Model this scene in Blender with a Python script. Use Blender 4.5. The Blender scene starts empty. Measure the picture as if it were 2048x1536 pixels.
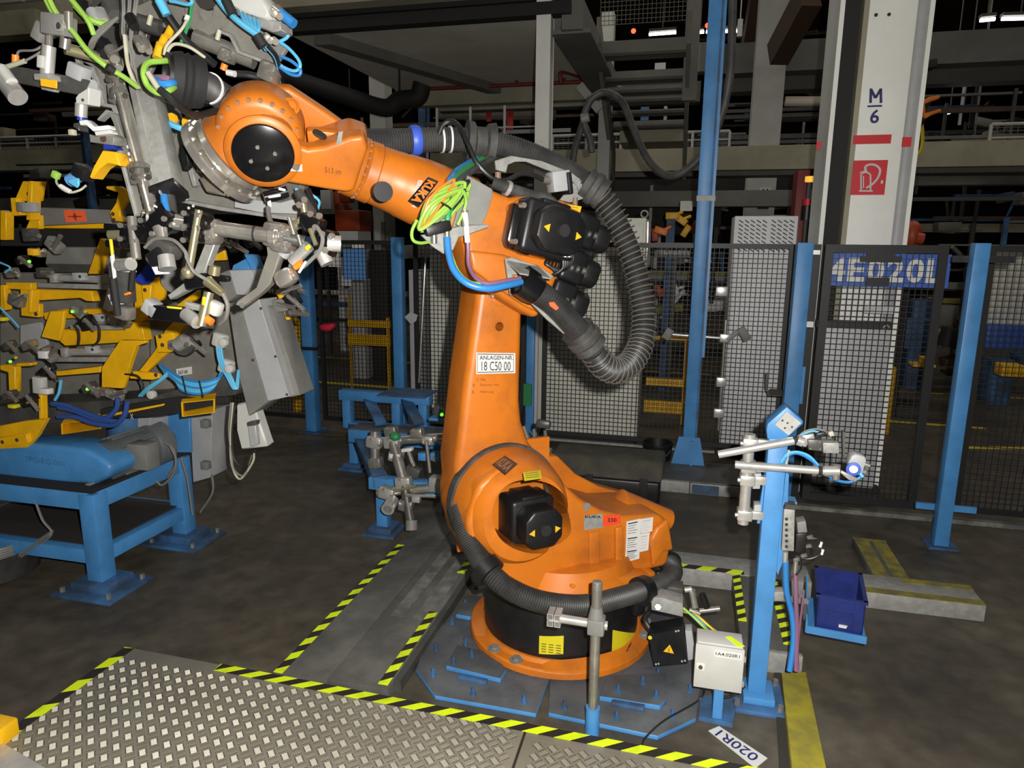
import bpy, bmesh, math, random
from mathutils import Vector, Matrix
random.seed(7)
V = Vector
PI = math.pi
R_ = math.radians
scene = bpy.context.scene
COL = scene.collection

# ------------------------------------------------------------------ camera
FPX, CAM_H, PITCH, ROLL = 1400.0, 1.9, R_(11.5), R_(0.5)
_fw = V((0, math.cos(PITCH), -math.sin(PITCH)))
_u0 = V((0, math.sin(PITCH), math.cos(PITCH)))
_r0 = V((1, 0, 0))
_R = _r0 * math.cos(ROLL) + _u0 * math.sin(ROLL)
_U = _u0 * math.cos(ROLL) - _r0 * math.sin(ROLL)
CAMP = V((0, 0, CAM_H))
cd = bpy.data.cameras.new('camera')
cd.sensor_width = 36.0
cd.lens = FPX / 2048 * 36.0
cd.clip_start = 0.05
cd.clip_end = 300
cam = bpy.data.objects.new('camera', cd)
COL.objects.link(cam)
cam.matrix_world = Matrix(((_R.x, _U.x, -_fw.x, 0), (_R.y, _U.y, -_fw.y, 0), (_R.z, _U.z, -_fw.z, CAM_H), (0, 0, 0, 1)))
scene.camera = cam

# ------------------------------------------------------------------ world, flash, hall light, exposure
w = bpy.data.worlds.new('hall_air')
scene.world = w
w.use_nodes = True
w.node_tree.nodes['Background'].inputs[0].default_value = (0.75, 0.85, 1.0, 1)
w.node_tree.nodes['Background'].inputs[1].default_value = 0.02


def lamp(name, kind, loc, power, color=(1, 1, 1), size=0.1, sy=None, rot=(0, 0, 0)):
    l = bpy.data.lights.new(name, kind)
    l.energy = power
    l.color = color
    if kind == 'AREA':
        l.size = size
        if sy:
            l.shape = 'RECTANGLE'
            l.size_y = sy
    else:
        l.shadow_soft_size = size
    o = bpy.data.objects.new(name, l)
    o.location = loc
    o.rotation_euler = rot
    COL.objects.link(o)
    return o


lamp('camera_flash', 'POINT', (0.10, 0.02, 1.98), 620, (1.0, 0.97, 0.92), 0.018)
# the rows of fluorescent lamps under the hall roof
for _i, (_x, _y) in enumerate(((-5, 8), (1, 9), (7, 8), (-9, 15), (-1, 16), (7, 16), (14, 15), (-5, -2), (5, -2))):
    lamp('hall_light', 'AREA', (_x, _y, 7.4), 62, (1.0, 0.95, 0.86), 5.0, 0.5)
vs = scene.view_settings
vs.view_transform = 'Standard'
vs.look = 'None'
vs.gamma = 1.0
vs.use_curve_mapping = False
vs.exposure = 0.0


# ------------------------------------------------------------------ frames: pixel -> point on a real plane
def ray(px, py):
    return _fw + _R * ((px - 1024) / FPX) - _U * ((py - 768) / FPX)


class Fr:
    def __init__(s, o, ex, ey, ez):
        s.o, s.ex, s.ey, s.ez = V(o), V(ex).normalized(), V(ey).normalized(), V(ez).normalized()

    def loc(s, P):
        d = P - s.o
        return V((d.dot(s.ex), d.dot(s.ey), d.dot(s.ez)))

    def wor(s, p):
        return s.o + s.ex * p[0] + s.ey * p[1] + s.ez * p[2]

    def _pl(s, px, py, n, c):
        d = ray(px, py)
        t = (c - (CAMP - s.o).dot(n)) / d.dot(n)
        return s.loc(CAMP + d * t)

    def x(s, px, py, c):
        return s._pl(px, py, s.ex, c)

    def y(s, px, py, c):
        return s._pl(px, py, s.ey, c)

    def z(s, px, py, c):
        return s._pl(px, py, s.ez, c)

    def ys(s, pts, c):
        return [s.y(a, b, c) for a, b in pts]

    def mat(s, base):
        o = s.wor(base)
        return Matrix(((s.ex.x, s.ey.x, s.ez.x, o.x), (s.ex.y, s.ey.y, s.ez.y, o.y), (s.ex.z, s.ey.z, s.ez.z, o.z), (0, 0, 0, 1)))


def zfr(ox, oy, deg, oz=0.0):
    a = R_(deg)
    return Fr((ox, oy, oz), (math.cos(a), math.sin(a), 0), (-math.sin(a), math.cos(a), 0), (0, 0, 1))


CF = zfr(0, 0, -14)          # the robot cell: x to the right along the fence, y into the cell
WF = zfr(0, 0, 0)            # plain world axes
RF = zfr(0.25, 3.17, 204)    # the robot: x forward, y towards the viewer, z up


# ------------------------------------------------------------------ materials
MATS = {}


def nd(nt, t, **kw):
    n = nt.nodes.new(t)
    for k, v in kw.items():
        setattr(n, k, v)
    return n


def M(name, col, rough=0.5, metal=0.0, var=0.0, col2=None, scale=6.0, bump=0.0, bscale=80.0, emit=None, alpha=None, lo=0.4, hi=0.65, coat=0.0, spec=0.5):
    m = bpy.data.materials.new(name)
    m.use_nodes = True
    nt = m.node_tree
    b = nt.nodes['Principled BSDF']
    c = (*col, 1)
    b.inputs['Base Color'].default_value = c
    b.inputs['Roughness'].default_value = rough
    b.inputs['Metallic'].default_value = metal
    b.inputs['Specular IOR Level'].default_value = spec
    if coat:
        b.inputs['Coat Weight'].default_value = coat
        b.inputs['Coat Roughness'].default_value = 0.2
    tc = None
    if var or col2 or bump:
        tc = nd(nt, 'ShaderNodeNewGeometry')
    if var or col2:
        n = nd(nt, 'ShaderNodeTexNoise')
        n.inputs['Scale'].default_value = scale
        n.inputs['Detail'].default_value = 7
        n.inputs['Roughness'].default_value = 0.62
        nt.links.new(tc.outputs['Position'], n.inputs['Vector'])
        r = nd(nt, 'ShaderNodeValToRGB')
        r.color_ramp.elements[0].position = lo
        r.color_ramp.elements[1].position = hi
        d = col2 if col2 else tuple(x * (1 - var) for x in col)
        r.color_ramp.elements[0].color = (*d, 1)
        r.color_ramp.elements[1].color = c
        nt.links.new(n.outputs['Fac'], r.inputs['Fac'])
        nt.links.new(r.outputs['Color'], b.inputs['Base Color'])
    if bump:
        n2 = nd(nt, 'ShaderNodeTexNoise')
        n2.inputs['Scale'].default_value = bscale
        n2.inputs['Detail'].default_value = 4
        nt.links.new(tc.outputs['Position'], n2.inputs['Vector'])
        bp = nd(nt, 'ShaderNodeBump')
        bp.inputs['Strength'].default_value = bump
        bp.inputs['Distance'].default_value = 0.004
        nt.links.new(n2.outputs['Fac'], bp.inputs['Height'])
        nt.links.new(bp.outputs['Normal'], b.inputs['Normal'])
    if emit:
        b.inputs['Emission Color'].default_value = (*col, 1)
        b.inputs['Emission Strength'].default_value = emit
    if alpha is not None:
        b.inputs['Alpha'].default_value = alpha
    MATS[name] = m
    return m


M('orange', (0.56, 0.155, 0.010), 0.42, col2=(0.37, 0.105, 0.012), scale=4.5, bump=0.08, bscale=240, lo=0.3, hi=0.56)
M('orange_dusty', (0.42, 0.14, 0.03), 0.6, col2=(0.2, 0.13, 0.09), scale=7)
M('black_plastic', (0.010, 0.010, 0.011), 0.42, var=0.3, scale=20)
M('black_matte', (0.012, 0.012, 0.012), 0.75)
M('black_gloss', (0.006, 0.006, 0.007), 0.22)
M('rubber', (0.018, 0.018, 0.018), 0.5, col2=(0.035, 0.034, 0.032), scale=12)
M('rubber_dusty', (0.075, 0.072, 0.066), 0.7, col2=(0.035, 0.034, 0.032), scale=14)
M('hose_grey', (0.075, 0.072, 0.068), 0.55, col2=(0.04, 0.04, 0.04), scale=9)
M('spring_wire', (0.105, 0.10, 0.09), 0.5)
M('blue', (0.065, 0.25, 0.55), 0.45, var=0.28, scale=5, lo=0.3, hi=0.6)
M('blue_dirty', (0.045, 0.145, 0.33), 0.6, col2=(0.032, 0.06, 0.11), scale=5)
M('plate_grey', (0.098, 0.104, 0.112), 0.6, col2=(0.058, 0.062, 0.068), scale=5, bump=0.1)
M('ramp_grey', (0.13, 0.13, 0.115), 0.55, col2=(0.075, 0.074, 0.066), scale=4, bump=0.1)
M('blue_crate', (0.012, 0.025, 0.17), 0.45, var=0.3, scale=14)
M('yellow', (0.85, 0.46, 0.006), 0.45, var=0.3, scale=5, lo=0.3, hi=0.6)
M('yellow_dirty', (0.30, 0.25, 0.025), 0.7, col2=(0.13, 0.12, 0.04), scale=14)
M('hazard_yellow', (0.74, 0.92, 0.008), 0.55, var=0.35, scale=9, lo=0.25, hi=0.5)
M('hazard_black', (0.02, 0.016, 0.014), 0.6)
M('label_yellow', (0.62, 0.54, 0.015), 0.5)
M('label_amber', (0.8, 0.42, 0.01), 0.5)
M('label_white', (0.62, 0.62, 0.60), 0.5)
M('label_red', (0.75, 0.06, 0.02), 0.5)
M('label_orange', (0.85, 0.12, 0.04), 0.5)
M('sign_red', (0.55, 0.012, 0.02), 0.5)
M('sign_blue', (0.035, 0.10, 0.40), 0.5)
M('sign_pale_blue', (0.10, 0.27, 0.60), 0.5)
M('ink', (0.012, 0.012, 0.018), 0.6)
M('ink_blue', (0.02, 0.02, 0.12), 0.6)
M('ink_brown', (0.10, 0.03, 0.01), 0.7)
M('steel', (0.48, 0.455, 0.41), 0.3, 0.72, var=0.3, scale=10)
M('chrome', (0.74, 0.70, 0.63), 0.22, 0.8, var=0.2, scale=10)
M('aluminium', (0.64, 0.63, 0.60), 0.33, 0.6, var=0.2, scale=12)
M('tool_plate', (0.25, 0.24, 0.21), 0.42, 0.15, var=0.25, scale=6)
M('dark_steel', (0.10, 0.098, 0.09), 0.4, 0.3, var=0.3, scale=9)
M('checker', (0.36, 0.335, 0.265), 0.42, 0.2, col2=(0.25, 0.23, 0.18), scale=2.2, lo=0.35, hi=0.7)
M('checker_rib', (0.38, 0.355, 0.28), 0.5, 0.25, var=0.25, scale=3)
M('galvanised', (0.33, 0.33, 0.31), 0.5, 0.15, var=0.25, scale=25)
M('cast_grey', (0.205, 0.205, 0.19), 0.55, var=0.2, scale=8)
M('motor_grey', (0.12, 0.135, 0.14), 0.55, var=0.2, scale=8)
M('cabinet', (0.70, 0.69, 0.60), 0.5, var=0.1, scale=3)
M('cabinet_grey', (0.46, 0.46, 0.47), 0.5, var=0.1, scale=3)
M('cabinet_white', (0.72, 0.73, 0.74), 0.5, var=0.08, scale=3)
M('box_white', (0.50, 0.50, 0.47), 0.45, var=0.08, scale=8)
M('panel_grey', (0.37, 0.375, 0.38), 0.5, var=0.12, scale=6)
M('fence_black', (0.010, 0.010, 0.011), 0.5)
M('column_white', (0.84, 0.84, 0.79), 0.55, var=0.1, scale=2)
M('column_grey', (0.48, 0.48, 0.44), 0.6, var=0.15, scale=2)
M('beam_beige', (0.36, 0.335, 0.235), 0.65, var=0.25, scale=1.5)
M('beam_grey', (0.17, 0.165, 0.14), 0.65, var=0.25, scale=1.5)
M('slab_grey', (0.74, 0.71, 0.63), 0.7, var=0.2, scale=0.8)
M('near_black', (0.03, 0.026, 0.022), 0.8)
M('brown', (0.065, 0.035, 0.02), 0.7)
M('pipe_red', (0.16, 0.02, 0.018), 0.5)
M('robot_red', (0.42, 0.06, 0.015), 0.5, var=0.2)
M('cloth_red', (0.55, 0.015, 0.04), 0.7)
M('strap_red', (0.45, 0.01, 0.01), 0.6)
M('cable_green', (0.27, 0.48, 0.07), 0.45)
M('cable_dark_green', (0.03, 0.27, 0.08), 0.45)
M('hose_blue', (0.03, 0.20, 0.52), 0.35)
M('hose_cyan', (0.10, 0.42, 0.66), 0.35)
M('hose_navy', (0.03, 0.07, 0.25), 0.25)
M('hose_violet', (0.22, 0.10, 0.17), 0.45)
M('cable_black', (0.014, 0.014, 0.014), 0.42)
M('cable_grey', (0.17, 0.165, 0.15), 0.5)
M('cable_tan', (0.42, 0.40, 0.30), 0.5)
M('ring_blue', (0.05, 0.11, 0.55), 0.45)
M('ball_blue', (0.02, 0.04, 0.32), 0.4)
M('tape_white', (0.7, 0.7, 0.68), 0.5)
M('plug_orange', (0.85, 0.22, 0.02), 0.45)
M('tarp', (0.045, 0.042, 0.036), 0.75, col2=(0.075, 0.07, 0.05), scale=8)
M('led_green', (0.2, 0.9, 0.05), 0.4, emit=1.2)
M('led_red', (1.0, 0.05, 0.02), 0.4, emit=5.0)
M('led_amber', (1.0, 0.45, 0.05), 0.4, emit=0.8)
M('tube_light', (1.0, 0.95, 0.98), 0.4, emit=6.0)
M('reflector', (0.8, 0.68, 0.56), 0.4)
M('green_part', (0.02, 0.2, 0.06), 0.5)
M('brass', (0.52, 0.47, 0.28), 0.26, 0.75)
M('line_yellow', (0.62, 0.50, 0.02), 0.6)

# concrete: dark, oily, with worn paler patches
m = bpy.data.materials.new('concrete')
m.use_nodes = True
MATS['concrete'] = m
nt = m.node_tree
b = nt.nodes['Principled BSDF']
geo = nd(nt, 'ShaderNodeNewGeometry')
n1 = nd(nt, 'ShaderNodeTexNoise')
n1.inputs['Scale'].default_value = 1.3
n1.inputs['Detail'].default_value = 9
n1.inputs['Roughness'].default_value = 0.65
n2 = nd(nt, 'ShaderNodeTexNoise')
n2.inputs['Scale'].default_value = 9
n2.inputs['Detail'].default_value = 8
cr = nd(nt, 'ShaderNodeValToRGB')
cr.color_ramp.elements[0].position = 0.33
cr.color_ramp.elements[0].color = (0.040, 0.033, 0.024, 1)
cr.color_ramp.elements[1].position = 0.72
cr.color_ramp.elements[1].color = (0.132, 0.113, 0.082, 1)
cr2 = nd(nt, 'ShaderNodeValToRGB')
cr2.color_ramp.elements[0].position = 0.3
cr2.color_ramp.elements[0].color = (0.6, 0.6, 0.6, 1)
cr2.color_ramp.elements[1].position = 0.7
cr2.color_ramp.elements[1].color = (1.1, 1.08, 1.05, 1)
mx = nd(nt, 'ShaderNodeMixRGB', blend_type='MULTIPLY')
mx.inputs[0].default_value = 1
for q in (n1, n2):
    nt.links.new(geo.outputs['Position'], q.inputs['Vector'])
nt.links.new(n1.outputs['Fac'], cr.inputs['Fac'])
nt.links.new(n2.outputs['Fac'], cr2.inputs['Fac'])
nt.links.new(cr.outputs['Color'], mx.inputs[1])
nt.links.new(cr2.outputs['Color'], mx.inputs[2])
nt.links.new(mx.outputs['Color'], b.inputs['Base Color'])
b.inputs['Roughness'].default_value = 0.55
bp = nd(nt, 'ShaderNodeBump')
bp.inputs['Strength'].default_value = 0.15
bp.inputs['Distance'].default_value = 0.004
nt.links.new(n2.outputs['Fac'], bp.inputs['Height'])
nt.links.new(bp.outputs['Normal'], b.inputs['Normal'])


# ------------------------------------------------------------------ mesh builder
def spl(pts, n=8, closed=False):
    P = [V(p) for p in pts]
    if len(P) < 3:
        return P
    out = []
    m = len(P)
    for i in range(m if closed else m - 1):
        p1, p2 = P[i], P[(i + 1) % m]
        p0 = P[i - 1] if (closed or i > 0) else p1 * 2 - p2
        p3 = P[(i + 2) % m] if (closed or i + 2 < m) else p2 * 2 - p1
        for k in range(n):
            t = k / n
            out.append(0.5 * ((2 * p1) + (p2 - p0) * t + (2 * p0 - 5 * p1 + 4 * p2 - p3) * t * t + (3 * p1 - p0 - 3 * p2 + p3) * t ** 3))
    if not closed:
        out.append(P[-1])
    return out


def perp(d):
    a = V((0, 0, 1)) if abs(d.z) < 0.9 else V((1, 0, 0))
    u = d.cross(a).normalized()
    return u, d.cross(u).normalized()


class MB:
    def __init__(s):
        s.v, s.f, s.m, s.cm = [], [], [], 0

    def mi(s, i):
        s.cm = i
        return s

    def add(s, vs_, fs):
        k = len(s.v)
        s.v += [V(q) for q in vs_]
        s.f += [tuple(k + i for i in f) for f in fs]
        s.m += [s.cm] * len(fs)
        return s

    def hexa(s, a):  # 8 points: bottom loop 0-3, top loop 4-7
        return s.add(a, [(3, 2, 1, 0), (4, 5, 6, 7), (0, 1, 5, 4), (1, 2, 6, 5), (2, 3, 7, 6), (3, 0, 4, 7)])

    def box(s, x0, x1, y0, y1, z0, z1):
        return s.hexa([(x0, y0, z0), (x1, y0, z0), (x1, y1, z0), (x0, y1, z0), (x0, y0, z1), (x1, y0, z1), (x1, y1, z1), (x0, y1, z1)])

    def cbox(s, c, sx, sy, sz, rot=None):
        c = V(c)
        rot = rot or Matrix.Identity(3)
        q = [V((a * sx / 2, b_ * sy / 2, d * sz / 2)) for d in (-1, 1) for a, b_ in ((-1, -1), (1, -1), (1, 1), (-1, 1))]
        return s.hexa([c + rot @ x for x in q])

    def bar(s, p0, p1, w_, h, up=(0, 0, 1)):
        p0, p1 = V(p0), V(p1)
        d = (p1 - p0).normalized()
        up = V(up)
        if abs(d.dot(up.normalized())) > 0.98:
            up = V((0, 1, 0))
        sd = d.cross(up).normalized()
        u = sd.cross(d).normalized()
        a, b_ = sd * w_ / 2, u * h / 2
        return s.hexa([p0 - a - b_, p0 + a - b_, p0 + a + b_, p0 - a + b_, p1 - a - b_, p1 + a - b_, p1 + a + b_, p1 - a + b_])

    def prism(s, pts, vec):
        P = [V(p) for p in pts]
        vec = V(vec)
        n = len(P)
        nrm = V((0, 0, 0))
        for i in range(n):
            nrm += P[i].cross(P[(i + 1) % n])
        if nrm.dot(vec) > 0:
            P.reverse()
        return s.add(P + [p + vec for p in P], [tuple(range(n)), tuple(range(2 * n - 1, n - 1, -1))] + [(i, n + i, n + (i + 1) % n, (i + 1) % n) for i in range(n)])

    def cyl(s, p0, p1, r0, r1=None, n=16):
        p0, p1 = V(p0), V(p1)
        r1 = r0 if r1 is None else r1
        d = (p1 - p0).normalized()
        u, v_ = perp(d)
        ring = [(u * math.cos(2 * PI * i / n) + v_ * math.sin(2 * PI * i / n)) for i in range(n)]
        return s.add([p0 + q * r0 for q in ring] + [p1 + q * r1 for q in ring],
                     [tuple(range(n))[::-1], tuple(range(n, 2 * n))] + [(i, (i + 1) % n, n + (i + 1) % n, n + i) for i in range(n)])

    def ring(s, p0, p1, ro, ri, n=24):
        return s.lathe(p0, V(p1) - V(p0), [(ri, 0), (ro, 0), (ro, (V(p1) - V(p0)).length), (ri, (V(p1) - V(p0)).length)], n, True)

    def lathe(s, c, ax, prof, n=32, loop=False, arc=None):
        c, d = V(c), V(ax).normalized()
        u, v_ = perp(d)
        vs_, fs = [], []
        for r, t in prof:
            for i in range(n):
                a = 2 * PI * i / n
                vs_.append(c + d * t + (u * math.cos(a) + v_ * math.sin(a)) * r)
        k = len(prof)
        for j in range(k if loop else k - 1):
            j2 = (j + 1) % k
            for i in range(n):
                i2 = (i + 1) % n
                fs.append((j * n + i, j * n + i2, j2 * n + i2, j2 * n + i))
        if not loop:
            fs.append(tuple(range(n))[::-1])
            fs.append(tuple((k - 1) * n + i for i in range(n)))
        return s.add(vs_, fs)

    def tube(s, pts, r, n=8, closed=False, sm=6, rad=None):
        P = spl(pts, sm, closed) if sm > 1 else [V(p) for p in pts]
        m_ = len(P)
        vs_, fs = [], []
        T0 = (P[1] - P[0]).normalized()
        u, v_ = perp(T0)
        for i in range(m_):
            if closed:
                t = (P[(i + 1) % m_] - P[i - 1]).normalized()
            else:
                t = (P[min(i + 1, m_ - 1)] - P[max(i - 1, 0)]).normalized()
            u = (u - t * u.dot(t)).normalized()
            v_ = t.cross(u)
            rr = rad(i / (m_ - 1)) if rad else r
            for k in range(n):
                a = 2 * PI * k / n
                vs_.append(P[i] + (u * math.cos(a) + v_ * math.sin(a)) * rr)
        for i in range(m_ if closed else m_ - 1):
            i2 = (i + 1) % m_
            for k in range(n):
                k2 = (k + 1) % n
                fs.append((i * n + k, i * n + k2, i2 * n + k2, i2 * n + k))
        if not closed:
            fs.append(tuple(range(n))[::-1])
            fs.append(tuple((m_ - 1) * n + k for k in range(n)))
        return s.add(vs_, fs)

    def hose(s, pts, r, pitch=0.012, amp=0.12, n=16):
        P = resample(spl(pts, 16), pitch / 2)
        k = [0]

        def rr(t):
            k[0] += 1
            return r * (1 - amp * (k[0] % 2))
        return s.tube(P, r, n, sm=1, rad=rr)

    def helix(s, pts, r, wire, pitch, n=5, seg=12):
        P = resample(spl(pts, 16), pitch / seg)
        t0 = (P[1] - P[0]).normalized()
        u, _ = perp(t0)
        out = []
        for i, p in enumerate(P):
            t = (P[min(i + 1, len(P) - 1)] - P[max(i - 1, 0)]).normalized()
            u = (u - t * u.dot(t)).normalized()
            v_ = t.cross(u)
            a = 2 * PI * i / seg
            out.append(p + (u * math.cos(a) + v_ * math.sin(a)) * r)
        return s.tube(out, wire, n, sm=1)

    def ball(s, c, r, sc=(1, 1, 1), n=12):
        c = V(c)
        m_ = n // 2
        vs_, fs = [], []
        for j in range(1, m_):
            th = PI * j / m_
            for i in range(n):
                a = 2 * PI * i / n
                vs_.append(c + V((math.sin(th) * math.cos(a) * r * sc[0], math.sin(th) * math.sin(a) * r * sc[1], math.cos(th) * r * sc[2])))
        vs_ += [c + V((0, 0, r * sc[2])), c - V((0, 0, r * sc[2]))]
        t, bt = len(vs_) - 2, len(vs_) - 1
        for j in range(m_ - 2):
            for i in range(n):
                fs.append((j * n + i, (j + 1) * n + i, (j + 1) * n + (i + 1) % n, j * n + (i + 1) % n))
        for i in range(n):
            fs.append((t, i, (i + 1) % n))
            fs.append((bt, (m_ - 2) * n + (i + 1) % n, (m_ - 2) * n + i))
        return s.add(vs_, fs)

    def plate(s, q, t):  # 4+ points, thickened towards the back of their own normal, facing the viewer side given by t<0 or t>0
        P = [V(p) for p in q]
        n = (P[1] - P[0]).cross(P[-1] - P[0]).normalized()
        return s.prism(P, n * t)

    def mesh(s, base=V((0, 0, 0)), bevel=0.0, seg=2, ang=30, sharp=38):
        me = bpy.data.meshes.new('m')
        me.from_pydata([p - base for p in s.v], [], s.f)
        for p, k in zip(me.polygons, s.m):
            p.material_index = k
        bm = bmesh.new()
        bm.from_mesh(me)
        bmesh.ops.recalc_face_normals(bm, faces=bm.faces)
        if bevel:
            es = [e for e in bm.edges if len(e.link_faces) == 2 and e.calc_face_angle(0) > R_(ang)]
            bmesh.ops.bevel(bm, geom=es, offset=bevel, segments=seg, affect='EDGES', profile=0.5, clamp_overlap=True)
        bm.to_mesh(me)
        bm.free()
        for p in me.polygons:
            p.use_smooth = True
        me.set_sharp_from_angle(angle=R_(sharp))
        return me


def resample(P, step):
    L = [0]
    for i in range(1, len(P)):
        L.append(L[-1] + (P[i] - P[i - 1]).length)
    n = max(2, int(L[-1] / step))
    out, j = [], 0
    for k in range(n + 1):
        d = L[-1] * k / n
        while j < len(P) - 2 and L[j + 1] < d:
            j += 1
        t = (d - L[j]) / max(1e-9, L[j + 1] - L[j])
        out.append(P[j].lerp(P[j + 1], t))
    return out


FRM = {}


def tag(o, label=None, cat=None, group=None, kind=None):
    for k, v_ in (('label', label), ('category', cat), ('group', group), ('kind', kind)):
        if v_:
            o[k] = v_
    return o


def T(name, label, cat, fr, base=(0, 0, 0), group=None, kind=None):
    o = bpy.data.objects.new(name, None)
    o.empty_display_size = 0.1
    COL.objects.link(o)
    o.matrix_world = fr.mat(V(base))
    FRM[o] = (fr, V(base))
    tag(o, label, cat, group, kind)
    return o


def mats_on(me, mat):
    for q in (mat if isinstance(mat, (list, tuple)) else [mat]):
        me.materials.append(MATS[q])


def part(name, mb, mat, parent, label=None, bevel=0.0, seg=2, ang=30, kind=None, sharp=38):
    root = parent
    while root.parent:
        root = root.parent
    fr, base = FRM[root]
    me = mb.mesh(base, bevel, seg, ang, sharp)
    me.name = name
    mats_on(me, mat)
    o = bpy.data.objects.new(name, me)
    COL.objects.link(o)
    o.parent = parent
    tag(o, label, None, None, kind)
    return o


def solo(name, mb, mat, fr, label, cat, base=None, group=None, kind=None, bevel=0.0, seg=2, sharp=38):
    if base is None:
        xs = [p.x for p in mb.v]; ys = [p.y for p in mb.v]; zs = [p.z for p in mb.v]
        base = V(((min(xs) + max(xs)) / 2, (min(ys) + max(ys)) / 2, min(zs)))
    me = mb.mesh(V(base), bevel, seg, 30, sharp)
    me.name = name
    mats_on(me, mat)
    o = bpy.data.objects.new(name, me)
    COL.objects.link(o)
    o.matrix_world = fr.mat(V(base))
    FRM[o] = (fr, V(base))
    return tag(o, label, cat, group, kind)


def sub_all(ob, cutter):
    """cut the closed shape of builder `cutter` (same working frame) out of mesh object ob"""
    root = ob
    while root.parent:
        root = root.parent
    fr, base = FRM[root]
    cm = cutter.mesh(base)
    c = bpy.data.objects.new('cut', cm)
    t = bpy.data.objects.new('tmp', ob.data)
    COL.objects.link(c)
    COL.objects.link(t)
    md = t.modifiers.new('b', 'BOOLEAN')
    md.operation = 'DIFFERENCE'
    md.object = c
    md.solver = 'EXACT'
    dg = bpy.context.evaluated_depsgraph_get()
    me = bpy.data.meshes.new_from_object(t.evaluated_get(dg))
    bpy.data.objects.remove(t)
    bpy.data.objects.remove(c)
    for p in me.polygons:
        p.use_smooth = True
    me.set_sharp_from_angle(angle=R_(38))
    me.name = ob.data.name
    ob.data = me


_FONT = {}


def text_mb(s, o, ex, ey, bold=0.0, depth=0.0006, mb=None, space=1.0):
    """lettering fitted into the parallelogram o, o+ex, o+ey of the working frame"""
    cu = bpy.data.curves.new('t', 'FONT')
    cu.body = s
    cu.size = 1
    cu.offset = bold
    cu.space_character = space
    cu.resolution_u = 3
    ob = bpy.data.objects.new('t', cu)
    COL.objects.link(ob)
    dg = bpy.context.evaluated_depsgraph_get()
    me = bpy.data.meshes.new_from_object(ob.evaluated_get(dg))
    bpy.data.objects.remove(ob)
    xs = [v_.co.x for v_ in me.vertices]
    ys = [v_.co.y for v_ in me.vertices]
    x0, x1, y0, y1 = min(xs), max(xs), min(ys), max(ys)
    o, ex, ey = V(o), V(ex), V(ey)
    n = ex.cross(ey).normalized() * depth
    mb = mb or MB()
    mb.add([o + ex * ((v_.co.x - x0) / (x1 - x0)) + ey * ((v_.co.y - y0) / (y1 - y0)) + n for v_ in me.vertices], [tuple(p.vertices) for p in me.polygons])
    bpy.data.meshes.remove(me)
    return mb


def struct(name, mb, mat, fr=None, label=None, cat=None, bevel=0):
    return solo(name, mb, mat, fr or CF, label, cat, kind='structure', bevel=bevel)


def copy_tree(o, parent=None):
    c = o.copy()
    COL.objects.link(c)
    c.parent = parent
    if o in FRM:
        FRM[c] = FRM[o]
    for ch in o.children:
        if ch.name in bpy.data.objects:
            copy_tree(ch, c)
    return c

# ================================================================== THE SETTING
def rect(px0, py0, px1, py1, v, d, fr=CF, mb=None, zfloor=None):
    a, b_ = fr.y(px0, py0, v), fr.y(px1, py1, v)
    z0 = b_.z if zfloor is None else zfloor
    return (mb or MB()).box(min(a.x, b_.x), max(a.x, b_.x), v, v + d, min(z0, a.z), max(z0, a.z))


struct('floor', MB().box(-30, 30, -8, 40, -0.2, 0), 'concrete', WF)
struct('wall_back', MB().box(-30, 30, 36, 36.3, 0, 9), 'near_black', WF)
struct('wall_left', MB().box(-24, -23.7, -8, 36, 0, 9), 'near_black', WF)
struct('wall_right', MB().box(26, 26.3, -8, 36, 0, 9), 'near_black', WF)
struct('wall_front', MB().box(-24, 26, -8, -7.7, 0, 9), 'near_black', WF)
struct('ceiling', MB().box(-24, 26, -8, 36, 8.2, 8.4), 'brown', WF)

# painted floor lines of the aisle beyond the fence
def floor_line(p0, p1, w_, label):
    a, b_ = CF.z(*p0, 0.0), CF.z(*p1, 0.0)
    solo('floor_line', MB().bar(a + V((0, 0, 0.002)), b_ + V((0, 0, 0.002)), w_, 0.004), 'line_yellow', CF, label, 'floor marking', group='painted aisle lines')


floor_line((540, 708), (900, 731), 0.09, 'far thin yellow floor line behind the left fence panels')
floor_line((540, 757), (900, 784), 0.10, 'near yellow floor line behind the left fence panels')
floor_line((1290, 742), (1420, 749), 0.06, 'short thin yellow floor line seen between the grey cabinets')
floor_line((1740, 780), (2060, 797), 0.07, 'far yellow floor line seen through the right gate')
floor_line((1760, 841), (1970, 857), 0.07, 'near yellow floor line seen through the right gate')
floor_line((1900, 895), (2060, 897), 0.07, 'yellow floor line behind the rightmost fence panel')

# ---- mezzanine platform overhead
ZS = 4.2
c = [CF.z(560, 76, ZS), CF.z(1100, 32, ZS), CF.z(1200, 163, ZS)]
mz = T('mezzanine', 'grey painted steel platform overhead with beige front beam', 'platform', CF, (c[0].x, 7.75, 0))
U0, U1 = -4.6, c[1].x + 0.25
part('deck', MB().box(U0, U1, 7.8, 10.8, ZS, ZS + 0.12), 'slab_grey', mz)
part('front_beam', MB().box(U0 - 3, U1, 7.55, 7.78, ZS + 0.25, ZS + 0.8).box(U0 - 3, U1, 7.5, 7.85, ZS + 0.2, ZS + 0.25), 'beam_beige', mz)
part('rear_beam', MB().box(U0, U1 + 0.2, 10.8, 11.0, ZS - 0.25, ZS + 0.1), 'beam_beige', mz)
part('side_beam', MB().box(U1 - 0.1, U1 + 0.12, 7.6, 11, ZS - 0.2, ZS + 0.1).box(U1 - 0.2, U1 + 0.2, 7.6, 11, ZS - 0.22, ZS - 0.18), 'beam_grey', mz)
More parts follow.
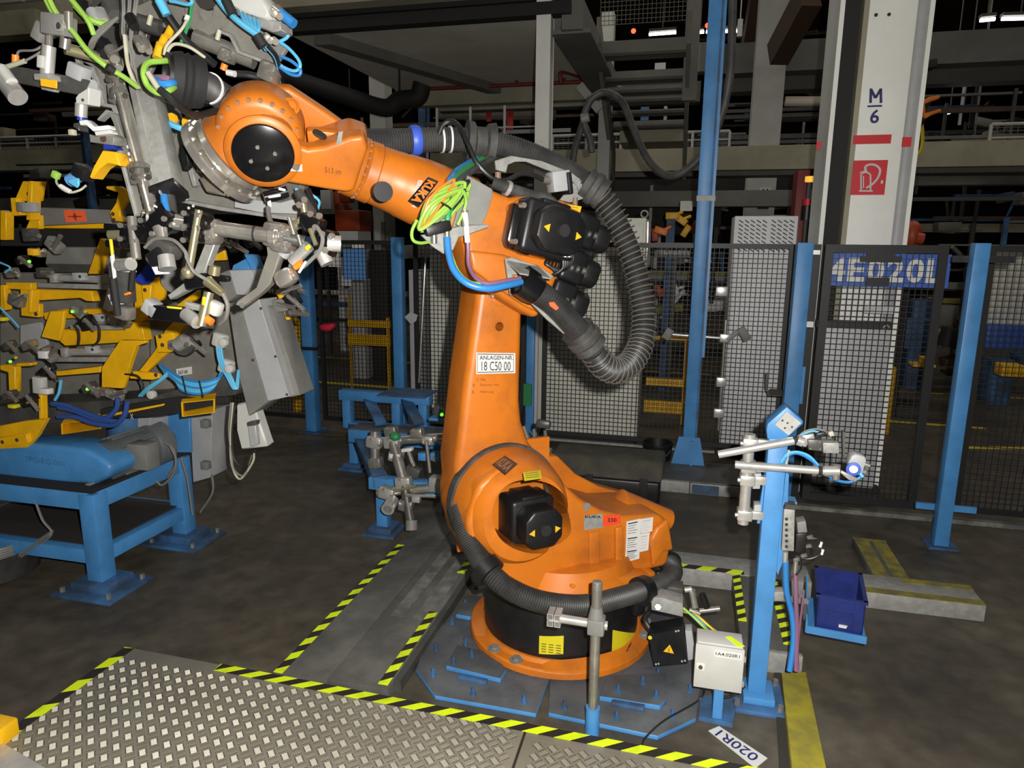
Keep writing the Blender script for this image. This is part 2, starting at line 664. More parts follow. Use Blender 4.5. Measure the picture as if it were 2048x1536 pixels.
part('side_beam', MB().hexa([(-4.3, 7.8, ZS - 0.12), (-4.1, 7.8, ZS - 0.12), (-2.9, 10.8, ZS - 0.12), (-3.1, 10.8, ZS - 0.12), (-4.3, 7.8, ZS), (-4.1, 7.8, ZS), (-2.9, 10.8, ZS), (-3.1, 10.8, ZS)]), 'beam_grey', mz)
solo('cable_tray', MB().bar((U0 - 2, 7.62, ZS + 0.02), (U1, 7.62, ZS + 0.02), 0.16, 0.12).bar((U0 - 2, 7.62, ZS + 0.14), (U1, 7.62, ZS + 0.14), 0.05, 0.05), 'black_matte', CF, 'black cable tray running under the beige front beam of the platform', 'cable tray')
pr = T('sprinkler_pipe', 'thin dark red sprinkler pipe under the rear edge of the platform', 'pipe', CF, (-2, 10.5, ZS - 0.15))
part('pipe', MB().cyl((-4.2, 10.55, ZS - 0.06), (U1 + 0.2, 10.55, ZS - 0.06), 0.028, n=10), 'pipe_red', pr)
for uu in (-2.6, -1.9, -0.9):
    part('hanger', MB().cyl((uu, 10.55, ZS - 0.08), (uu, 10.55, ZS + 0.02), 0.012, n=6).cyl((uu, 10.55, ZS - 0.02), (uu, 10.55, ZS + 0.02), 0.03, n=8), 'pipe_red', pr)
part('drop_nozzle', MB().tube([(U1 - 0.25, 10.55, ZS - 0.06), (U1 - 0.4, 10.4, ZS + 0.0), (U1 - 0.55, 10.1, ZS - 0.02), (U1 - 0.55, 10.1, ZS - 0.16)], 0.03, 8), 'pipe_red', pr)
bp_ = [CF.y(560, 150, 9.4), CF.y(700, 195, 9.4), CF.y(770, 216, 9.4), CF.y(800, 200, 9.4), CF.y(835, 195, 9.4), CF.y(845, 168, 9.4)]
solo('air_duct', MB().tube(bp_, 0.12, 10).cyl(bp_[1], V((bp_[1].x, bp_[1].y, ZS)), 0.012, n=6).cyl(bp_[3], V((bp_[3].x, bp_[3].y, ZS)), 0.012, n=6), 'black_matte', CF, 'thick black air duct bending below the platform', 'duct')

# ---- steel columns
def hcol(name, label, px, v, wd, z1, mat, dep=None, z0=0.0, side=0.02):
    p = CF.y(px, 300, v)
    dep = dep or wd
    t = T(name, label, 'column', CF, (p.x, v, z0))
    part('flange', MB().box(p.x - wd / 2, p.x + wd / 2, v, v + side, z0, z1), mat, t)
    part('flange', MB().box(p.x - wd / 2, p.x + wd / 2, v + dep - side, v + dep, z0, z1), mat, t)
    part('web', MB().box(p.x - 0.01, p.x + wd / 2 - 0.004, v + side, v + dep - side, z0, z1), mat, t)
    return t, p


t, p = hcol('steel_column', 'white steel column rising behind the orange robot arm', 1083, 7.55, 0.15, 6.0, 'column_white', 0.2)
g = MB().prism([(p.x - 0.075, 7.6, 5.0), (p.x - 0.55, 7.6, 5.0), (p.x - 0.55, 7.6, 4.72), (p.x - 0.42, 7.6, 4.66), (p.x - 0.075, 7.6, 4.34)], (0, 0.02, 0))
part('gusset', g, 'column_grey', t)
part('gusset_edge', MB().bar((p.x - 0.55, 7.58, 4.74), (p.x - 0.12, 7.58, 4.34), 0.012, 0.05), 'column_white', t)
part('base_plate', MB().box(p.x - 0.16, p.x + 0.16, 7.45, 7.85, 0, 0.03), 'column_grey', t)
t, p = hcol('steel_column', 'grey steel column with knee brace beside the metal stairs', 1207, 10.4, 0.17, 5.0, 'column_grey', 0.2)
q0, q1 = CF.y(1160, 172, 10.42), CF.y(1200, 222, 10.42)
part('knee_brace', MB().bar(q0, q1, 0.16, 0.12), 'column_grey', t)
hcol('steel_column', 'grey column with a crossbar behind the orange wrist', 757, 11.5, 0.28, 5.0, 'column_grey', 0.3)
t, p = hcol('steel_column', 'beige grey far column carrying a small nameplate', 1528, 13.5, 0.5, 8.0, 'column_grey', 0.4)
part('nameplate', rect(1520, 376, 1540, 400, 13.47, 0.03), 'cabinet_white', t)
part('nameplate_band', rect(1515, 412, 1537, 418, 13.47, 0.03), 'brown', t)
mb = text_mb('M', CF.y(1524, 388, 13.465), V((0.10, 0, 0)), V((0, 0, 0.09)), 0.02)
text_mb('-', CF.y(1524, 391, 13.465), V((0.10, 0, 0)), V((0, 0, 0.012)), 0.02, mb=mb)
text_mb('1', CF.y(1527, 401, 13.465), V((0.05, 0, 0)), V((0, 0, 0.08)), 0.02, mb=mb)
part('lettering', mb, 'ink', t)

# the big M/6 pillar on the right
vP = 5.62
t = T('concrete_pillar', 'tall white hall pillar with letter and number, red bands and extinguisher sign', 'column', CF, (CF.y(1740, 480, vP).x, vP, 0))
def pcol(x0, x1, v0, d, z1=5.6, z0=0):
    return MB().box(CF.y(x0, 480, v0).x, CF.y(x1, 480, v0).x, v0, v0 + d, z0, z1)
part('front_plate', pcol(1692, 1783, vP, 0.4), 'column_white', t, bevel=0.004)
part('side_flange', pcol(1806, 1815, vP - 0.02, 0.5), 'column_white', t)
part('side_flange', pcol(1637, 1646, vP - 0.02, 0.5), 'column_white', t)
part('recess_panel', pcol(1646, 1690, vP + 0.1, 0.2), 'black_matte', t)
part('return_edge', pcol(1682, 1692, vP - 0.003, 0.1), 'beam_beige', t)
part('cable_conduit', MB().lathe((CF.y(1795, 480, vP).x, vP + 0.05, 0), (0, 0, 1), [(0.05, 0), (0.05, 5.6)], 14), 'panel_grey', t)
part('back_web', pcol(1783, 1806, vP + 0.1, 0.2), 'column_white', t)
ln = lambda y: CF.y(1740, y, vP).z
xl, xr = CF.y(1694, 280, vP).x, CF.y(1782, 280, vP).x
X = lambda px, py: CF.y(px, py, vP - 0.004)
part('red_band', MB().box(CF.y(1706, 280, vP).x, CF.y(1782, 280, vP).x, vP - 0.004, vP, ln(288), ln(270)), 'sign_red', t)
part('red_band', MB().box(CF.y(1806, 280, vP).x - .01, CF.y(1815, 280, vP).x + .02, vP - 0.026, vP - 0.02, ln(296), ln(277)), 'sign_red', t)
part('red_band', MB().box(CF.y(1633, 280, vP).x, CF.y(1643, 280, vP).x, vP - 0.026, vP - 0.02, ln(298), ln(281)), 'sign_red', t)
part('bolt_hole', MB().cyl(X(1752, 30), X(1752, 30) + V((0, -0.003, 0)), 0.012, n=10), 'ink', t)
part('bolt_hole', MB().cyl(X(1778, 29), X(1778, 29) + V((0, -0.003, 0)), 0.012, n=10), 'ink', t)
vq = vP - 0.006
def wl(s, x0, y1, x1, y0, bold, fr=CF, v=None, mb=None):
    v = vq if v is None else v
    a, b_, c_ = fr.y(x0, y1, v), fr.y(x1, y1, v), fr.y(x0, y0, v)
    return text_mb(s, a, V((b_.x - a.x, 0, 0)), V((0, 0, c_.z - a.z)), bold, mb=mb)
mb = MB()
for (a, b_), (c1, d1) in (((1741, 206), (1742, 177)), ((1741.5, 178), (1751, 196)), ((1751, 196), (1761.5, 178)), ((1761.5, 177), (1762, 206))):
    mb.bar(CF.y(a, b_, vq), CF.y(c1, d1, vq), 0.002, 0.017, (1, 0, 0.3) if a in (1741, 1761.5) and abs(a - c1) < 2 else (0, 0, 1))
wl('6', 1739, 247, 1757, 219, 0.02, mb=mb)
mb.box(X(1735, 211).x, X(1764, 211).x, vq - 0.001, vq + 0.001, ln(214.5), ln(211))
part('lettering', mb, 'ink_blue', t)
a, b_ = X(1700, 390), X(1776, 320)
es = T('wall_sign', 'red square fire extinguisher sign on the white pillar', 'sign', CF, (a.x, vP - 0.01, a.z))
part('panel', MB().box(a.x, b_.x, vP - 0.008, vP - 0.002, a.z, b_.z), 'sign_red', es)
S = lambda px, py: CF.y(px, py, vP - 0.011)
sy = MB()
sy.tube([S(1722, 381), S(1722, 350), S(1727, 345), S(1736, 345), S(1741, 350), S(1741, 381)], 0.006, 6, sm=1)
sy.tube([S(1718, 382), S(1745, 382)], 0.006, 6, sm=1)
sy.tube([S(1732, 376), S(1745, 368), S(1756, 355), S(1760, 340), S(1752, 331), S(1740, 329), S(1730, 333)], 0.008, 6)
sy.tube([S(1730, 333), S(1732, 345)], 0.009, 6, sm=1)
sy.tube([S(1719, 346), S(1733, 341)], 0.005, 6, sm=1)
sy.ball(S(1764, 364), 0.012, (0.7, 0.3, 1.2), 8)
sy.tube([S(1727, 376), S(1727, 352)], 0.004, 5, sm=1)
part('extinguisher_symbol', sy, 'label_white', es)

# ---- distant galleries, beams and rails
def far_beam(py0, py1, px0, px1, Y_, d, mat, label, name='gallery_beam', cat='beam'):
    return solo(name, rect(px0, py0, px1, py1, Y_, d), mat, CF, label, cat)


far_beam(185, 203, 875, 1400, 13.0, 0.3, 'beam_grey', 'grey gallery beam just below the red sprinkler pipe')
far_beam(306, 327, 860, 2300, 12.2, 0.35, 'beam_beige', 'long beige walkway beam across the middle of the hall')
far_beam(333, 340, 860, 2300, 12.4, 0.5, 'beam_grey', 'thin grey rail below the long beige walkway beam')
far_beam(385, 412, 960, 1680, 11.5, 0.3, 'beam_grey', 'low grey conveyor beam behind the hose loop')
far_beam(88, 108, 1440, 2300, 14.0, 0.4, 'beam_grey', 'upper beige crane beam on the right of the hall')
far_beam(135, 150, 1440, 2300, 15.0, 0.4, 'beam_grey', 'upper grey beam below the beige crane beam')
far_beam(338, 366, 1840, 2300, 15.0, 0.4, 'beam_grey', 'dark grey conveyor beam right of the pillar')
far_beam(300, 330, -200, 560, 13.0, 0.4, 'beam_beige', 'beige gallery beam behind the yellow welding fixture')
far_beam(40, 66, -200, 75, 9.0, 0.3, 'beam_beige', 'short beige beam end at the upper left corner')
far_beam(15, 24, -200, 180, 10.0, 0.3, 'beam_beige', 'thin beige beam at the top left edge')
far_beam(398, 428, -200, 700, 14.0, 0.4, 'beam_grey', 'low grey conveyor beam behind the welding fixture')
far_beam(447, 466, 1820, 2300, 16.0, 0.5, 'beam_beige', 'pale low beam behind the rightmost fence panel')
far_beam(430, 442, 1540, 1690, 13.0, 0.4, 'cabinet_white', 'white conveyor edge left of the pillar')


def railing(px0, px1, py0, py1, v, label, n=6, mesh=True):
    a, b_ = CF.y(px0, py1, v), CF.y(px1, py0, v)
    t_ = T('guard_railing', label, 'railing', CF, (a.x, v, a.z))
    part('top_rail', MB().cyl((a.x, v, b_.z), (b_.x, v, b_.z), 0.025, n=8), 'column_grey', t_)
    part('mid_rail', MB().cyl((a.x, v, (a.z + b_.z) / 2), (b_.x, v, (a.z + b_.z) / 2), 0.015, n=8), 'column_grey', t_)
    for k in range(n):
        x = a.x + (b_.x - a.x) * k / (n - 1)
        part('post', MB().box(x - 0.02, x + 0.02, v - 0.02, v + 0.02, a.z, b_.z), 'column_grey', t_)
    if mesh:
        m_ = MB()
        x = a.x
        while x < b_.x:
            m_.box(x - 0.004, x + 0.004, v, v + 0.006, a.z, b_.z)
            x += 0.09
        for k in range(8):
            z = a.z + (b_.z - a.z) * k / 8
            m_.box(a.x, b_.x, v, v + 0.006, z - 0.004, z + 0.004)
        part('wire_mesh', m_, 'beam_grey', t_, kind='stuff')


railing(1105, 1460, 262, 303, 12.3, 'mesh railing on the beige walkway behind the hose')
railing(875, 1080, 206, 303, 12.5, 'open railing on the walkway behind the robot forearm', 4, False)
railing(1975, 2300, 240, 303, 12.3, 'mesh railing at the right edge of the hall', 4)
railing(0, 170, 270, 300, 12.6, 'mesh railing behind the gripper at the far left', 4)
railing(-60, 160, -14, 14, 9.3, 'mesh railing along the top left corner', 5)
solo('supply_duct', MB().cyl(CF.y(880, 226, 13.8), CF.y(1110, 226, 13.8), 0.13, n=16), 'chrome', CF, 'shiny round duct behind the red straps', 'duct')
solo('supply_duct', MB().cyl(CF.y(1570, 203, 14.5), CF.y(1650, 203, 14.5), 0.09, n=12), 'reflector', CF, 'short pale duct left of the white pillar', 'duct')
for k, (px, wd_) in enumerate(((1020, 12), (1001, 5))):
    solo('hanging_strap', rect(px - wd_ / 2, 205, px + wd_ / 2, 222 if k else 258, 13.2, 0.02), 'strap_red', CF, ('long red strap hanging from the far railing', 'short red strap end beside the long one')[k], 'strap')
solo('hanging_strap', rect(973, 205, 982, 243, 13.2, 0.02), 'strap_red', CF, 'narrow red strap hanging left of the long one', 'strap')
solo('gallery_post', rect(836, 205, 850, 470, 11.8, 0.12, zfloor=0), 'blue_dirty', CF, 'dark blue post behind the corrugated hose', 'post')
solo('gallery_post', rect(162, 230, 182, 470, 11.0, 0.15, zfloor=0), 'blue_dirty', CF, 'dark blue post behind the welding gripper', 'post')

# stairs
st = T('metal_stairs', 'grey metal stairs hanging between the column and the blue mast', 'stairs', CF, (CF.y(1300, 340, 9.8).x, 9.8, 2.3))
xa, xb = CF.y(1215, 200, 10.0).x, CF.y(1370, 200, 10.0).x
for k, (y0, y1, v0) in enumerate(((78, 109, 9.2), (140, 160, 9.6), (172, 184, 9.9), (196, 203, 10.2), (219, 227, 10.5), (241, 256, 10.8))):
    z0, z1 = CF.y(1290, y1, v0).z, CF.y(1290, y0, v0).z
    part('tread', MB().box(xa, xb, v0, v0 + 0.24, z0, z0 + 0.035).box(xa, xb, v0, v0 + 0.02, z0, z1), 'beam_grey', st)
part('landing', rect(1240, 257, 1368, 282, 11.0, 0.8), 'beam_beige', st)
zt, zb = CF.y(1290, 60, 9.1).z, CF.y(1290, 345, 11.0).z
for xx, nm in ((xa - 0.04, 0), (xb, 1)):
    part('stringer', MB().hexa([(xx, 9.0, zt - 0.2), (xx + 0.05, 9.0, zt - 0.2), (xx + 0.05, 11.2, zb - 0.1), (xx, 11.2, zb - 0.1), (xx, 9.0, zt + 0.15), (xx + 0.05, 9.0, zt + 0.15), (xx + 0.05, 11.2, zb + 0.3), (xx, 11.2, zb + 0.3)]), 'beam_grey', st)
part('hanger_post', rect(1374, 0, 1392, 200, 9.6, 0.08), 'beam_grey', st)
part('handrail', MB().cyl((xa, 9.0, zt + 0.5), (xb, 9.0, zt + 0.5), 0.025, n=8), 'column_grey', st)
part('front_mesh', (lambda m_: ([m_.box(xa + k * 0.05, xa + k * 0.05 + 0.006, 9.0, 9.006, zt + 0.05, zt + 0.5) for k in range(int((xb - xa) / 0.05))], [m_.box(xa, xb, 9.0, 9.006, zt + 0.05 + k * 0.05, zt + 0.056 + k * 0.05) for k in range(9)], m_)[-1])(MB()), 'beam_grey', st, kind='stuff')
solo('wall_box', rect(1395, 85, 1420, 142, 11.0, 0.2), 'beam_grey', CF, 'small grey box hanging beside the blue mast', 'box')
solo('hanging_sign', rect(1476, 38, 1484, 72, 9.0, 0.03).box(CF.y(1480, 50, 9.0).x - 0.006, CF.y(1480, 50, 9.0).x + 0.006, 9.01, 9.02, CF.y(1480, 38, 9.0).z, 8.2), 'cabinet', CF, 'narrow cream hanging sign right of the blue mast', 'sign')
solo('notice_board', rect(1306, 186, 1358, 209, 14.0, 0.03).box(CF.y(1332, 200, 14.0).x - 0.03, CF.y(1332, 200, 14.0).x + 0.03, 14.03, 14.08, 0, CF.y(1332, 190, 14.0).z), 'cabinet_white', CF, 'white notice board seen between the stair treads', 'board')
solo('notice_board', rect(1310, 126, 1331, 138, 13.0, 0.03), 'cabinet_white', CF, 'small white notice high behind the stairs', 'board')
solo('notice_board', rect(1283, 190, 1297, 240, 14.2, 0.03).box(CF.y(1290, 200, 14.2).x - 0.03, CF.y(1290, 200, 14.2).x + 0.03, 14.23, 14.28, 0, CF.y(1290, 195, 14.2).z), 'sign_pale_blue', CF, 'small pale blue panel behind the stairs', 'panel')
solo('paper_sheet', rect(1361, 402, 1385, 422, 9.0, 0.01), 'cabinet', CF, 'beige paper sheet left of the blue mast', 'paper')

# fluorescent lamps in the distance
def tube_lamp(px0, py0, px1, py1, v, label):
    a, b_ = CF.y(px0, py0, v), CF.y(px1, py1, v)
    t_ = T('fluorescent_lamp', label, 'lamp', CF, ((a.x + b_.x) / 2, v, a.z), group='hall lamps')
    part('tube', MB().cyl(a, b_, 0.03, n=8), 'tube_light', t_)
    part('housing', MB().bar(a + V((0, 0.02, 0.07)), b_ + V((0, 0.02, 0.07)), 0.16, 0.05), 'beam_grey', t_)
    part('hanger', MB().cyl((a + b_) / 2 + V((0, 0.02, 0.09)), V(((a.x + b_.x) / 2, v + 0.02, 8.2)), 0.012, n=6), 'beam_grey', t_)


tube_lamp(1298, 69, 1352, 65, 16, 'glowing fluorescent lamp seen through the stairs')
tube_lamp(1393, 65, 1408, 64, 16.5, 'short glowing lamp left of the blue mast')
tube_lamp(1412, 64, 1480, 62, 17, 'glowing lamp crossing behind the blue mast')
tube_lamp(1960, 41, 1990, 38, 15, 'slanted glowing lamp at the upper right')
tube_lamp(2003, 38, 2080, 36, 15, 'long glowing lamp at the upper right corner')
tube_lamp(1915, 222, 1940, 219, 17, 'small glowing lamp right of the orange claw')
tube_lamp(1895, 226, 1905, 223, 17, 'tiny glowing lamp right of the orange claw')
tube_lamp(1918, 349, 1962, 344, 18, 'glowing lamp low at the right above the fence')
tube_lamp(1922, 357, 1950, 354, 18.5, 'faint glowing lamp just under the low right one')
for px, py in ((1267, 62), (1415, 51)):
    solo('signal_lamp', MB().ball(CF.y(px, py, 14), 0.045, n=10), 'led_red', CF, ('small red signal light left of the stair lamp', 'small red signal light beside the blue mast')[px > 1300], 'lamp')
solo('roof_beam', MB().bar(CF.y(1555, 110, 13), CF.y(1620, -10, 12), 0.3, 0.4), 'brown', CF, 'slanting brown roof beam left of the white pillar', 'beam')
solo('roof_beam', MB().bar(CF.y(1500, 95, 15), CF.y(1520, -20, 14), 0.3, 0.4), 'brown', CF, 'upright brown roof beam right of the blue mast', 'beam')

# clutter of the neighbouring lines, all dim
def dim(name, px0, py0, px1, py1, v, d, mat, label, cat, fl=None):
    return solo(name, rect(px0, py0, px1, py1, v, d, zfloor=fl), mat, CF, label, cat, bevel=0.008)


dim('conveyor_block', 1105, 345, 1690, 384, 14, 0.6, 'near_black', 'dark conveyor housing below the beige walkway', 'conveyor')
rb = T('distant_robot', 'small red orange robot standing behind the left fence', 'robot', CF, (CF.y(690, 460, 11).x, 11, 0))
part('base', rect(668, 420, 720, 462, 11, 0.5), 'robot_red', rb, bevel=0.03)
part('arm', MB().cyl(CF.y(690, 425, 11.2), CF.y(672, 385, 11.2), 0.14, 0.1), 'robot_red', rb)
part('cover', rect(676, 380, 700, 405, 10.9, 0.2), 'robot_red', rb, bevel=0.03)
part('pedestal', rect(672, 462, 716, 475, 11, 0.5, zfloor=0), 'cabinet_white', rb)
dim('paint_panel', 640, 380, 662, 418, 10.8, 0.1, 'cabinet_white', 'white panel beside the small red orange robot', 'panel')
dim('distant_cabinet', 745, 345, 775, 700, 10.4, 0.4, 'column_grey', 'tall pale cabinet edge behind the left fence', 'cabinet', 0.0)
cl = T('distant_gripper', 'bright orange two finger claw peeking out behind the pillar', 'gripper', CF, (CF.y(1850, 215, 9).x, 9, 2.0))
part('palm', MB().prism(CF.ys([(1836, 208), (1850, 203), (1852, 226), (1847, 236), (1836, 236)], 9), (0, 0.15, 0)), 'plug_orange', cl, bevel=0.01)
part('finger', MB().prism(CF.ys([(1842, 202), (1858, 194), (1880, 190), (1881, 196), (1862, 202), (1850, 208)], 9), (0, 0.12, 0)), 'plug_orange', cl, bevel=0.01)
part('finger', MB().prism(CF.ys([(1848, 226), (1862, 223), (1882, 217), (1883, 223), (1866, 229), (1850, 238)], 9), (0, 0.12, 0)), 'plug_orange', cl, bevel=0.01)
hs = [CF.y(1842, 240, 9.1), CF.y(1845, 270, 9.1), CF.y(1842, 300, 9.1), CF.y(1826, 316, 9.1)]
part('yellow_hose', MB().tube(hs, 0.02, 6), 'line_yellow', cl)
part('robot_arm', MB().cyl(CF.y(1836, 220, 9.07), CF.y(1815, 300, 9.3), 0.09, 0.12, n=12).cyl(CF.y(1815, 300, 9.3), V((CF.y(1815, 300, 9.3).x, 9.3, 0)), 0.1, 0.14, n=12), 'near_black', cl)
rr = T('distant_robot', 'orange robot joint visible above the fence right of the pillar', 'robot', CF, (CF.y(1830, 480, 8.5).x, 8.5, 0))
part('joint', MB().ball(CF.y(1823, 470, 8.5), 0.13, (0.8, 0.9, 1.2), 14), 'robot_red', rr)
part('wrist', MB().cyl(CF.y(1832, 476, 8.4), CF.y(1846, 478, 8.4), 0.06, n=12), 'robot_red', rr)
part('column', MB().cyl((CF.y(1823, 470, 8.5).x, 8.5, 0), CF.y(1823, 480, 8.5), 0.06, 0.05, n=12), 'near_black', rr)
bc = T('beacon_tower', 'slim signal tower with amber and red lights left of the pillar', 'lamp', CF, (CF.y(1613, 430, 6.9).x, 6.9, 0))
x0 = CF.y(1613, 430, 6.9).x
zz = lambda y: CF.y(1613, y, 6.9).z
part('pole', MB().cyl((x0, 6.9, 0), (x0, 6.9, zz(365)), 0.018, n=8), 'dark_steel', bc)
part('amber_lamp', MB().cyl((x0, 6.9, zz(364)), (x0, 6.9, zz(353)), 0.04, n=12), 'led_amber', bc)
part('red_lamp', MB().cyl((x0, 6.9, zz(411)), (x0, 6.9, zz(398)), 0.04, n=12), 'sign_red', bc)
part('body', MB().cyl((x0, 6.9, zz(440)), (x0, 6.9, zz(412)), 0.045, n=12), 'black_plastic', bc)
dim('distant_machine', 1596, 340, 1612, 440, 7.3, 0.3, 'pipe_red', 'dark red machine cover left of the pillar', 'machine', 0.0)

# dim production lines in the depth of the hall: rails, hangers, carriers, boxes
def line_clutter(name, label, cat, x0, x1, y0, y1, v0, v1, n, seed, bright=0.1):
    r = random.Random(seed)
    t_ = T(name, label, cat, CF, (CF.y((x0 + x1) / 2, y1, (v0 + v1) / 2).x, (v0 + v1) / 2, 0))
    for k in range(n):
        v = r.uniform(v0, v1)
        px, py = r.uniform(x0, x1), r.uniform(y0, y1)
        kind = r.random()
        m_ = r.choice(('near_black', 'near_black', 'dark_steel', 'beam_grey', 'beam_grey', 'brown', 'cast_grey', 'blue_dirty')) if r.random() > bright else r.choice(('column_grey', 'cabinet_grey', 'beam_beige', 'cabinet_white', 'yellow_dirty'))
        q = CF.y(px, py, v)
        if kind < 0.35:
            L = r.uniform(0.6, 3.5)
            part('rail', MB().box(q.x - L / 2, q.x + L / 2, v, v + 0.08, q.z - 0.03, q.z + r.uniform(-0.01, 0.06)), m_, t_)
        elif kind < 0.65:
            h = r.uniform(0.3, 1.2)
            part('hanger', MB().box(q.x - 0.025, q.x + 0.025, v, v + 0.05, q.z - h / 2, q.z + h / 2), m_, t_)
        elif kind < 0.85:
            part('carrier', MB().cbox(q, r.uniform(0.15, 0.6), 0.3, r.uniform(0.08, 0.3), Matrix.Rotation(r.uniform(-0.3, 0.3), 3, 'Y')), m_, t_, None, 0.01)
        else:
            part('strut', MB().bar(q, q + V((r.uniform(-0.5, 0.5), 0.1, r.uniform(-0.5, 0.5))), 0.04, 0.04), m_, t_)
    return t_


line_clutter('conveyor_line', 'dark overhead conveyor line right of the white pillar', 'conveyor', 1830, 2080, 130, 470, 13, 19, 60, 1)
line_clutter('conveyor_line', 'dark conveyor line between blue mast and white pillar', 'conveyor', 1440, 1640, 60, 430, 14, 19, 45, 2)
line_clutter('conveyor_line', 'dim body line behind the hose and the stairs', 'conveyor', 960, 1440, 340, 470, 12.6, 18, 60, 3, 0.16)
line_clutter('conveyor_line', 'dim machinery on the gallery behind the robot forearm', 'conveyor', 640, 1080, 205, 380, 13.5, 18, 45, 4)
line_clutter('conveyor_line', 'dim machinery behind the welding fixture at the left', 'conveyor', -60, 420, 190, 470, 12, 18, 60, 5)
line_clutter('conveyor_line', 'dim floor machinery beyond the right fence', 'conveyor', 1800, 2080, 480, 740, 9.5, 13, 45, 6, 0.2)
line_clutter('conveyor_line', 'dim floor machinery beyond the left fence', 'conveyor', 540, 850, 480, 660, 9.2, 12, 30, 8)
line_clutter('conveyor_line', 'dim floor machinery behind the wide fence panel', 'conveyor', 1300, 1460, 480, 660, 9.5, 12, 26, 9, 0.2)

# ================================================================== FENCE
def fence_panel(u0, u1, v, label, z0=0.12, z1=1.9, fw=0.04, pitch=0.04, wire=0.0042, fr=CF, name='mesh_fence', cat='fence'):
    t_ = T(name, label, cat, fr, ((u0 + u1) / 2, v, z0), group='black wire mesh fence')
    part('frame_bar', MB().box(u0, u1, v - 0.015, v + 0.015, z1 - fw, z1), 'fence_black', t_)
    part('frame_bar', MB().box(u0, u1, v - 0.015, v + 0.015, z0, z0 + fw), 'fence_black', t_)
    part('frame_bar', MB().box(u0, u0 + fw, v - 0.015, v + 0.015, z0 + fw, z1 - fw), 'fence_black', t_)
    part('frame_bar', MB().box(u1 - fw, u1, v - 0.015, v + 0.015, z0 + fw, z1 - fw), 'fence_black', t_)
    m_ = MB()
    n = int((u1 - u0 - 2 * fw) / pitch)
    h = wire / 2
    for k in range(1, n + 1):
        x = u0 + fw + (u1 - u0 - 2 * fw) * k / (n + 1)
        m_.box(x - h, x + h, v - h, v + h, z0 + fw, z1 - fw)
    n = int((z1 - z0 - 2 * fw) / pitch)
    for k in range(1, n + 1):
        z = z0 + fw + (z1 - z0 - 2 * fw) * k / (n + 1)
        m_.box(u0 + fw, u1 - fw, v + h, v + 3 * h, z - h, z + h)
    part('wire_mesh', m_, 'fence_black', t_, kind='stuff')
    return t_


VA, VB = 6.2, 5.3
fence_panel(-5.6, -3.66, VA, 'leftmost mesh fence panel partly hidden by the gripper')
fence_panel(-3.5, -2.66, VA, 'mesh fence panel with blue sign and red glove left of the robot')
fence_panel(-2.5, -1.42, VA, 'mesh fence panel directly behind the robot link arm')
p4 = fence_panel(-1.26, 0.82, VA, 'wide mesh fence panel behind the hose loop', z0=0.14)
part('sill_rail', MB().box(-1.26, 0.3, VA - 0.03, VA + 0.0, 0.09, 0.11), 'galvanised', p4)
gate = fence_panel(0.90, 1.66, VB, 'mesh gate with the large blue number sign', z0=0.05, fw=0.055, name='fence_gate', cat='gate')
fence_panel(1.90, 3.4, VB, 'rightmost mesh fence panel beyond the blue post', z0=0.06)


def post(px, py, label, w_=0.075, z1=1.93, v=None, mat='blue', foot=True):
    p_ = CF.z(px, py, 0) if v is None else V((CF.y(px, py, v).x, v, 0))
    t_ = T('fence_post', label, 'post', CF, p_, group='blue fence posts')
    part('shaft', MB().box(p_.x - w_ / 2, p_.x + w_ / 2, p_.y - w_ / 2, p_.y + w_ / 2, 0, z1), mat, t_, bevel=0.006)
    if foot:
        part('foot_plate', MB().box(p_.x - w_, p_.x + w_, p_.y - w_, p_.y + w_, 0, 0.012), 'blue_dirty', t_)
    return t_, p_


t, p = post(628, 862, 'blue fence post left of the blue rack', 0.11)
part('black_clamp', MB().box(p.x - 0.09, p.x + 0.12, p.y - 0.08, p.y - 0.055, 0.84, 0.87), 'fence_black', t)
part('clamp', MB().cyl((p.x - 0.05, p.y - 0.07, 1.42), (p.x + 0.02, p.y - 0.07, 1.40), 0.03, n=10), 'aluminium', t)
post(795, 480, 'blue fence post behind the blue rack', 0.1, v=VA)
t, p = post(1063, 640, 'blue fence post close behind the robot link arm', 0.075, v=VA - 0.06)
part('terminal_plate', rect(1047, 768, 1062, 812, VA - 0.13, 0.03), 'green_part', t, 'green terminal plate')
part('cable', MB().tube([CF.y(1048, 812, VA - 0.12), CF.y(1045, 840, VA - 0.12), CF.y(1052, 868, VA - 0.12)], 0.008, 6), 'cable_black', t)
part('side_strip', rect(1066, 625, 1073, 880, VA - 0.06, 0.02), 'cabinet_grey', t)
# tall mast
vm = CF.z(1385, 948, 0).y
t = T('tall_mast', 'tall blue square mast with gusseted foot rising to the roof', 'mast', CF, (0.12, vm, 0))
pm = CF.z(1385, 940, 0)
xm = pm.x - 0.02
part('shaft', MB().box(xm - 0.075, xm + 0.02, vm - 0.05, vm + 0.05, 0, 5.2), 'blue', t, bevel=0.005)
part('cable_channel', MB().box(xm + 0.02, xm + 0.035, vm - 0.045, vm + 0.04, 0, 5.2), 'blue_dirty', t)
part('cable_channel_lip', MB().box(xm + 0.035, xm + 0.055, vm - 0.05, vm - 0.03, 1.0, 5.2), 'blue', t)
part('clip', MB().box(xm - 0.08, xm + 0.06, vm - 0.055, vm - 0.05, 2.22, 2.26), 'dark_steel', t)
part('gusset', MB().prism([(xm - 0.18, vm - 0.052, 0.0), (xm + 0.13, vm - 0.052, 0.0), (xm + 0.06, vm - 0.052, 0.33), (xm - 0.11, vm - 0.052, 0.33)], (0, 0.02, 0)), 'blue', t)
part('stiffener', MB().box(xm - 0.012, xm + 0.012, vm - 0.08, vm - 0.05, 0.0, 0.3), 'blue', t)
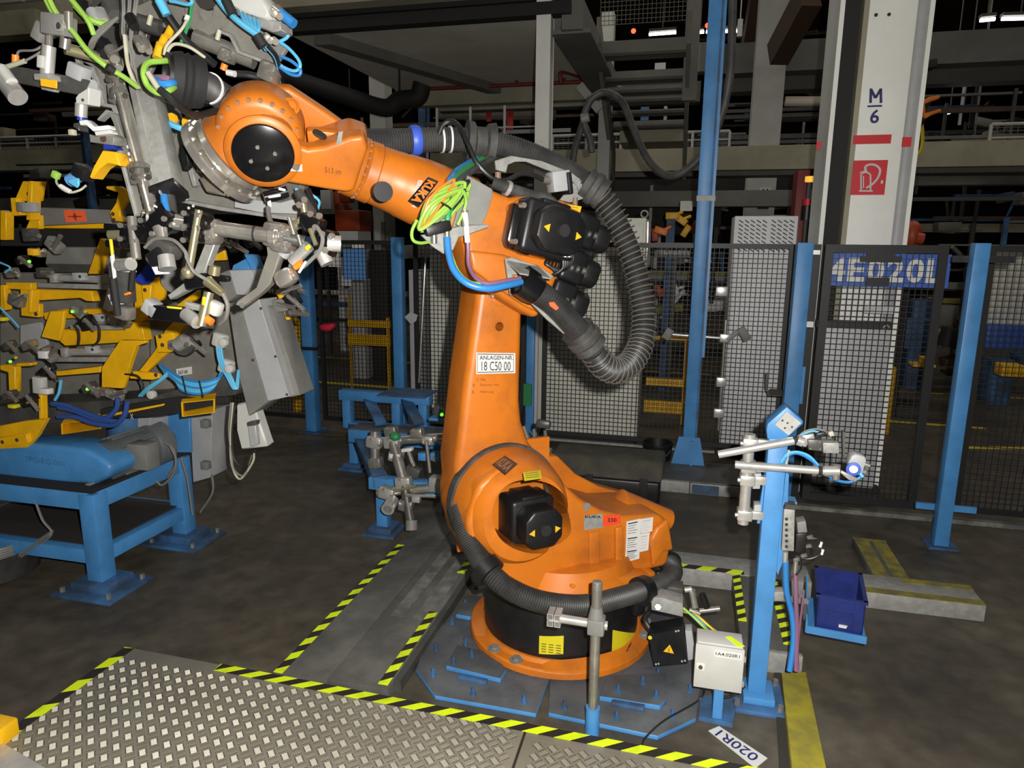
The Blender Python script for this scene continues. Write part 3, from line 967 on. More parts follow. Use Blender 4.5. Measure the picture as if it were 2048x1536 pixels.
# right corner posts
t, p = post(1878, 1090, 'blue fence post at the right with short side tabs', 0.085, z1=1.915)
part('side_tab', MB().box(p.x - 0.15, p.x + 0.2, p.y + 0.04, p.y + 0.06, 0.22, 0.26), 'blue', t)
part('top_bracket', MB().box(p.x - 0.13, p.x + 0.2, p.y + 0.03, p.y + 0.045, 1.80, 1.84), 'fence_black', t)
part('thin_rod', MB().cyl((p.x + 0.09, p.y + 0.2, 0.1), (p.x + 0.09, p.y + 0.2, 1.9), 0.008, n=6), 'blue_dirty', t)
xq = CF.y(1608, 500, VB - 0.02).x
t = T('gate_post', 'blue gate post with holes between mesh gate and wide panel', 'post', CF, (xq, VB, 0), group='blue fence posts')
part('shaft', MB().box(xq - 0.05, xq + 0.055, VB - 0.07, VB + 0.03, 0, 1.91), 'blue', t, bevel=0.005)
part('hinge', MB().box(xq + 0.055, xq + 0.10, VB - 0.06, VB - 0.03, 1.83, 1.86), 'aluminium', t)
part('hinge', MB().box(xq + 0.055, xq + 0.10, VB - 0.06, VB - 0.03, 1.33, 1.37), 'tape_white', t)
part('latch_plate', MB().box(xq + 0.05, xq + 0.075, VB - 0.065, VB - 0.05, 0.78, 1.05), 'blue', t)
# return between the two fence lines
for k, (vv, m_, wd_) in enumerate(((VA - 0.1, 'cabinet_grey', 0.03), (VA - 0.22, 'blue', 0.05), (VA - 0.36, 'fence_black', 0.06), (VA - 0.48, 'blue_dirty', 0.04), (VA - 0.6, 'fence_black', 0.06))):
    solo('return_rail', MB().box(0.86, 0.86 + wd_, vv - 0.03, vv + 0.03, 0, 1.9), m_, CF, ('grey upright strip at the fence corner', 'bright blue upright at the fence corner', 'wide black upright at the fence corner', 'narrow dull blue upright at the fence corner', 'black upright nearest the blue gate post')[k], 'post')
bk = MB().tube([CF.y(1534, 745, 5.6), CF.y(1533, 775, 5.6), CF.y(1538, 790, 5.6), CF.y(1576, 792, 5.6), CF.y(1578, 748, 5.6)], 0.008, 6, sm=1)
hb = T('hook_bracket', 'dark metal hook bracket at the fence corner above the blue stand', 'bracket', CF, CF.y(1555, 790, 5.6))
part('wire_hook', bk, 'chrome', hb)
part('tray', MB().prism(CF.ys([(1540, 780), (1575, 782), (1575, 791), (1540, 790)], 5.58), (0, 0.05, 0)), 'black_plastic', hb)

# gate sign
a, b_ = CF.y(1645, 568, VB + 0.03), CF.y(1903, 509, VB + 0.03)
sg = T('number_sign', 'blue sign reading 4E020L mounted on the mesh gate', 'sign', CF, (a.x, VB + 0.03, a.z))
part('panel', MB().box(a.x, b_.x, VB + 0.02, VB + 0.026, a.z - 0.01, b_.z), 'sign_blue', sg)
W_ = b_.x - a.x
H_ = b_.z - a.z
sx = a.x + W_ * 0.03
mb = MB()
cw = W_ * 0.94 / 6
for k, ch in enumerate('4E020L'):
    text_mb(ch, (sx + cw * k + 0.006, VB + 0.019, a.z + H_ * 0.1), (cw - 0.016, 0, 0), (0, 0, H_ * 0.76), 0.03, mb=mb)
part('lettering', mb, 'label_white', sg)
bl = T('gate_latch', 'black latch bars crossing the number sign on the gate', 'latch', CF, CF.y(1755, 580, VB - 0.02))
part('bar', rect(1722, 512, 1803, 525, VB - 0.04, 0.02), 'fence_black', bl)
part('bar', rect(1735, 506, 1790, 520, VB - 0.045, 0.02), 'fence_black', bl)
part('bar', rect(1733, 555, 1778, 572, VB - 0.04, 0.02), 'fence_black', bl)
part('rear_bar', rect(1729, 612, 1786, 628, VB + 0.05, 0.02), 'cabinet_grey', bl)
# dark mirrored sign behind the wide panel
a, b_ = CF.y(1316, 512, 8.6), CF.y(1380, 487, 8.6)
sg = T('number_sign', 'dark sign reading 4E020R dimly visible behind the hose', 'sign', CF, (a.x, 8.6, a.z))
part('panel', rect(1310, 485, 1385, 514, 8.6, 0.01), 'black_plastic', sg)
part('post', rect(1344, 514, 1350, 600, 8.61, 0.04, zfloor=0), 'fence_black', sg)
part('lettering', text_mb('4E020R', (a.x, 8.598, a.z + 0.02), (b_.x - a.x, 0, 0), (0, 0, b_.z - a.z - 0.02), 0.03), 'cabinet_grey', sg)

# things hanging on the left panel
solo('wall_sign', rect(686, 497, 731, 560, VA + 0.03, 0.01), 'sign_pale_blue', CF, 'pale blue sign behind the mesh left of the robot', 'sign')
solo('paper_sheet', rect(655, 502, 681, 534, VA + 0.03, 0.006), 'label_white', CF, 'white paper sheet left of the pale blue sign', 'paper')
solo('paper_sheet', rect(704, 482, 728, 496, VA + 0.03, 0.006), 'cabinet', CF, 'small cream note above the pale blue sign', 'paper')
solo('paper_sheet', rect(683, 552, 704, 572, VA + 0.04, 0.006), 'cabinet_grey', CF, 'grey note below the pale blue sign', 'paper')
gp = CF.y(652, 655, VA - 0.06)
gl = T('red_glove', 'red cloth glove hanging on the left mesh fence', 'glove', CF, gp)
part('body', MB().ball(gp, 0.075, (1.0, 0.35, 0.5), 12), 'cloth_red', gl)
part('cuff', MB().cyl(gp + V((0.05, 0, 0.012)), gp + V((0.095, 0, 0.03)), 0.035, 0.02, n=10), 'cloth_red', gl)
dp = CF.y(822, 635, VA - 0.03)
solo('tag_plate', MB().prism(CF.ys([(809, 634), (821, 624), (835, 630), (832, 642), (822, 649)], VA - 0.03), (0, 0.01, 0)), 'cabinet_grey', CF, 'small grey tilted tag on the fence left of the link arm', 'tag')
solo('support_rod', MB().cyl(CF.y(852, 495, VA - 0.04), CF.y(838, 765, VA - 0.04), 0.012, n=8), 'steel', CF, 'thin steel rod leaning on the fence behind the rack', 'rod')

# cabinets behind the fence
def cabinet(px0, px1, ytop, v, d, label, mat, z0=0.1, door=True, louvre=False):
    x0_, x1_ = CF.y(px0, ytop + 60, v).x, CF.y(px1, ytop + 60, v).x
    zt_ = CF.y((px0 + px1) / 2, ytop, v).z
    t_ = T('control_cabinet', label, 'cabinet', CF, ((x0_ + x1_) / 2, v + d / 2, 0))
    part('body', MB().box(x0_, x1_, v, v + d, z0, zt_), mat, t_, bevel=0.006)
    part('plinth', MB().box(x0_ + 0.02, x1_ - 0.02, v + 0.03, v + d - 0.03, 0, z0), 'black_matte', t_)
    if door:
        part('door', MB().box(x0_ + 0.02, x1_ - 0.02, v - 0.02, v, z0 + 0.03, zt_ - (0.36 if louvre else 0.05)), mat, t_, bevel=0.004)
    return t_, x0_, x1_, zt_


cabinet(1080, 1290, 436, VA + 0.2, 0.5, 'wide cream control cabinet behind the hose loop', 'cabinet')
eb = T('lifting_eye', 'steel ring eye bolt on top of the wide cream cabinet', 'eye bolt', CF, CF.y(1287, 436, VA + 0.3))
pe = CF.y(1289, 428, VA + 0.3)
part('ring', MB().tube([pe + V((0.03 * math.cos(k * PI / 4), 0, 0.03 * math.sin(k * PI / 4))) for k in range(8)], 0.008, 6, closed=True, sm=2), 'aluminium', eb)
part('shank', MB().cyl(pe + V((0, 0, -0.06)), pe + V((0, 0, -0.03)), 0.012, n=8), 'aluminium', eb)
solo('cabinet_rod', MB().cyl(CF.y(1296, 444, VA + 0.25), CF.y(1294, 530, VA + 0.25), 0.03, n=10), 'chrome', CF, 'short chrome cylinder at the right corner of the wide cream cabinet', 'cylinder')
cabinet(858, 930, 474, VA + 0.15, 0.5, 'cream control cabinet behind the robot link arm', 'cabinet')
cabinet(818, 838, 540, VA + 0.3, 0.3, 'narrow grey cabinet between blue post and cream cabinet', 'cabinet_grey')
t, x0, x1, zt = cabinet(1466, 1592, 432, VA + 0.22, 0.5, 'white cabinet with slanted louvre slots behind the fence corner', 'cabinet_white', louvre=True)
for s_ in range(2):
    for r_ in range(8):
        for c_ in range(5):
            xx = x0 + 0.035 + s_ * (x1 - x0) * 0.52 + c_ * 0.048
            z = zt - 0.03 - r_ * 0.034
            if xx < x1 - 0.05:
                part('louvre_slot', MB().prism([(xx, VA + 0.216, z), (xx + 0.036, VA + 0.216, z - 0.022), (xx + 0.036, VA + 0.216, z - 0.031), (xx, VA + 0.216, z - 0.009)], (0, 0.006, 0)), 'near_black', t)
# cabinet behind the gate
vc = 5.46
a, b_ = CF.y(1603, 965, vc), CF.y(1785, 660, vc)
t = T('control_cabinet', 'grey lower cabinet door behind the mesh gate', 'cabinet', CF, (a.x + 0.3, vc, 0))
xa_, xb_ = CF.y(1640, 660, vc).x, CF.y(1783, 660, vc).x
part('door', MB().box(xa_, xb_, vc, vc + 0.03, a.z, b_.z), 'cabinet_grey', t, bevel=0.004)
part('top_rail', MB().box(xa_ - 0.03, xb_, vc - 0.02, vc + 0.05, b_.z + 0.005, b_.z + 0.055), 'fence_black', t)
part('base', MB().box(xa_ - 0.02, xb_ + 0.05, vc, vc + 0.1, 0, a.z), 'black_matte', t)
part('lock_ring', MB().tube([CF.y(1773, 656, vc - 0.04) + V((0.018 * math.cos(k * PI / 4), 0, 0.018 * math.sin(k * PI / 4))) for k in range(7)], 0.005, 6, sm=2), 'aluminium', t)
# sensor arms mounted on a galvanised pole at the wide panel
vs_ = VA - 0.1
t = T('sensor_pole', 'steel pole with clamped sensors in front of the wide fence panel', 'sensor stand', CF, CF.y(1440, 880, vs_))
part('pole', MB().cyl(CF.y(1437, 860, vs_), CF.y(1452, 640, vs_), 0.016, n=10), 'steel', t)
part('cross_tube', MB().cyl(CF.y(1330, 668, vs_), CF.y(1455, 677, vs_), 0.013, n=10), 'aluminium', t)
part('clamp', MB().cbox(CF.y(1450, 676, vs_), 0.09, 0.06, 0.07), 'aluminium', t, bevel=0.006)
part('sensor', MB().cbox(CF.y(1336, 668, vs_ - 0.03), 0.07, 0.04, 0.10, Matrix.Rotation(0.5, 3, 'Y')), 'cast_grey', t, bevel=0.008)
part('sensor', MB().cbox(CF.y(1488, 668, vs_ - 0.03), 0.07, 0.04, 0.12, Matrix.Rotation(-0.6, 3, 'Y')), 'cast_grey', t, bevel=0.008)
part('sensor_arm', MB().cyl(CF.y(1455, 680, vs_ - 0.02), CF.y(1480, 660, vs_ - 0.03), 0.02, n=8), 'aluminium', t)
part('clamp_block', rect(1433, 755, 1452, 775, vs_ - 0.03, 0.06), 'aluminium', t, bevel=0.006)
part('clamp_block', rect(1428, 818, 1448, 837, vs_ - 0.03, 0.06), 'aluminium', t, bevel=0.006)
part('clamp_block', rect(1432, 573, 1455, 593, vs_ + 0.04, 0.06), 'aluminium', t, bevel=0.006)

# yellow guards beyond the fence
yb = T('yellow_barrier', 'yellow two bar barrier gate behind the left fence', 'barrier', CF, (CF.y(735, 700, 7.6).x, 7.6, 0))
part('lower_bar', rect(695, 668, 778, 693, 7.6, 0.05), 'yellow', yb)
part('upper_bar', rect(695, 640, 778, 656, 7.6, 0.05), 'yellow', yb)
part('post', rect(695, 590, 701, 720, 7.62, 0.05, zfloor=0), 'yellow', yb)
part('post', rect(772, 636, 778, 720, 7.62, 0.05, zfloor=0), 'yellow', yb)
yb = T('yellow_barrier', 'yellow crash barrier seen between cream cabinet and mast', 'barrier', CF, (CF.y(1330, 830, 7.4).x, 7.4, 0))
part('upper_bar', rect(1292, 756, 1384, 775, 7.4, 0.05), 'yellow', yb)
part('lower_bar', rect(1288, 801, 1382, 830, 7.38, 0.05), 'yellow', yb)
part('post', rect(1370, 680, 1378, 830, 7.45, 0.06, zfloor=0), 'yellow', yb)
part('rail', rect(1300, 672, 1390, 682, 7.5, 0.05), 'yellow', yb)
dim('yellow_block', 1826, 728, 1872, 736, 8.2, 0.2, 'yellow', 'flat yellow block beyond the gate', 'block')
dim('yellow_block', 1845, 715, 1862, 728, 8.2, 0.15, 'yellow', 'small upright yellow block beyond the gate', 'block')
dim('yellow_block', 2006, 730, 2048, 755, 8.0, 0.2, 'yellow', 'yellow block behind the rightmost fence panel', 'block')
dim('yellow_block', 1778, 735, 1790, 768, 7.6, 0.1, 'label_amber', 'amber upright guard beside the grey gate cabinet', 'guard', 0.0)
for k, (a0, a1, a2, a3) in enumerate(((1990, 500, 2048, 650), (1800, 640, 1860, 700), (1830, 600, 1850, 780), (1985, 720, 2000, 930))):
    dim('blue_machine', a0, a1, a2, a3, 8.6 + 0.3 * k, 0.3, ('cabinet', 'blue_dirty', 'blue_dirty', 'blue_dirty')[k], ('cream machine cover behind the rightmost panel', 'dull blue machine body beyond the gate', 'dull blue upright beam beyond the gate', 'blue leg behind the rightmost fence panel')[k], 'machine')
dim('dark_machine', 1975, 650, 2060, 700, 8.4, 0.4, 'sign_blue', 'dark blue drive unit behind the rightmost panel', 'machine')
dim('dark_machine', 1140, 415, 1440, 470, 13, 0.6, 'near_black', 'dark machine line behind the wide fence panel', 'machine')
tl = T('distant_tooling', 'cluster of yellow and orange tools behind the hose loop', 'tooling', CF, (CF.y(1340, 520, 9.1).x, 9.1, 0))
part('stand', rect(1334, 430, 1342, 600, 9.2, 0.08, zfloor=0), 'blue_dirty', tl)
for k, (px, py, mt_) in enumerate(((1345, 432, 'yellow'), (1322, 462, 'plug_orange'), (1362, 440, 'yellow'), (1318, 582, 'robot_red'), (1350, 580, 'cabinet_white'), (1310, 470, 'robot_red'), (1390, 455, 'robot_red'), (1372, 462, 'yellow'))):
    pp = CF.y(px, py, 8.9 + 0.1 * k)
    part('tool', MB().cbox(pp, 0.16, 0.12, 0.08, Matrix.Rotation(0.3 * k, 3, 'Y')).cyl(pp, pp + V((0.12, 0.02, 0.05)), 0.02, n=8), mt_, tl, None, 0.01)
for k, (a0, a1, a2, a3) in enumerate(((700, 560, 730, 632), (738, 500, 776, 620))):
    dim('dim_cabinet', a0, a1, a2, a3, 8.8, 0.4, ('cabinet_grey', 'near_black')[k], ('dim grey cabinet above the yellow barrier', 'black cabinet right of the pale blue sign')[k], 'cabinet', 0.0)
yc = MB().tube([CF.y(575, 690, 6.9), CF.y(590, 640, 6.9), CF.y(594, 700, 6.9), CF.y(596, 830, 6.9)], 0.05, 8)
solo('yellow_post', yc, 'yellow', CF, 'bent yellow guard tube left of the leftmost blue post', 'guard')

hc_ = T('hanging_cable', 'thick grey cable hanging in a loop beside the blue mast', 'cable', CF, CF.y(1340, 355, 5.9))
cpts = [(1466, -30, 5.75), (1464, 60, 5.75), (1460, 150, 5.75), (1440, 240, 5.8), (1400, 315, 5.85), (1345, 352, 5.9), (1300, 325, 6.0), (1268, 260, 6.1), (1245, 205, 6.2), (1212, 185, 6.3), (1185, 196, 6.3), (1170, 225, 6.3), (1168, 245, 6.3), (1180, 280, 6.3), (1184, 305, 6.3)]
part('cable', MB().tube([CF.y(*q) for q in cpts], 0.031, 10), 'hose_grey', hc_)
part('cable_clip', MB().cyl(CF.y(1163, 238, 6.28), CF.y(1178, 234, 6.28), 0.04, n=10), 'cast_grey', hc_)
part('cable_tail', MB().tube([CF.y(1168, 240, 6.3), CF.y(1158, 270, 6.35), CF.y(1148, 305, 6.4), CF.y(1145, 340, 6.4)], 0.03, 8), 'hose_grey', hc_)

# ================================================================== THE ROBOT
rob = T('industrial_robot', 'large orange six axis industrial robot with black motors and grey hose', 'robot', RF, (0, 0, 0.05))
RY = RF.y
ZB = 0.024
NEAR = V((0, 1, 0))


def rp(name, mb, mat, label=None, bevel=0.0, seg=3, parent=None, **k):
    return part(name, mb, mat, parent or rob, label, bevel, seg, **k)


def rlab(parent, name, pts, v, mat, t=0.002, label=None):
    """thin sticker on plane y=v of the robot, thickness towards the viewer"""
    return part(name, MB().prism(RF.ys(pts, v), (0, t, 0)), mat, parent, label)


def rtext(parent, s, x0, y1, x1, y0, v, mat, bold=0.01, skew=0.0, name='lettering'):
    a, b__, c__ = RY(x0, y1, v), RY(x1, y1, v), RY(x0 + skew, y0, v)
    return part(name, text_mb(s, a, b__ - a, c__ - a, bold, 0.0008), mat, parent)


def tri_label(parent, px, py, r, v, mat='label_amber', rot=0.0, fr=RF):
    c_ = fr.y(px, py, v)
    return part('warning_triangle', MB().prism([c_ + V((r * math.cos(rot + k * 2.094 + 1.571), 0, r * math.sin(rot + k * 2.094 + 1.571))) for k in range(3)], (0, 0.002, 0)), mat, parent)


def bolt_ring(parent, c, ax, r, n, br, h, mat='steel', a0=0.0, a1=2 * PI, name='bolt'):
    c, ax = V(c), V(ax).normalized()
    u, v_ = perp(ax)
    for k in range(n):
        a = a0 + (a1 - a0) * k / n
        q = c + (u * math.cos(a) + v_ * math.sin(a)) * r
        part(name, MB().cyl(q, q + ax * h, br, n=6), mat, parent)


# --- base
base = rp('base_frame', MB().lathe((0, 0, ZB), (0, 0, 1), [(0.30, 0), (0.43, 0), (0.445, 0.01), (0.445, 0.038), (0.437, 0.046), (0.40, 0.048), (0.387, 0.062), (0.30, 0.065)], 64), 'orange', 'orange bolted foot flange')
for k in range(3):
    a = R_(25 + 120 * k)
    for da in (-0.16, 0.16):
        q = V((math.cos(a + da) * 0.415, math.sin(a + da) * 0.415, ZB + 0.045))
        part('bolt', MB().cyl(q, q + V((0, 0, 0.005)), 0.032, n=20).cyl(q, q + V((0, 0, 0.016)), 0.021, n=6), 'cast_grey', base)
for k in range(3):   # raised wedge ribs between the bolt lugs
    a = R_(85 + 120 * k)
    w_ = MB()
    n = 16
    pts_o, vs0, fs0 = [], [], []
    for i in range(n + 1):
        b__ = a - 0.62 + 1.24 * i / n
        h = 0.045 * math.sin(PI * i / n) ** 0.6 if 0 < i < n else 0.0
        co, si = math.cos(b__), math.sin(b__)
        vs0 += [(co * 0.385, si * 0.385, ZB + 0.045), (co * 0.385, si * 0.385, ZB + 0.05 + h * 0.6), (co * 0.441, si * 0.441, ZB + 0.04 + h * 0.3), (co * 0.445, si * 0.445, ZB + 0.03)]
    for i in range(n):
        for j in range(4):
            fs0.append((i * 4 + j, i * 4 + (j + 1) % 4, i * 4 + 4 + (j + 1) % 4, i * 4 + 4 + j))
    fs0 += [(0, 1, 2, 3), tuple(n * 4 + q for q in (3, 2, 1, 0))]
    w_.add(vs0, fs0)
    part('foot_rib', w_, 'orange', base)
drum = rp('base_drum', MB().lathe((0, 0, ZB), (0, 0, 1), [(0.37, 0.055), (0.375, 0.06), (0.375, 0.315), (0.36, 0.32)], 64), 'black_plastic', 'black cylindrical base drum')
rp('rotating_rim', MB().lathe((0, 0, ZB), (0, 0, 1), [(0.35, 0.315), (0.392, 0.317), (0.398, 0.33), (0.392, 0.35), (0.36, 0.36), (0.33, 0.45), (0.2, 0.46)], 64), 'orange', 'orange rotating rim above the drum')


def drum_sticker(name, px0, py0, px1, py1, mat, extra=None):
    # bent on the drum surface
    r_ = 0.3775
    out = []
    for (px, py) in ((px0, py0), (px1, py0), (px1, py1), (px0, py1)):
        best = None
        for i in range(721):
            a = i * PI / 360
            q = V((math.cos(a) * r_, math.sin(a) * r_, 0))
            if q.y < 0:
                continue
            t_ = RY(px, py, q.y)
            e = abs(t_.x - q.x)
            if best is None or e < best[0]:
                best = (e, a, t_.z)
        out.append(best[1:])
    a0, a1 = out[0][0], out[1][0]
    n = 6
    vs0, fs0 = [], []
    for i in range(n + 1):
        f_ = i / n
        a = a0 + (a1 - a0) * f_
        zt_ = out[0][1] * (1 - f_) + out[1][1] * f_
        zb_ = out[3][1] * (1 - f_) + out[2][1] * f_
        for rr in (r_, r_ - 0.004):
            vs0 += [(math.cos(a) * rr, math.sin(a) * rr, zb_), (math.cos(a) * rr, math.sin(a) * rr, zt_)]
    for i in range(n):
        k = i * 4
        fs0 += [(k, k + 4, k + 5, k + 1), (k + 2, k + 3, k + 7, k + 6), (k + 1, k + 5, k + 7, k + 3), (k, k + 2, k + 6, k + 4)]
    o = part(name, MB().add(vs0, fs0), mat, drum)
    am = (a0 + a1) / 2
    c_ = V((math.cos(am), math.sin(am), 0)) * (r_ + 0.001)
    tx = V((math.sin(am), -math.cos(am), 0)) * (-1 if V((math.sin(am), -math.cos(am), 0)).x > 0 else 1)
    return c_, tx, (out[0][1] + out[1][1]) / 2, (out[3][1] + out[2][1]) / 2, abs(a1 - a0) * r_


c_, tx, zt_, zb_, wd_ = drum_sticker('yellow_label', 1079, 1272, 1127, 1308, 'label_yellow')
mk = MB()
for k in range(3):
    for j in range(4):
        o_ = c_ + tx * (-wd_ / 2 + wd_ * (0.1 + 0.3 * k)) + V((0, 0, zb_ + (zt_ - zb_) * (0.12 + 0.14 * j)))
        mk.bar(o_, o_ + tx * wd_ * 0.2, 0.0008, 0.003)
part('label_print', mk, 'ink', drum)
c_, tx, zt_, zb_, wd_ = drum_sticker('yellow_label', 1225, 1260, 1267, 1302, 'label_yellow')
mk = MB()
bz = lambda a, h: c_ + tx * (-wd_ / 2 + wd_ * a) + V((0, 0, zb_ + (zt_ - zb_) * h))
mk.ball(bz(0.84, 0.82), 0.006, n=8)
mk.bar(bz(0.84, 0.75), bz(0.84, 0.45), 0.001, 0.012)
mk.bar(bz(0.8, 0.48), bz(0.74, 0.14), 0.001, 0.006)
mk.bar(bz(0.86, 0.48), bz(0.94, 0.14), 0.001, 0.006)
mk.tube([bz(0.08, 0.3), bz(0.15, 0.5), bz(0.3, 0.55), bz(0.42, 0.4)], 0.0015, 5)
mk.tube([bz(0.5, 0.45), bz(0.6, 0.6), bz(0.7, 0.4)], 0.0015, 5)
mk.tube([bz(0.12, 0.82), bz(0.5, 0.82)], 0.003, 5, sm=1)
part('label_print', mk, 'ink', drum)
mk = MB()
mk.tube([bz(0.28, 0.12), bz(0.42, 0.3), bz(0.6, 0.2), bz(0.72, 0.1)], 0.002, 5)
mk.tube([bz(0.42, 0.3), bz(0.34, 0.05)], 0.002, 5, sm=1)
part('label_print', mk, 'sign_red', drum)

# --- rotating column
A2 = V((0.335, 0, 0.765))
VN = 0.25
body_px = [(1030, 925), (1085, 942), (1128, 968), (1165, 1000), (1205, 1022), (1250, 1034), (1322, 1030), (1336, 1040), (1343, 1095), (1338, 1128), (1325, 1166), (1300, 1185)]
bo = [RY(a, b_, VN) for a, b_ in body_px]
zl = 0.375
bo = [V((p.x, VN, max(p.z, zl))) for p in bo]
bo += [V((0.36, VN, zl)), V((0.47, VN, 0.47)), V((0.555, VN, 0.62)), V((0.585, VN, 0.76)), V((0.53, VN, 0.92)), V((0.43, VN, 0.985))]
col_ = rp('column_body', MB().prism(bo, (0, -0.36, 0)), 'orange', 'orange rotating column housing', 0.035, 4)
# opening of the motor bay
op = [(1066, 964), (1105, 972), (1135, 995), (1152, 1030), (1160, 1072), (1150, 1092), (1120, 1108), (1080, 1113), (1040, 1105), (1008, 1085), (992, 1055), (990, 1025), (1003, 992), (1030, 970)]
cut = [RY(a, b_, 0.33) for a, b_ in op]
sub_all(col_, MB().prism([V((p.x, -0.02, p.z)) for p in spl(cut, 4, True)], (0, 0.6, 0)))
ring_ = rp('hub_ring', MB().lathe(A2 + V((0, 0.06, 0)), (0, 1, 0), [(0.16, 0.018), (0.245, 0.018), (0.253, 0.03), (0.247, 0.10), (0.232, 0.17), (0.208, 0.22), (0.19, 0.24), (0.12, 0.245)], 72), 'orange', 'rounded orange housing ring around the motor bay')
sub_all(ring_, MB().prism([V((p.x, -0.02, p.z)) for p in spl(cut, 4, True)], (0, 0.6, 0)))
rp('rubber_seal', MB().lathe(A2 + V((0, 0.035, 0)), (0, 1, 0), [(0.2, 0), (0.262, 0), (0.262, 0.05), (0.2, 0.05)], 72, True), 'rubber_dusty', 'black band between link arm and housing')
bay = rp('motor_bay_wall', MB().box(0.06, 0.52, -0.06, -0.04, 0.5, 1.0), 'orange')
# far wall of the column, higher than the near one
fo = [RY(a, b_, -0.25) for a, b_ in ((1062, 905), (1100, 903), (1112, 915), (1135, 938), (1180, 962), (1262, 985), (1300, 1000), (1330, 1030))]
fo = fo + [V((fo[-1].x, -0.25, 0.38)), V((fo[0].x, -0.25, 0.38))]
rp('column_wall', MB().prism(fo, (0, 0.09, 0)), 'orange', None, 0.015, 3, col_)
# flared cover at the rear
cn0, cn1 = RY(1238, 1012, 0.02), RY(1336, 1040, 0.06)
rp('flared_cover', MB().lathe(cn0, cn1 - cn0, [(0.02, -0.03), (0.085, 0.0), (0.075, 0.08), (0.055, (cn1 - cn0).length), (0.03, (cn1 - cn0).length + 0.01)], 32), 'orange', None, parent=col_)
# near side ribs
for (x0_, y0_, x1_, y1_, wv) in ((1177, 1065, 1198, 1150, 0.012), (1228, 1054, 1243, 1140, 0.02)):
    pts = [RY(x0_, y0_, VN), RY(x1_, y0_ - 4, VN), RY(x1_, y1_ - 2, VN), RY(x0_, y1_, VN)]
    rp('rib', MB().prism(pts, (0, wv, 0)), 'orange', None, 0.008, 3, col_)
pts = [RY(a, b_, VN) for a, b_ in ((1308, 1052), (1330, 1035), (1340, 1095), (1320, 1100), (1300, 1130), (1296, 1075))]
rp('rib', MB().prism(pts, (0, 0.03, 0)), 'orange', None, 0.012, 3, col_)
q = RY(1291, 1150, VN)
rp('lug', MB().cbox(q, 0.06, 0.08, 0.06), 'orange', None, 0.012, 2, col_)
for (a, b_) in ((1184, 1141), (1240, 1128)):
    q = RY(a, b_, VN)
    rp('socket_screw', MB().cyl(q, q + NEAR * 0.006, 0.009, n=10).cyl(q + NEAR * 0.004, q + NEAR * 0.008, 0.005, n=6), 'steel', parent=col_)
q = RY(1173, 1013, VN)
rp('oil_glass', MB().cyl(q, q + NEAR * 0.004, 0.018, n=20), 'cast_grey', parent=col_)
rp('skirt', MB().prism([RY(a, b_, 0.33) for a, b_ in ((1140, 1170), (1240, 1155), (1300, 1150), (1318, 1175), (1250, 1186), (1150, 1196))], (0, -0.2, 0)), 'orange', None, 0.01, 2, col_)
# stickers on the column
VS = VN + 0.001
rlab(col_, 'type_plate', [(1168, 1031), (1204, 1027), (1206, 1055), (1168, 1060)], VS, 'galvanised')
rtext(col_, 'KUKA', 1170, 1036, 1202, 1031, VS + 0.003, 'ink', 0.03)
rlab(col_, 'red_label', [(1207, 1032), (1240, 1028), (1241, 1047), (1206, 1053)], VS, 'label_red')
rtext(col_, '330', 1215, 1044, 1233, 1036, VS + 0.003, 'ink', 0.02)
for k, q in enumerate((((1253, 1043), (1281, 1037), (1280, 1069), (1252, 1073)), ((1281, 1038), (1306, 1034), (1304, 1062), (1281, 1067)), ((1252, 1073), (1280, 1069), (1279, 1096), (1251, 1101)), ((1280, 1068), (1299, 1064), (1296, 1100), (1279, 1104)), ((1251, 1100), (1279, 1096), (1278, 1117), (1250, 1124)))):
    rlab(col_, 'paper_sticker', q, VS + 0.0005 * (k % 2), 'label_white')
    m_ = MB()
    for j in range(5):
        f0 = 0.18 + 0.16 * j
        P4 = [RY(*x, VS + 0.0035) for x in q]
        a_, b__ = P4[0].lerp(P4[3], f0), P4[1].lerp(P4[2], f0)
        m_.bar(a_.lerp(b__, 0.12), a_.lerp(b__, 0.8 - 0.1 * (j % 3)), 0.001, 0.005 if j == 0 else 0.0018)
    part('sticker_print', m_, 'ink' if k % 2 == 0 else 'cabinet_grey', col_)
# sticker and lettering on the hub ring: bent patches found where the view meets the ring
def cylhit(px, py, c, ax, r):
    o, d = RF.loc(CAMP), RF.loc(CAMP + ray(px, py)) - RF.loc(CAMP)
    ax = V(ax).normalized()
    oc = o - c
    dp, op_ = d - ax * d.dot(ax), oc - ax * oc.dot(ax)
    A, B, C_ = dp.dot(dp), 2 * dp.dot(op_), op_.dot(op_) - r * r
    t = (-B - math.sqrt(max(0.0, B * B - 4 * A * C_))) / (2 * A)
    p = oc + d * t
    return p.dot(ax), p - ax * p.dot(ax)


def bent(px4, c, ax, r, n=8, dr=0.0, fn=None, lift=0.002):
    """map unit square points onto the quad px4 (pixels tl,tr,br,bl) lying on a cylinder"""
    def f(u, v):
        a = (px4[0][0] * (1 - u) + px4[1][0] * u, px4[0][1] * (1 - u) + px4[1][1] * u)
        b__ = (px4[3][0] * (1 - u) + px4[2][0] * u, px4[3][1] * (1 - u) + px4[2][1] * u)
        x, y = b__[0] * (1 - v) + a[0] * v, b__[1] * (1 - v) + a[1] * v
        t, rad = cylhit(x, y, c, ax, r)
        return c + V(ax).normalized() * t + rad.normalized() * (r + lift)
    return f


def patch(f, n=8, thick=0.004, nrm=None):
    vs0, fs0 = [], []
    for i in range(n + 1):
        for j in range(3):
            vs0.append(f(i / n, j / 2))
    for i in range(n):
        for j in range(2):
            k = i * 3 + j
            fs0.append((k, k + 3, k + 4, k + 1))
    return MB().add(vs0, fs0)


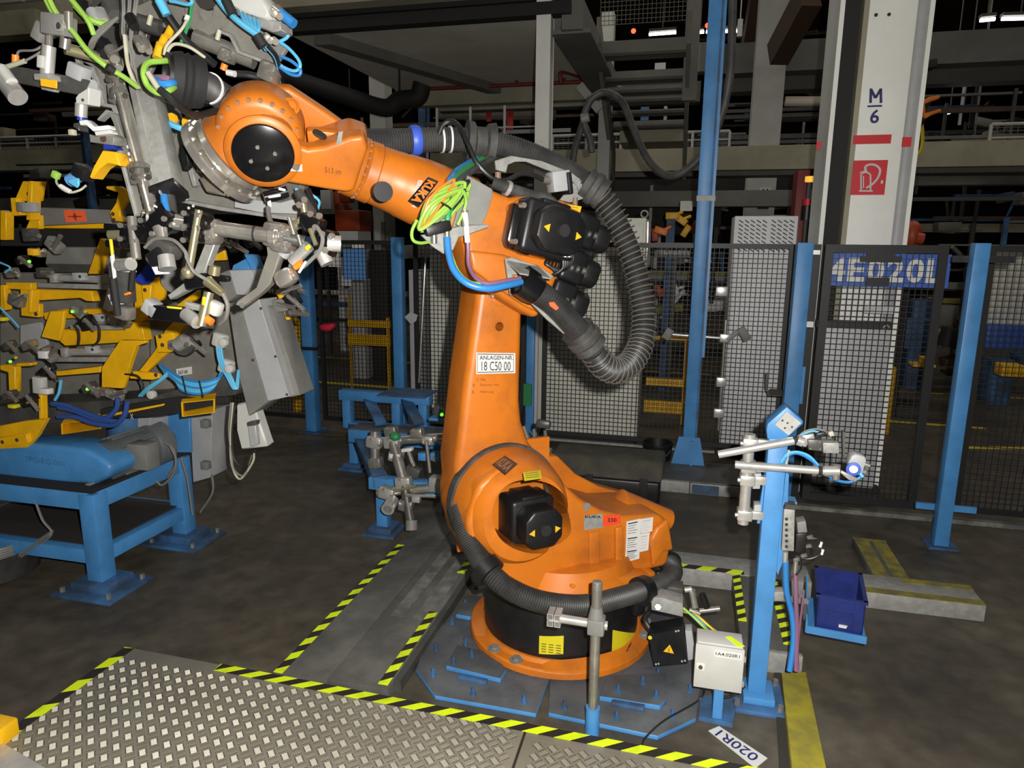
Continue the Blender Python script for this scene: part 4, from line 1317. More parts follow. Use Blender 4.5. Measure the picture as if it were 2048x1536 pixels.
lm = text_mb('KUKA', (0, 0, 0), (1, 0, 0), (0, 1, 0), 0.05, 0.0)
AY = (0, 1, 0)
q4 = [(1046, 946), (1081, 941), (1084, 958), (1049, 963)]
rp('yellow_label', patch(bent(q4, A2, AY, 0.236)), 'label_yellow', parent=ring_)
fy = bent(q4, A2, AY, 0.236, lift=0.003)
m_ = MB()
for j in range(3):
    m_.tube([fy(0.12, 0.8 - 0.25 * j), fy(0.5, 0.8 - 0.25 * j), fy(0.85, 0.8 - 0.25 * j)], 0.0012, 5, sm=1)
rp('label_print', m_, 'ink', parent=ring_)
q4 = [(1010, 912), (1036, 929), (1012, 950), (984, 930)]
rp('logo_patch', patch(bent(q4, A2, AY, 0.2515)), 'brown', parent=ring_)
fk = bent(q4, A2, AY, 0.2515, lift=0.0035)
rp('lettering', MB().add([fk(0.1 + 0.8 * p.x, 0.15 + 0.7 * p.y) for p in lm.v], lm.f), 'orange_dusty', parent=ring_)

# --- servo motors: a ribbed body, a stepped cap, connector sockets
def motor(name, c, ax, up, w_, h_, ln_, label, parent=None, cap=True):
    c, ax, up = V(c), V(ax).normalized(), V(up)
    sd = ax.cross(up).normalized()
    up = sd.cross(ax).normalized()
    rot = Matrix((sd, ax, up)).transposed()
    o = rp(name, MB().cbox(c + ax * ln_ * 0.3, w_, ln_ * 0.6, h_, rot), 'black_plastic', label, 0.02, 3, parent)
    P_ = lambda a, b__, d: c + sd * a + ax * b__ + up * d
    oc = lambda k, b__: [P_(k * w_ * a, b__, k * h_ * d) for a, d in ((-0.5, -0.25), (-0.28, -0.48), (0.28, -0.48), (0.5, -0.25), (0.5, 0.25), (0.28, 0.48), (-0.28, 0.48), (-0.5, 0.25))]
    rp('motor_cap', MB().prism(oc(0.86, ln_ * 0.6), ax * ln_ * 0.4), 'black_plastic', None, 0.012, 2, o)
    rp('cap_boss', MB().cyl(P_(0, ln_, 0), P_(0, ln_ + 0.012, 0), 0.025, n=16), 'black_matte', parent=o)
    for s_ in (-1, 1):
        q_ = P_(s_ * w_ * 0.28, ln_ + 0.001, -0.005)
        pts_ = [q_ + sd * 0.018 * math.cos(k * 2.094 + (0.0 if s_ > 0 else 1.0)) + up * 0.018 * math.sin(k * 2.094 + (0 if s_ > 0 else 1.0)) for k in range(3)]
        rp('warning_triangle', MB().prism(pts_, ax * 0.0015), 'label_amber', parent=o)
    rp('rib', MB().cbox(P_(0, ln_ * 0.3, h_ * 0.5), w_ * 0.5, ln_ * 0.55, 0.02, rot), 'black_plastic', None, 0.006, 2, o)
    return o


mc = RY(1036, 1020, 0.06)
motor('axis_motor', mc, (-0.05, 1, 0), (0, 0, 1), 0.21, 0.21, 0.25, 'black servo motor in the round bay', col_)
q0 = RY(1112, 1060, 0.2)
for dx in (-0.012, 0.018):
    rp('motor_cable', MB().tube([q0, q0 + V((0.0, 0.01, -0.05)), RY(1110 + dx * 400, 1103, 0.14)], 0.011, 8), 'cable_black', parent=col_)
rp('cable_plug', MB().cyl(q0 + V((0, 0, 0.02)), q0 + V((0, 0.005, -0.03)), 0.014, n=10), 'brass', parent=col_)

# --- link arm
lk_px = [(985, 470), (960, 560), (946, 660), (931, 765), (919, 870), (911, 930), (914, 975)]
VL = 0.055
lk = [RY(a, b_, VL) for a, b_ in lk_px]
ar = [V((A2.x + 0.235 * math.cos(R_(d)), VL, A2.z + 0.235 * math.sin(R_(d)))) for d in (10, -15, -40, -65, -90, -115, -140, -165, 170)]
lk += ar + [RY(a, b_, VL) for a, b_ in ((1082, 915), (1060, 885), (1046, 845), (1042, 800), (1045, 700), (1047, 605), (1080, 540), (1075, 470))]
link = rp('link_arm', MB().prism(lk, (0, -0.24, 0)), 'orange', 'tall orange link arm', 0.035, 4)
hc = RY(998, 653, VL)
sub_all(link, MB().cyl(hc + V((0, 0.05, 0)), hc - V((0, 0.4, 0)), 0.02, n=24))
rp('hole_rim', MB().ring(hc, hc + NEAR * 0.004, 0.026, 0.0195), 'orange', parent=link)
q = RY(1002, 592, VL)
rp('round_boss', MB().cyl(q, q + NEAR * 0.004, 0.045, n=28), 'orange', None, 0.002, 2, link)
ap = MB().prism(RF.ys([(952, 705), (1030, 706), (1030, 746), (952, 748)], VL + 0.001), (0, 0.003, 0))
pl_ = rp('plant_number_plate', ap, 'label_white', 'white plate with plant number', parent=link)
m_ = MB()
fr_ = [RY(a, b_, VL + 0.005) for a, b_ in ((955, 708), (1027, 709), (1027, 743), (955, 745))]
for i in range(4):
    m_.bar(fr_[i], fr_[(i + 1) % 4], 0.001, 0.003)
rp('plate_border', m_, 'ink', parent=link)
rtext(link, 'ANLAGEN-NR.', 959, 719.5, 1026, 711, VL + 0.0045, 'ink', 0.01)
rtext(link, '18 C50 00', 963, 741, 1021, 723, VL + 0.0045, 'ink', 0.0)
for s_, a, b_, c1, d1 in (('C 34L', 953, 762, 972, 756), ('Spanner alte', 960, 773, 998, 767), ('Nahrung', 961, 787, 987, 781), ('R', 946, 774, 950, 768), ('K', 944, 787, 949, 781)):
    rtext(link, s_, a, b_, c1, d1, VL + 0.0012, 'ink_brown', -0.005, name='handwriting')

# --- arm housing with the three hand motors
VH = 0.17
ah = [(900, 346), (945, 362), (985, 378), (1020, 394), (1060, 388), (1100, 394), (1163, 410), (1152, 455), (1130, 520), (1110, 575), (1096, 602), (1076, 640), (1050, 626), (1010, 602), (968, 570), (940, 540), (930, 500), (925, 470), (870, 452)]
arm = rp('arm_housing', MB().prism(RF.ys(ah, VH), (0, -0.34, 0)), 'orange', 'orange arm housing carrying the motors', 0.03, 4)
rp('housing_bulge', MB().prism(RF.ys([(1010, 412), (1040, 395), (1120, 402), (1150, 425), (1130, 500), (1085, 520), (1030, 508), (1010, 470)], VH), (0, 0.03, 0)), 'orange', None, 0.012, 3, arm)
rp('lower_flank', MB().prism(RF.ys([(935, 500), (1000, 508), (1040, 520), (1085, 560), (1075, 625), (1045, 612), (975, 565), (942, 540)], VH), (0, 0.025, 0)), 'orange', None, 0.015, 3, arm)
q0, q1 = RY(722, 338, 0), RY(905, 410, 0)
axd = (q1 - q0).normalized()
L_ = (q1 - q0).length
tube_ = rp('arm_tube', MB().lathe(q0, axd, [(0.08, 0), (0.103, 0.0), (0.116, 0.012), (0.118, 0.05), (0.113, 0.055), (0.116, 0.10), (0.121, 0.16), (0.124, 0.165), (0.132, 0.24), (0.136, L_ + 0.06), (0.1, L_ + 0.12)], 56), 'orange', 'tapered orange forearm tube')
bolt_ring(tube_, q0 + axd * 0.004, -axd, 0.112, 22, 0.006, 0.008, 'orange_dusty')
nd_ = NEAR.cross(axd).normalized()
cb = RY(764, 384, 0.115)
rp('rubber_buffer', MB().cyl(cb - V((0, 0.02, 0)), cb + V((0, 0.02, 0)), 0.04, 0.037, n=28).cyl(cb + V((0, 0.02, 0)), cb + V((0, 0.024, 0)), 0.012, n=14), 'black_plastic', 'round black rubber buffer', parent=tube_)
# logo along the forearm tube
def ontube(t, ang, r=0.135):
    u = V((0, 1, 0))
    w0 = axd.cross(u).normalized()
    if w0.z < 0:
        w0 = -w0
    return q0 + axd * t + (u * math.cos(ang) + w0 * math.sin(ang)) * r
q4 = [(856, 354), (877, 363), (837, 415), (815, 402)]
q4 = [q4[1], q4[2], q4[3], q4[0]]
rp('logo_patch', patch(bent(q4, q0, axd, 0.136), 10), 'black_gloss', parent=tube_)
fk = bent(q4, q0, axd, 0.136, lift=0.0035)
rp('lettering', MB().add([fk(0.08 + 0.84 * p.x, 0.12 + 0.76 * p.y) for p in lm.v], lm.f), 'orange', parent=tube_)
for s_, t_, a0_ in (('2011/07', 0.19, 10), ('H', 0.20, -30)):
    l2 = text_mb(s_, (0, 0, 0), (1, 0, 0), (0, 1, 0), 0.02, 0.0)
    rp('chalk_mark', MB().add([ontube(t_ + 0.018 * p.y, R_(a0_) - R_(28 if len(s_) > 1 else 6) * (1 - p.x), 0.1335) for p in l2.v], l2.f), 'label_white', parent=tube_)

mo = motor('axis_motor', RY(1078, 462, VH + 0.02), (-0.12, 1, 0), (-0.23, 0, 1), 0.26, 0.21, 0.17, 'large black servo motor on the near side of the arm', arm)
for (a, b_) in ((1042, 411), (1025, 483)):
    q = RY(a, b_, VH + 0.1)
    rp('flange_bolt', MB().cyl(q, q + NEAR * 0.03, 0.011, n=8), 'steel', parent=arm)
rp('motor_flange', MB().prism(RF.ys([(1030, 405), (1052, 406), (1075, 500), (1060, 512), (1020, 496), (1015, 480)], VH + 0.08), (0, -0.07, 0)), 'black_gloss', None, 0.012, 2, arm)
rlab(arm, 'yellow_label', [(1126, 408), (1163, 413), (1156, 437), (1133, 428)], VH + 0.002, 'label_amber')
m_ = MB()
for j in range(4):
    m_.bar(RY(1131 + j, 412 + 5 * j, VH + 0.005), RY(1156, 416 + 5 * j, VH + 0.005), 0.001, 0.002)
rp('label_print', m_, 'ink_brown', parent=arm)
# three rear motors
back = V((-1, 0, -0.36)).normalized()
for k, (a, b_, v, lb) in enumerate(((1135, 452, 0.0, 'upper black rear motor'), (1112, 522, 0.03, 'middle black rear motor'), (1090, 585, 0.02, 'lower black rear motor'))):
    motor('wrist_motor', RY(a, b_, v), back, (0.36, 0, -1), 0.15, 0.145, 0.20, lb, arm)
    for j in range(3):
        q = RY(a + 28 + 12 * j, b_ + 12 + 3 * j, v + 0.08)
        rp('connector_ring', MB().cyl(q, q + V((-0.012, 0.004, -0.006)), 0.016, n=10), 'dark_steel', parent=arm)
for k in range(6):
    a, b_ = 1120 + 3 * k, 505 + 4 * (k % 3)
    pts = [RY(1138 - 3 * k, 490 + 2 * k, 0.27), RY(1146 - 4 * k, 520 + 3 * k, 0.27), RY(1125 - 4 * k, 540 + 2 * k, 0.24), RY(1092 + 6 * k, 528 + 3 * k, 0.22), RY(1098 + 6 * k, 516, 0.2)]
    rp('motor_cable', MB().tube(pts, 0.006, 6), 'cable_black', parent=arm)
for k in range(2):
    rp('cable_plug', MB().cyl(RY(1136 + 8 * k, 488, 0.28), RY(1130 + 8 * k, 515, 0.28), 0.012, n=10), 'chrome', parent=arm)

# --- wrist
A5 = None
t_ = 0.0
while A5 is None:
    q = q0 - axd * t_
    wq = RF.wor(q)
    d = wq - CAMP
    if 1024 + FPX * d.dot(_R) / d.dot(_fw) <= 523:
        A5 = q
    t_ += 0.004
PHI = R_(32)
wx = -axd
w_n = (NEAR - wx * NEAR.dot(wx)).normalized()
w_u = wx.cross(w_n) if wx.cross(w_n).z > 0 else -wx.cross(w_n)
wy = (w_n * math.cos(PHI) - w_u * math.sin(PHI)).normalized()
wz = (w_u * math.cos(PHI) + w_n * math.sin(PHI)).normalized()
dirw = lambda d: RF.ex * d.x + RF.ey * d.y + RF.ez * d.z
WR = Fr(RF.wor(A5), dirw(wx), dirw(wy), dirw(wz))


def W(px, py, b__):          # pixel on wrist plane b -> robot working frame
    return RF.loc(WR.wor(WR.y(px, py, b__)))


def Wp(a, b__, c__):
    return A5 + wx * a + wy * b__ + wz * c__


near_px = [(700, 275), (650, 294), (615, 299), (588, 290)]
dc = (527, 304)
arc = [(dc[0] + 70 * math.cos(R_(d)), dc[1] + 62 * math.sin(R_(d))) for d in range(-40, -260, -18)]
near_px += arc + [(560, 364), (600, 371), (650, 380), (692, 386), (708, 384), (736, 300), (728, 272)]
wrist = rp('wrist', MB().prism([W(a, b_, 0.155) for a, b_ in near_px], wy * -0.075), 'orange', 'orange forked robot wrist', 0.016, 4)
far_px = [(500, 215), (505, 190), (522, 172), (548, 163), (580, 166), (605, 182), (650, 212), (700, 248), (738, 274), (738, 310), (690, 320), (640, 298), (600, 280), (545, 260)]
rp('fork_arm', MB().prism([W(a, b_, -0.15) for a, b_ in far_px], wy * 0.06), 'orange', None, 0.014, 3, wrist)
rp('wrist_flange', MB().lathe(q0 + wx * 0.003, wx, [(0.09, 0), (0.112, 0.0), (0.116, 0.008), (0.115, 0.045), (0.10, 0.05), (0.09, 0.07), (0.06, 0.12)], 48), 'orange', None, parent=wrist)
bolt_ring(wrist, q0 + wx * 0.05, wx, 0.108, 22, 0.006, 0.006, 'orange_dusty')
root_px = [(740, 290), (706, 384), (650, 378), (622, 340), (625, 300), (672, 285), (700, 276)]
rp('fork_root', MB().prism([W(a, b_, 0.10) for a, b_ in root_px], wy * -0.21), 'orange', None, 0.02, 3, wrist)
# web between the forks with the oval hole
webp = [W(a, b_, 0.02) for a, b_ in ((742, 285), (700, 270), (640, 262), (612, 262), (618, 305), (660, 320), (720, 330))]
rp('fork_web', MB().prism(webp, wy * -0.05), 'orange', None, 0.01, 2, wrist)
hq = W(640, 268, 0.055)
rp('web_hole', MB().lathe(hq, wz + wx * -0.1, [(0.012, -0.004), (0.026, -0.004), (0.026, 0.002), (0.001, 0.001)], 20), 'near_black', parent=wrist)
hand = rp('hand_drum', MB().lathe(Wp(0, -0.09, 0), wy, [(0.10, 0), (0.14, 0.005), (0.152, 0.03), (0.152, 0.12), (0.148, 0.155), (0.13, 0.175), (0.11, 0.18)], 56), 'orange', 'orange hand drum with bolt ring', parent=wrist)
bolt_ring(wrist, Wp(0, 0.078, 0), wy, 0.135, 22, 0.008, 0.008, 'orange_dusty')
dcw = W(dc[0], dc[1], 0.155)
rp('cover_rim', MB().lathe(dcw, wy, [(0.09, -0.02), (0.128, -0.004), (0.128, 0.004), (0.118, 0.012), (0.105, 0.014), (0.1, 0.008)], 56), 'orange', parent=wrist)
rp('black_cover', MB().lathe(dcw, wy, [(0.02, 0.0), (0.103, 0.004), (0.103, 0.017), (0.098, 0.021), (0.01, 0.0225)], 56), 'black_gloss', 'round black wrist cover', parent=wrist)
for (a, b_) in ((515, 294), (550, 307), (502, 322), (535, 336)):
    q = W(a, b_, 0.176)
    rp('cover_screw', MB().cyl(q, q + wy * 0.005, 0.007, n=10), 'steel', parent=wrist)
q = W(592, 332, 0.156)
rp('grease_plug', MB().cbox(q, 0.04, 0.012, 0.036).cyl(q, q + wy * 0.014, 0.013, n=16), 'steel', parent=wrist)
q = W(582, 213, 0.02)
rp('grease_plug', MB().lathe(q, wy + wz, [(0.03, -0.02), (0.03, 0.004), (0.02, 0.008), (0.018, 0.003), (0.012, 0.003), (0.011, 0.012), (0.002, 0.013)], 20), 'orange', parent=wrist)
rp('type_plate', MB().prism([W(a, b_, 0.158) for a, b_ in ((677, 264), (686, 262), (682, 288), (672, 288))], wy * 0.002), 'galvanised', parent=wrist)
l2 = text_mb('513 im', W(650, 345, 0.159), W(682, 349, 0.159) - W(650, 345, 0.159), W(650, 334, 0.159) - W(650, 345, 0.159), -0.005)
rp('handwriting', l2, 'ink_brown', parent=wrist)
# tool flange
w6 = (wx * math.cos(R_(62)) - wz * math.sin(R_(62))).normalized()
fc = A5 + w6 * 0.12
rp('hand_neck', MB().lathe(A5, w6, [(0.11, 0.0), (0.135, 0.06), (0.14, 0.13), (0.12, 0.135)], 48), 'orange', parent=wrist)
fl = rp('tool_flange', MB().lathe(A5, w6, [(0.10, 0.13), (0.145, 0.135), (0.148, 0.155), (0.125, 0.16), (0.125, 0.17), (0.165, 0.172), (0.17, 0.178), (0.17, 0.205), (0.1, 0.21)], 56), 'chrome', 'polished steel tool flange rings', parent=wrist)
bolt_ring(wrist, A5 + w6 * 0.172, -w6, 0.155, 16, 0.008, 0.01, 'steel')

# ================================================================== HOSES AND CABLES OF THE ROBOT
H3 = lambda L: [RY(a, b_, v) for a, b_, v in L]
up_hose = H3([(700, 284, -0.17), (760, 283, -0.17), (830, 281, -0.17), (900, 279, -0.16), (960, 284, -0.14), (1010, 292, -0.12), (1060, 308, -0.1), (1110, 330, -0.07), (1150, 352, -0.04), (1188, 378, 0.0)])
lo_hose = H3([(1188, 378, 0.0), (1212, 408, 0.02), (1243, 460, 0.06), (1266, 520, 0.1), (1281, 580, 0.14), (1288, 640, 0.18), (1281, 690, 0.22), (1260, 727, 0.26), (1232, 741, 0.29), (1206, 730, 0.31), (1188, 705, 0.32)])
en_hose = H3([(1188, 705, 0.32), (1168, 677, 0.32), (1140, 642, 0.32), (1103, 604, 0.32), (1058, 572, 0.32)])
hs = rp('dress_hose', MB().hose(up_hose, 0.052, 0.011, 0.13), 'hose_grey', 'dusty grey corrugated hose above the arm')
rp('dress_hose', MB().hose(lo_hose, 0.047, 0.011, 0.10), 'rubber', 'grey corrugated hose hanging in a loop', )
rp('spring_coil', MB().helix(lo_hose, 0.058, 0.0035, 0.026), 'spring_wire', 'pale wire spring wound around the hose loop')
rp('dress_hose', MB().hose(en_hose, 0.050, 0.011, 0.13), 'rubber', 'black corrugated hose end below the motors')


def clampring(path, i, prof, mat, name='protective_ring', label=None):
    P = path
    d = (P[min(i + 1, len(P) - 1)] - P[max(i - 1, 0)]).normalized()
    return rp(name, MB().lathe(P[i], d, prof, 36, True), mat, label)


big = [(0.05, -0.06), (0.085, -0.06), (0.078, -0.03), (0.062, -0.022), (0.062, 0.022), (0.078, 0.03), (0.085, 0.06), (0.05, 0.06)]
mid = [(0.05, -0.05), (0.072, -0.05), (0.066, -0.02), (0.074, -0.012), (0.074, 0.012), (0.066, 0.02), (0.072, 0.05), (0.05, 0.05)]
clampring(up_hose, 4, big, 'rubber_dusty', label='dusty double flanged hose ring')
clampring(up_hose, 9, mid, 'rubber_dusty', label='dusty hose clamp ring at the bracket end')
clampring(en_hose, 1, mid, 'rubber_dusty', label='dusty hose ring at the lower loop end')
clampring(up_hose, 2, [(0.05, -0.02), (0.057, -0.02), (0.062, -0.008), (0.062, 0.008), (0.057, 0.02), (0.05, 0.02)], 'ring_blue', label='bright blue hose ring')
P = spl(up_hose, 8)
for k in (0, 1):
    i = 22 + 2 * k
    d = (P[i + 1] - P[i - 1]).normalized()
    rp('white_band', MB().lathe(P[i], d, [(0.05, -0.004), (0.055, -0.004), (0.055, 0.004), (0.05, 0.004)], 28, True), 'tape_white')
# bracket plate carrying the upper hose
br = [(988, 322), (1020, 312), (1080, 322), (1140, 345), (1160, 360), (1180, 388), (1176, 398), (1158, 388), (1152, 372), (1135, 355), (1085, 338), (1050, 324), (1028, 324), (1014, 330), (1010, 346), (990, 340)]
hb_ = rp('hose_bracket', MB().prism(RF.ys(br, 0.0), (0, 0.012, 0)), 'galvanised', 'galvanised plate holding the upper hose', 0.002, 1)
rp('bracket_arm', MB().prism(RF.ys([(1150, 362), (1185, 392), (1140, 405), (1120, 400)], 0.0), (0, -0.01, 0)), 'galvanised', parent=hb_)
q = RY(1117, 363, 0.04)
rp('junction_block', MB().cbox(q, 0.085, 0.07, 0.085, Matrix.Rotation(0.15, 3, 'Y')), 'panel_grey', None, 0.006, 2, hb_)
rp('junction_lid', MB().cbox(RY(1133, 367, 0.05), 0.02, 0.075, 0.09, Matrix.Rotation(0.15, 3, 'Y')), 'black_plastic', None, 0.004, 2, hb_)
rp('cable_gland', MB().cyl(RY(1100, 362, 0.05), RY(1086, 359, 0.05), 0.016, n=10), 'steel', parent=hb_)
rp('signal_cable', MB().tube(H3([(1088, 360, 0.05), (1065, 350, 0.06), (1040, 348, 0.06), (1010, 362, 0.06), (985, 356, 0.07), (955, 328, 0.06), (937, 290, 0.02), (922, 258, -0.04), (905, 243, -0.08), (888, 248, -0.1), (878, 268, -0.12)]), 0.0105, 8), 'cable_black', 'black cable arching over the hose')
for k, (px, py) in enumerate(((996, 352), (1150, 402))):
    q = RY(px, py, 0.0)
    rp('bracket_bolt', MB().cyl(q + V((0, 0, -0.03)), q + V((0, 0, 0.015)), 0.013, n=8), 'orange_dusty', parent=hb_)
rp('conduit', MB().hose(H3([(985, 365, 0.12), (1020, 378, 0.14), (1060, 390, 0.15), (1095, 400, 0.2), (1115, 420, 0.26), (1122, 440, 0.28)]), 0.024, 0.008, 0.1, 12), 'rubber_dusty', 'dusty black cable conduit leading to the arm motor')
i0 = RY(1015, 377, 0.14)
rp('conduit_clip', MB().lathe(i0, RY(1022, 380, 0.14) - RY(1010, 374, 0.14), [(0.024, -0.008), (0.031, -0.008), (0.031, 0.008), (0.024, 0.008)], 20, True), 'aluminium')
# lower hose clamp and bracket
q = RY(1050, 566, 0.32)
dd = (en_hose[-1] - en_hose[-2]).normalized()
rp('hose_socket', MB().lathe(q, dd, [(0.03, -0.06), (0.058, -0.06), (0.064, -0.03), (0.064, 0.02), (0.056, 0.025), (0.05, 0.01), (0.03, 0.0)], 32, True), 'black_gloss', 'black hose socket at the lower bracket')
rp('lower_bracket', MB().prism(RF.ys([(1008, 518), (1020, 514), (1075, 532), (1105, 552), (1098, 560), (1060, 545), (1022, 550), (1022, 580), (1030, 592), (1018, 590), (1014, 560)], 0.24), (0, 0.012, 0)), 'galvanised', 'folded metal bracket under the motor', 0.002, 1)
rp('bracket_tab', MB().plate([RY(1010, 518, 0.24), RY(1075, 530, 0.24), RY(1102, 556, 0.36), RY(1040, 546, 0.36)], 0.006), 'galvanised')
rp('hose_rail', MB().prism(RF.ys([(1048, 592), (1058, 588), (1090, 606), (1125, 640), (1132, 660), (1128, 668), (1095, 640)], 0.30), (0, -0.012, 0)), 'galvanised', 'pale support rail below the lower hose')
q = RY(1107, 613, 0.385)
rp('orange_tag', MB().plate([RY(1098, 605, 0.385), RY(1108, 604, 0.385), RY(1118, 616, 0.385), (RY(1112, 621, 0.385)), RY(1100, 612, 0.385)], 0.003), 'label_orange')
# plate and valve block in front of the arm
rp('cable_plate', MB().prism(RF.ys([(935, 350), (985, 378), (986, 392), (970, 440), (962, 450), (930, 450), (905, 455), (920, 405)], 0.2), (0, -0.01, 0)), 'cast_grey', 'dusty plate carrying the cable coil', 0.002, 1)
rp('coil_bracket', MB().prism(RF.ys([(840, 470), (855, 468), (920, 452), (975, 448), (975, 455), (915, 475), (905, 500), (885, 508), (862, 492)], 0.24), (0, 0.012, 0)), 'galvanised', 'pale bracket below the cable coil', 0.002, 1)
rp('valve_block', MB().bar(RY(850, 463, 0.28), RY(900, 450, 0.28), 0.04, 0.04), 'black_plastic', None, 0.008, 2)
for k, (x0_, y0_) in enumerate(((894, 472), (930, 437), (868, 470))):
    q = RY(x0_, y0_, 0.28)
    rp('fitting', MB().cyl(q + V((0, 0, 0.03)), q + V((0, 0, -0.03)), 0.012, n=10), ('brass', 'chrome', 'steel')[k])
rnd = random.Random(3)
for k in range(17):     # loops of the cable coil
    f_ = k / 16
    w_ = 0.35 + 0.65 * rnd.random()
    ca = (846 + rnd.uniform(-8, 10), 452 + rnd.uniform(-12, 10))
    cb_ = (925 + rnd.uniform(-22, 14), 372 + rnd.uniform(-14, 18))
    nx, ny = -0.70, -0.72
    s1, s2 = 26 * w_ + rnd.uniform(-3, 3), 20 * w_ * rnd.uniform(0.3, 1)
    v0 = 0.2 + 0.10 * rnd.random()
    mxp = ((ca[0] + cb_[0]) / 2, (ca[1] + cb_[1]) / 2)
    loop = [(ca[0], ca[1], v0), (mxp[0] + nx * s1 * 0.9 - 8, mxp[1] + ny * s1 * 0.9, v0 + 0.03), (cb_[0], cb_[1], v0), (mxp[0] - nx * s2, mxp[1] - ny * s2, v0 + 0.02)]
    m_ = 'cable_green' if k % 6 not in (2, 5) else ('cable_black' if k % 6 == 2 else 'plug_orange')
    rp('coiled_cable', MB().tube(H3(loop), 0.0072 if m_ == 'cable_green' else 0.005, 7, closed=True, sm=8), m_)
rp('coiled_cable', MB().tube(H3([(834, 440, 0.28), (824, 462, 0.28), (826, 480, 0.28), (840, 486, 0.27), (858, 484, 0.25)]), 0.0062, 7), 'cable_green')
rp('coiled_cable', MB().tube(H3([(925, 375, 0.25), (932, 400, 0.28), (928, 420, 0.28), (915, 450, 0.27)]), 0.006, 7), 'cable_green')
for k, (m_, dx, r) in enumerate((('hose_blue', -6, 0.014), ('cable_dark_green', 4, 0.012), ('cable_dark_green', 14, 0.011), ('hose_grey', 24, 0.014), ('cable_dark_green', -2, 0.009))):
    rp('supply_hose', MB().tube(H3([(900 + dx * 0.3, 375, 0.22), (905 + dx * 0.6, 360, 0.2), (920 + dx, 342, 0.1), (945 + dx, 326, 0.0), (960 + dx, 318, -0.06)]), r, 8), m_)
rp('supply_hose', MB().tube(H3([(912, 372, 0.24), (905, 400, 0.26), (897, 430, 0.28), (895, 455, 0.28)]), 0.012, 8), 'cable_dark_green')
rp('cable_tie', MB().tube(H3([(882, 405, 0.32), (895, 412, 0.33), (902, 418, 0.31)]), 0.004, 6), 'black_matte')
rp('supply_hose', MB().tube(H3([(894, 475, 0.28), (897, 505, 0.3), (908, 540, 0.34), (935, 567, 0.38), (975, 577, 0.40), (1012, 571, 0.38), (1042, 564, 0.34)]), 0.0135, 10), 'hose_blue', 'bright blue supply hose')
rp('supply_hose', MB().tube(H3([(900, 500, 0.28), (915, 540, 0.32), (940, 564, 0.36), (975, 568, 0.37)]), 0.006, 7), 'cable_green')
rp('supply_hose', MB().tube(H3([(930, 440, 0.28), (936, 490, 0.28), (938, 530, 0.3), (952, 556, 0.35), (975, 567, 0.38), (1010, 562, 0.37), (1040, 556, 0.34)]), 0.0085, 8), 'hose_violet', 'violet supply hose')
rp('cable_sleeve', MB().cyl(RY(930, 425, 0.285), RY(935, 485, 0.285), 0.0105, n=8), 'tape_white')
q = RY(981, 590, 0.075)
rp('lifting_screw', MB().cyl(q, q + V((0, 0.02, 0)), 0.01, n=8).ball(q + V((0, 0.025, 0)), 0.011, n=8), 'chrome')

# hose around the column foot
wh = H3([(915, 1015, 0.1), (930, 1060, 0.18), (952, 1105, 0.26), (975, 1140, 0.33), (1010, 1172, 0.40), (1060, 1197, 0.44), (1115, 1209, 0.46), (1175, 1210, 0.46), (1235, 1196, 0.44), (1285, 1181, 0.40), (1325, 1166, 0.33), (1346, 1146, 0.25), (1340, 1125, 0.17), (1318, 1122, 0.1)])
rp('waist_hose', MB().hose(wh, 0.046, 0.010, 0.09), 'rubber', 'black corrugated hose wrapped around the column foot')
for i, r in ((3, 0.066), (9, 0.064)):
    d = (wh[i + 1] - wh[i - 1]).normalized()
    rp('hose_clamp', MB().lathe(wh[i], d, [(0.045, -0.025), (r, -0.025), (r, 0.025), (0.045, 0.025)], 28, True), 'black_plastic')
rp('hose_clamp', MB().lathe(wh[12], (wh[13] - wh[11]).normalized(), [(0.045, -0.012), (0.056, -0.012), (0.056, 0.012), (0.045, 0.012)], 28, True), 'black_plastic')
d = (wh[3] - wh[2]).normalized()
rp('clamp_foot', MB().cbox(wh[3] + V((0.0, -0.06, -0.02)), 0.07, 0.1, 0.14), 'black_plastic', None, 0.01, 2)
rp('clamp_foot', MB().cbox(wh[9] + V((0.0, -0.06, -0.06)), 0.06, 0.1, 0.14), 'black_plastic', None, 0.01, 2)

# ================================================================== FLOOR PLATES, RAMPS, TAPE
CZ = CF.z
DN = V((0, 0, -1))


def zpoly(name, pts, z, t, mat, label, cat, bevel=0.003, group=None):
    return solo(name, MB().prism([CZ(a, b_, z) for a, b_ in pts], (0, 0, -t)), mat, CF, label, cat, bevel=bevel, group=group)


bp1 = zpoly('base_plate', [(832, 1338), (870, 1391), (1072, 1427), (1096, 1362), (1120, 1290), (1060, 1200), (935, 1190), (905, 1225), (850, 1290)], 0.02, 0.02, ['plate_grey', 'blue'], 'left steel base plate with blue edges under the robot', 'base plate')
bp2 = zpoly('base_plate', [(1097, 1425), (1315, 1472), (1392, 1436), (1410, 1310), (1330, 1200), (1180, 1210), (1125, 1290), (1100, 1365)], 0.02, 0.02, ['plate_grey', 'blue'], 'right steel base plate with blue edges under the robot', 'base plate')
for o in (bp1, bp2):
    for f in o.data.polygons:
        f.material_index = 1 if abs(f.normal.z) < 0.6 else 0
for pts, lb in (([(892, 1331), (1001, 1357), (1013, 1338), (985, 1305), (915, 1290)], 'small upper shim plate left of the robot foot'), ([(1199, 1392), (1320, 1411), (1333, 1398), (1332, 1345), (1215, 1350)], 'small upper shim plate right of the robot foot'), ([(912, 1228), (945, 1234), (960, 1215), (930, 1205)], 'small shim plate behind the robot foot')):
    o = zpoly('shim_plate', pts, 0.044, 0.023, ['plate_grey', 'blue'], lb, 'plate')
    for f in o.data.polygons:
        f.material_index = 1 if abs(f.normal.z) < 0.6 else 0
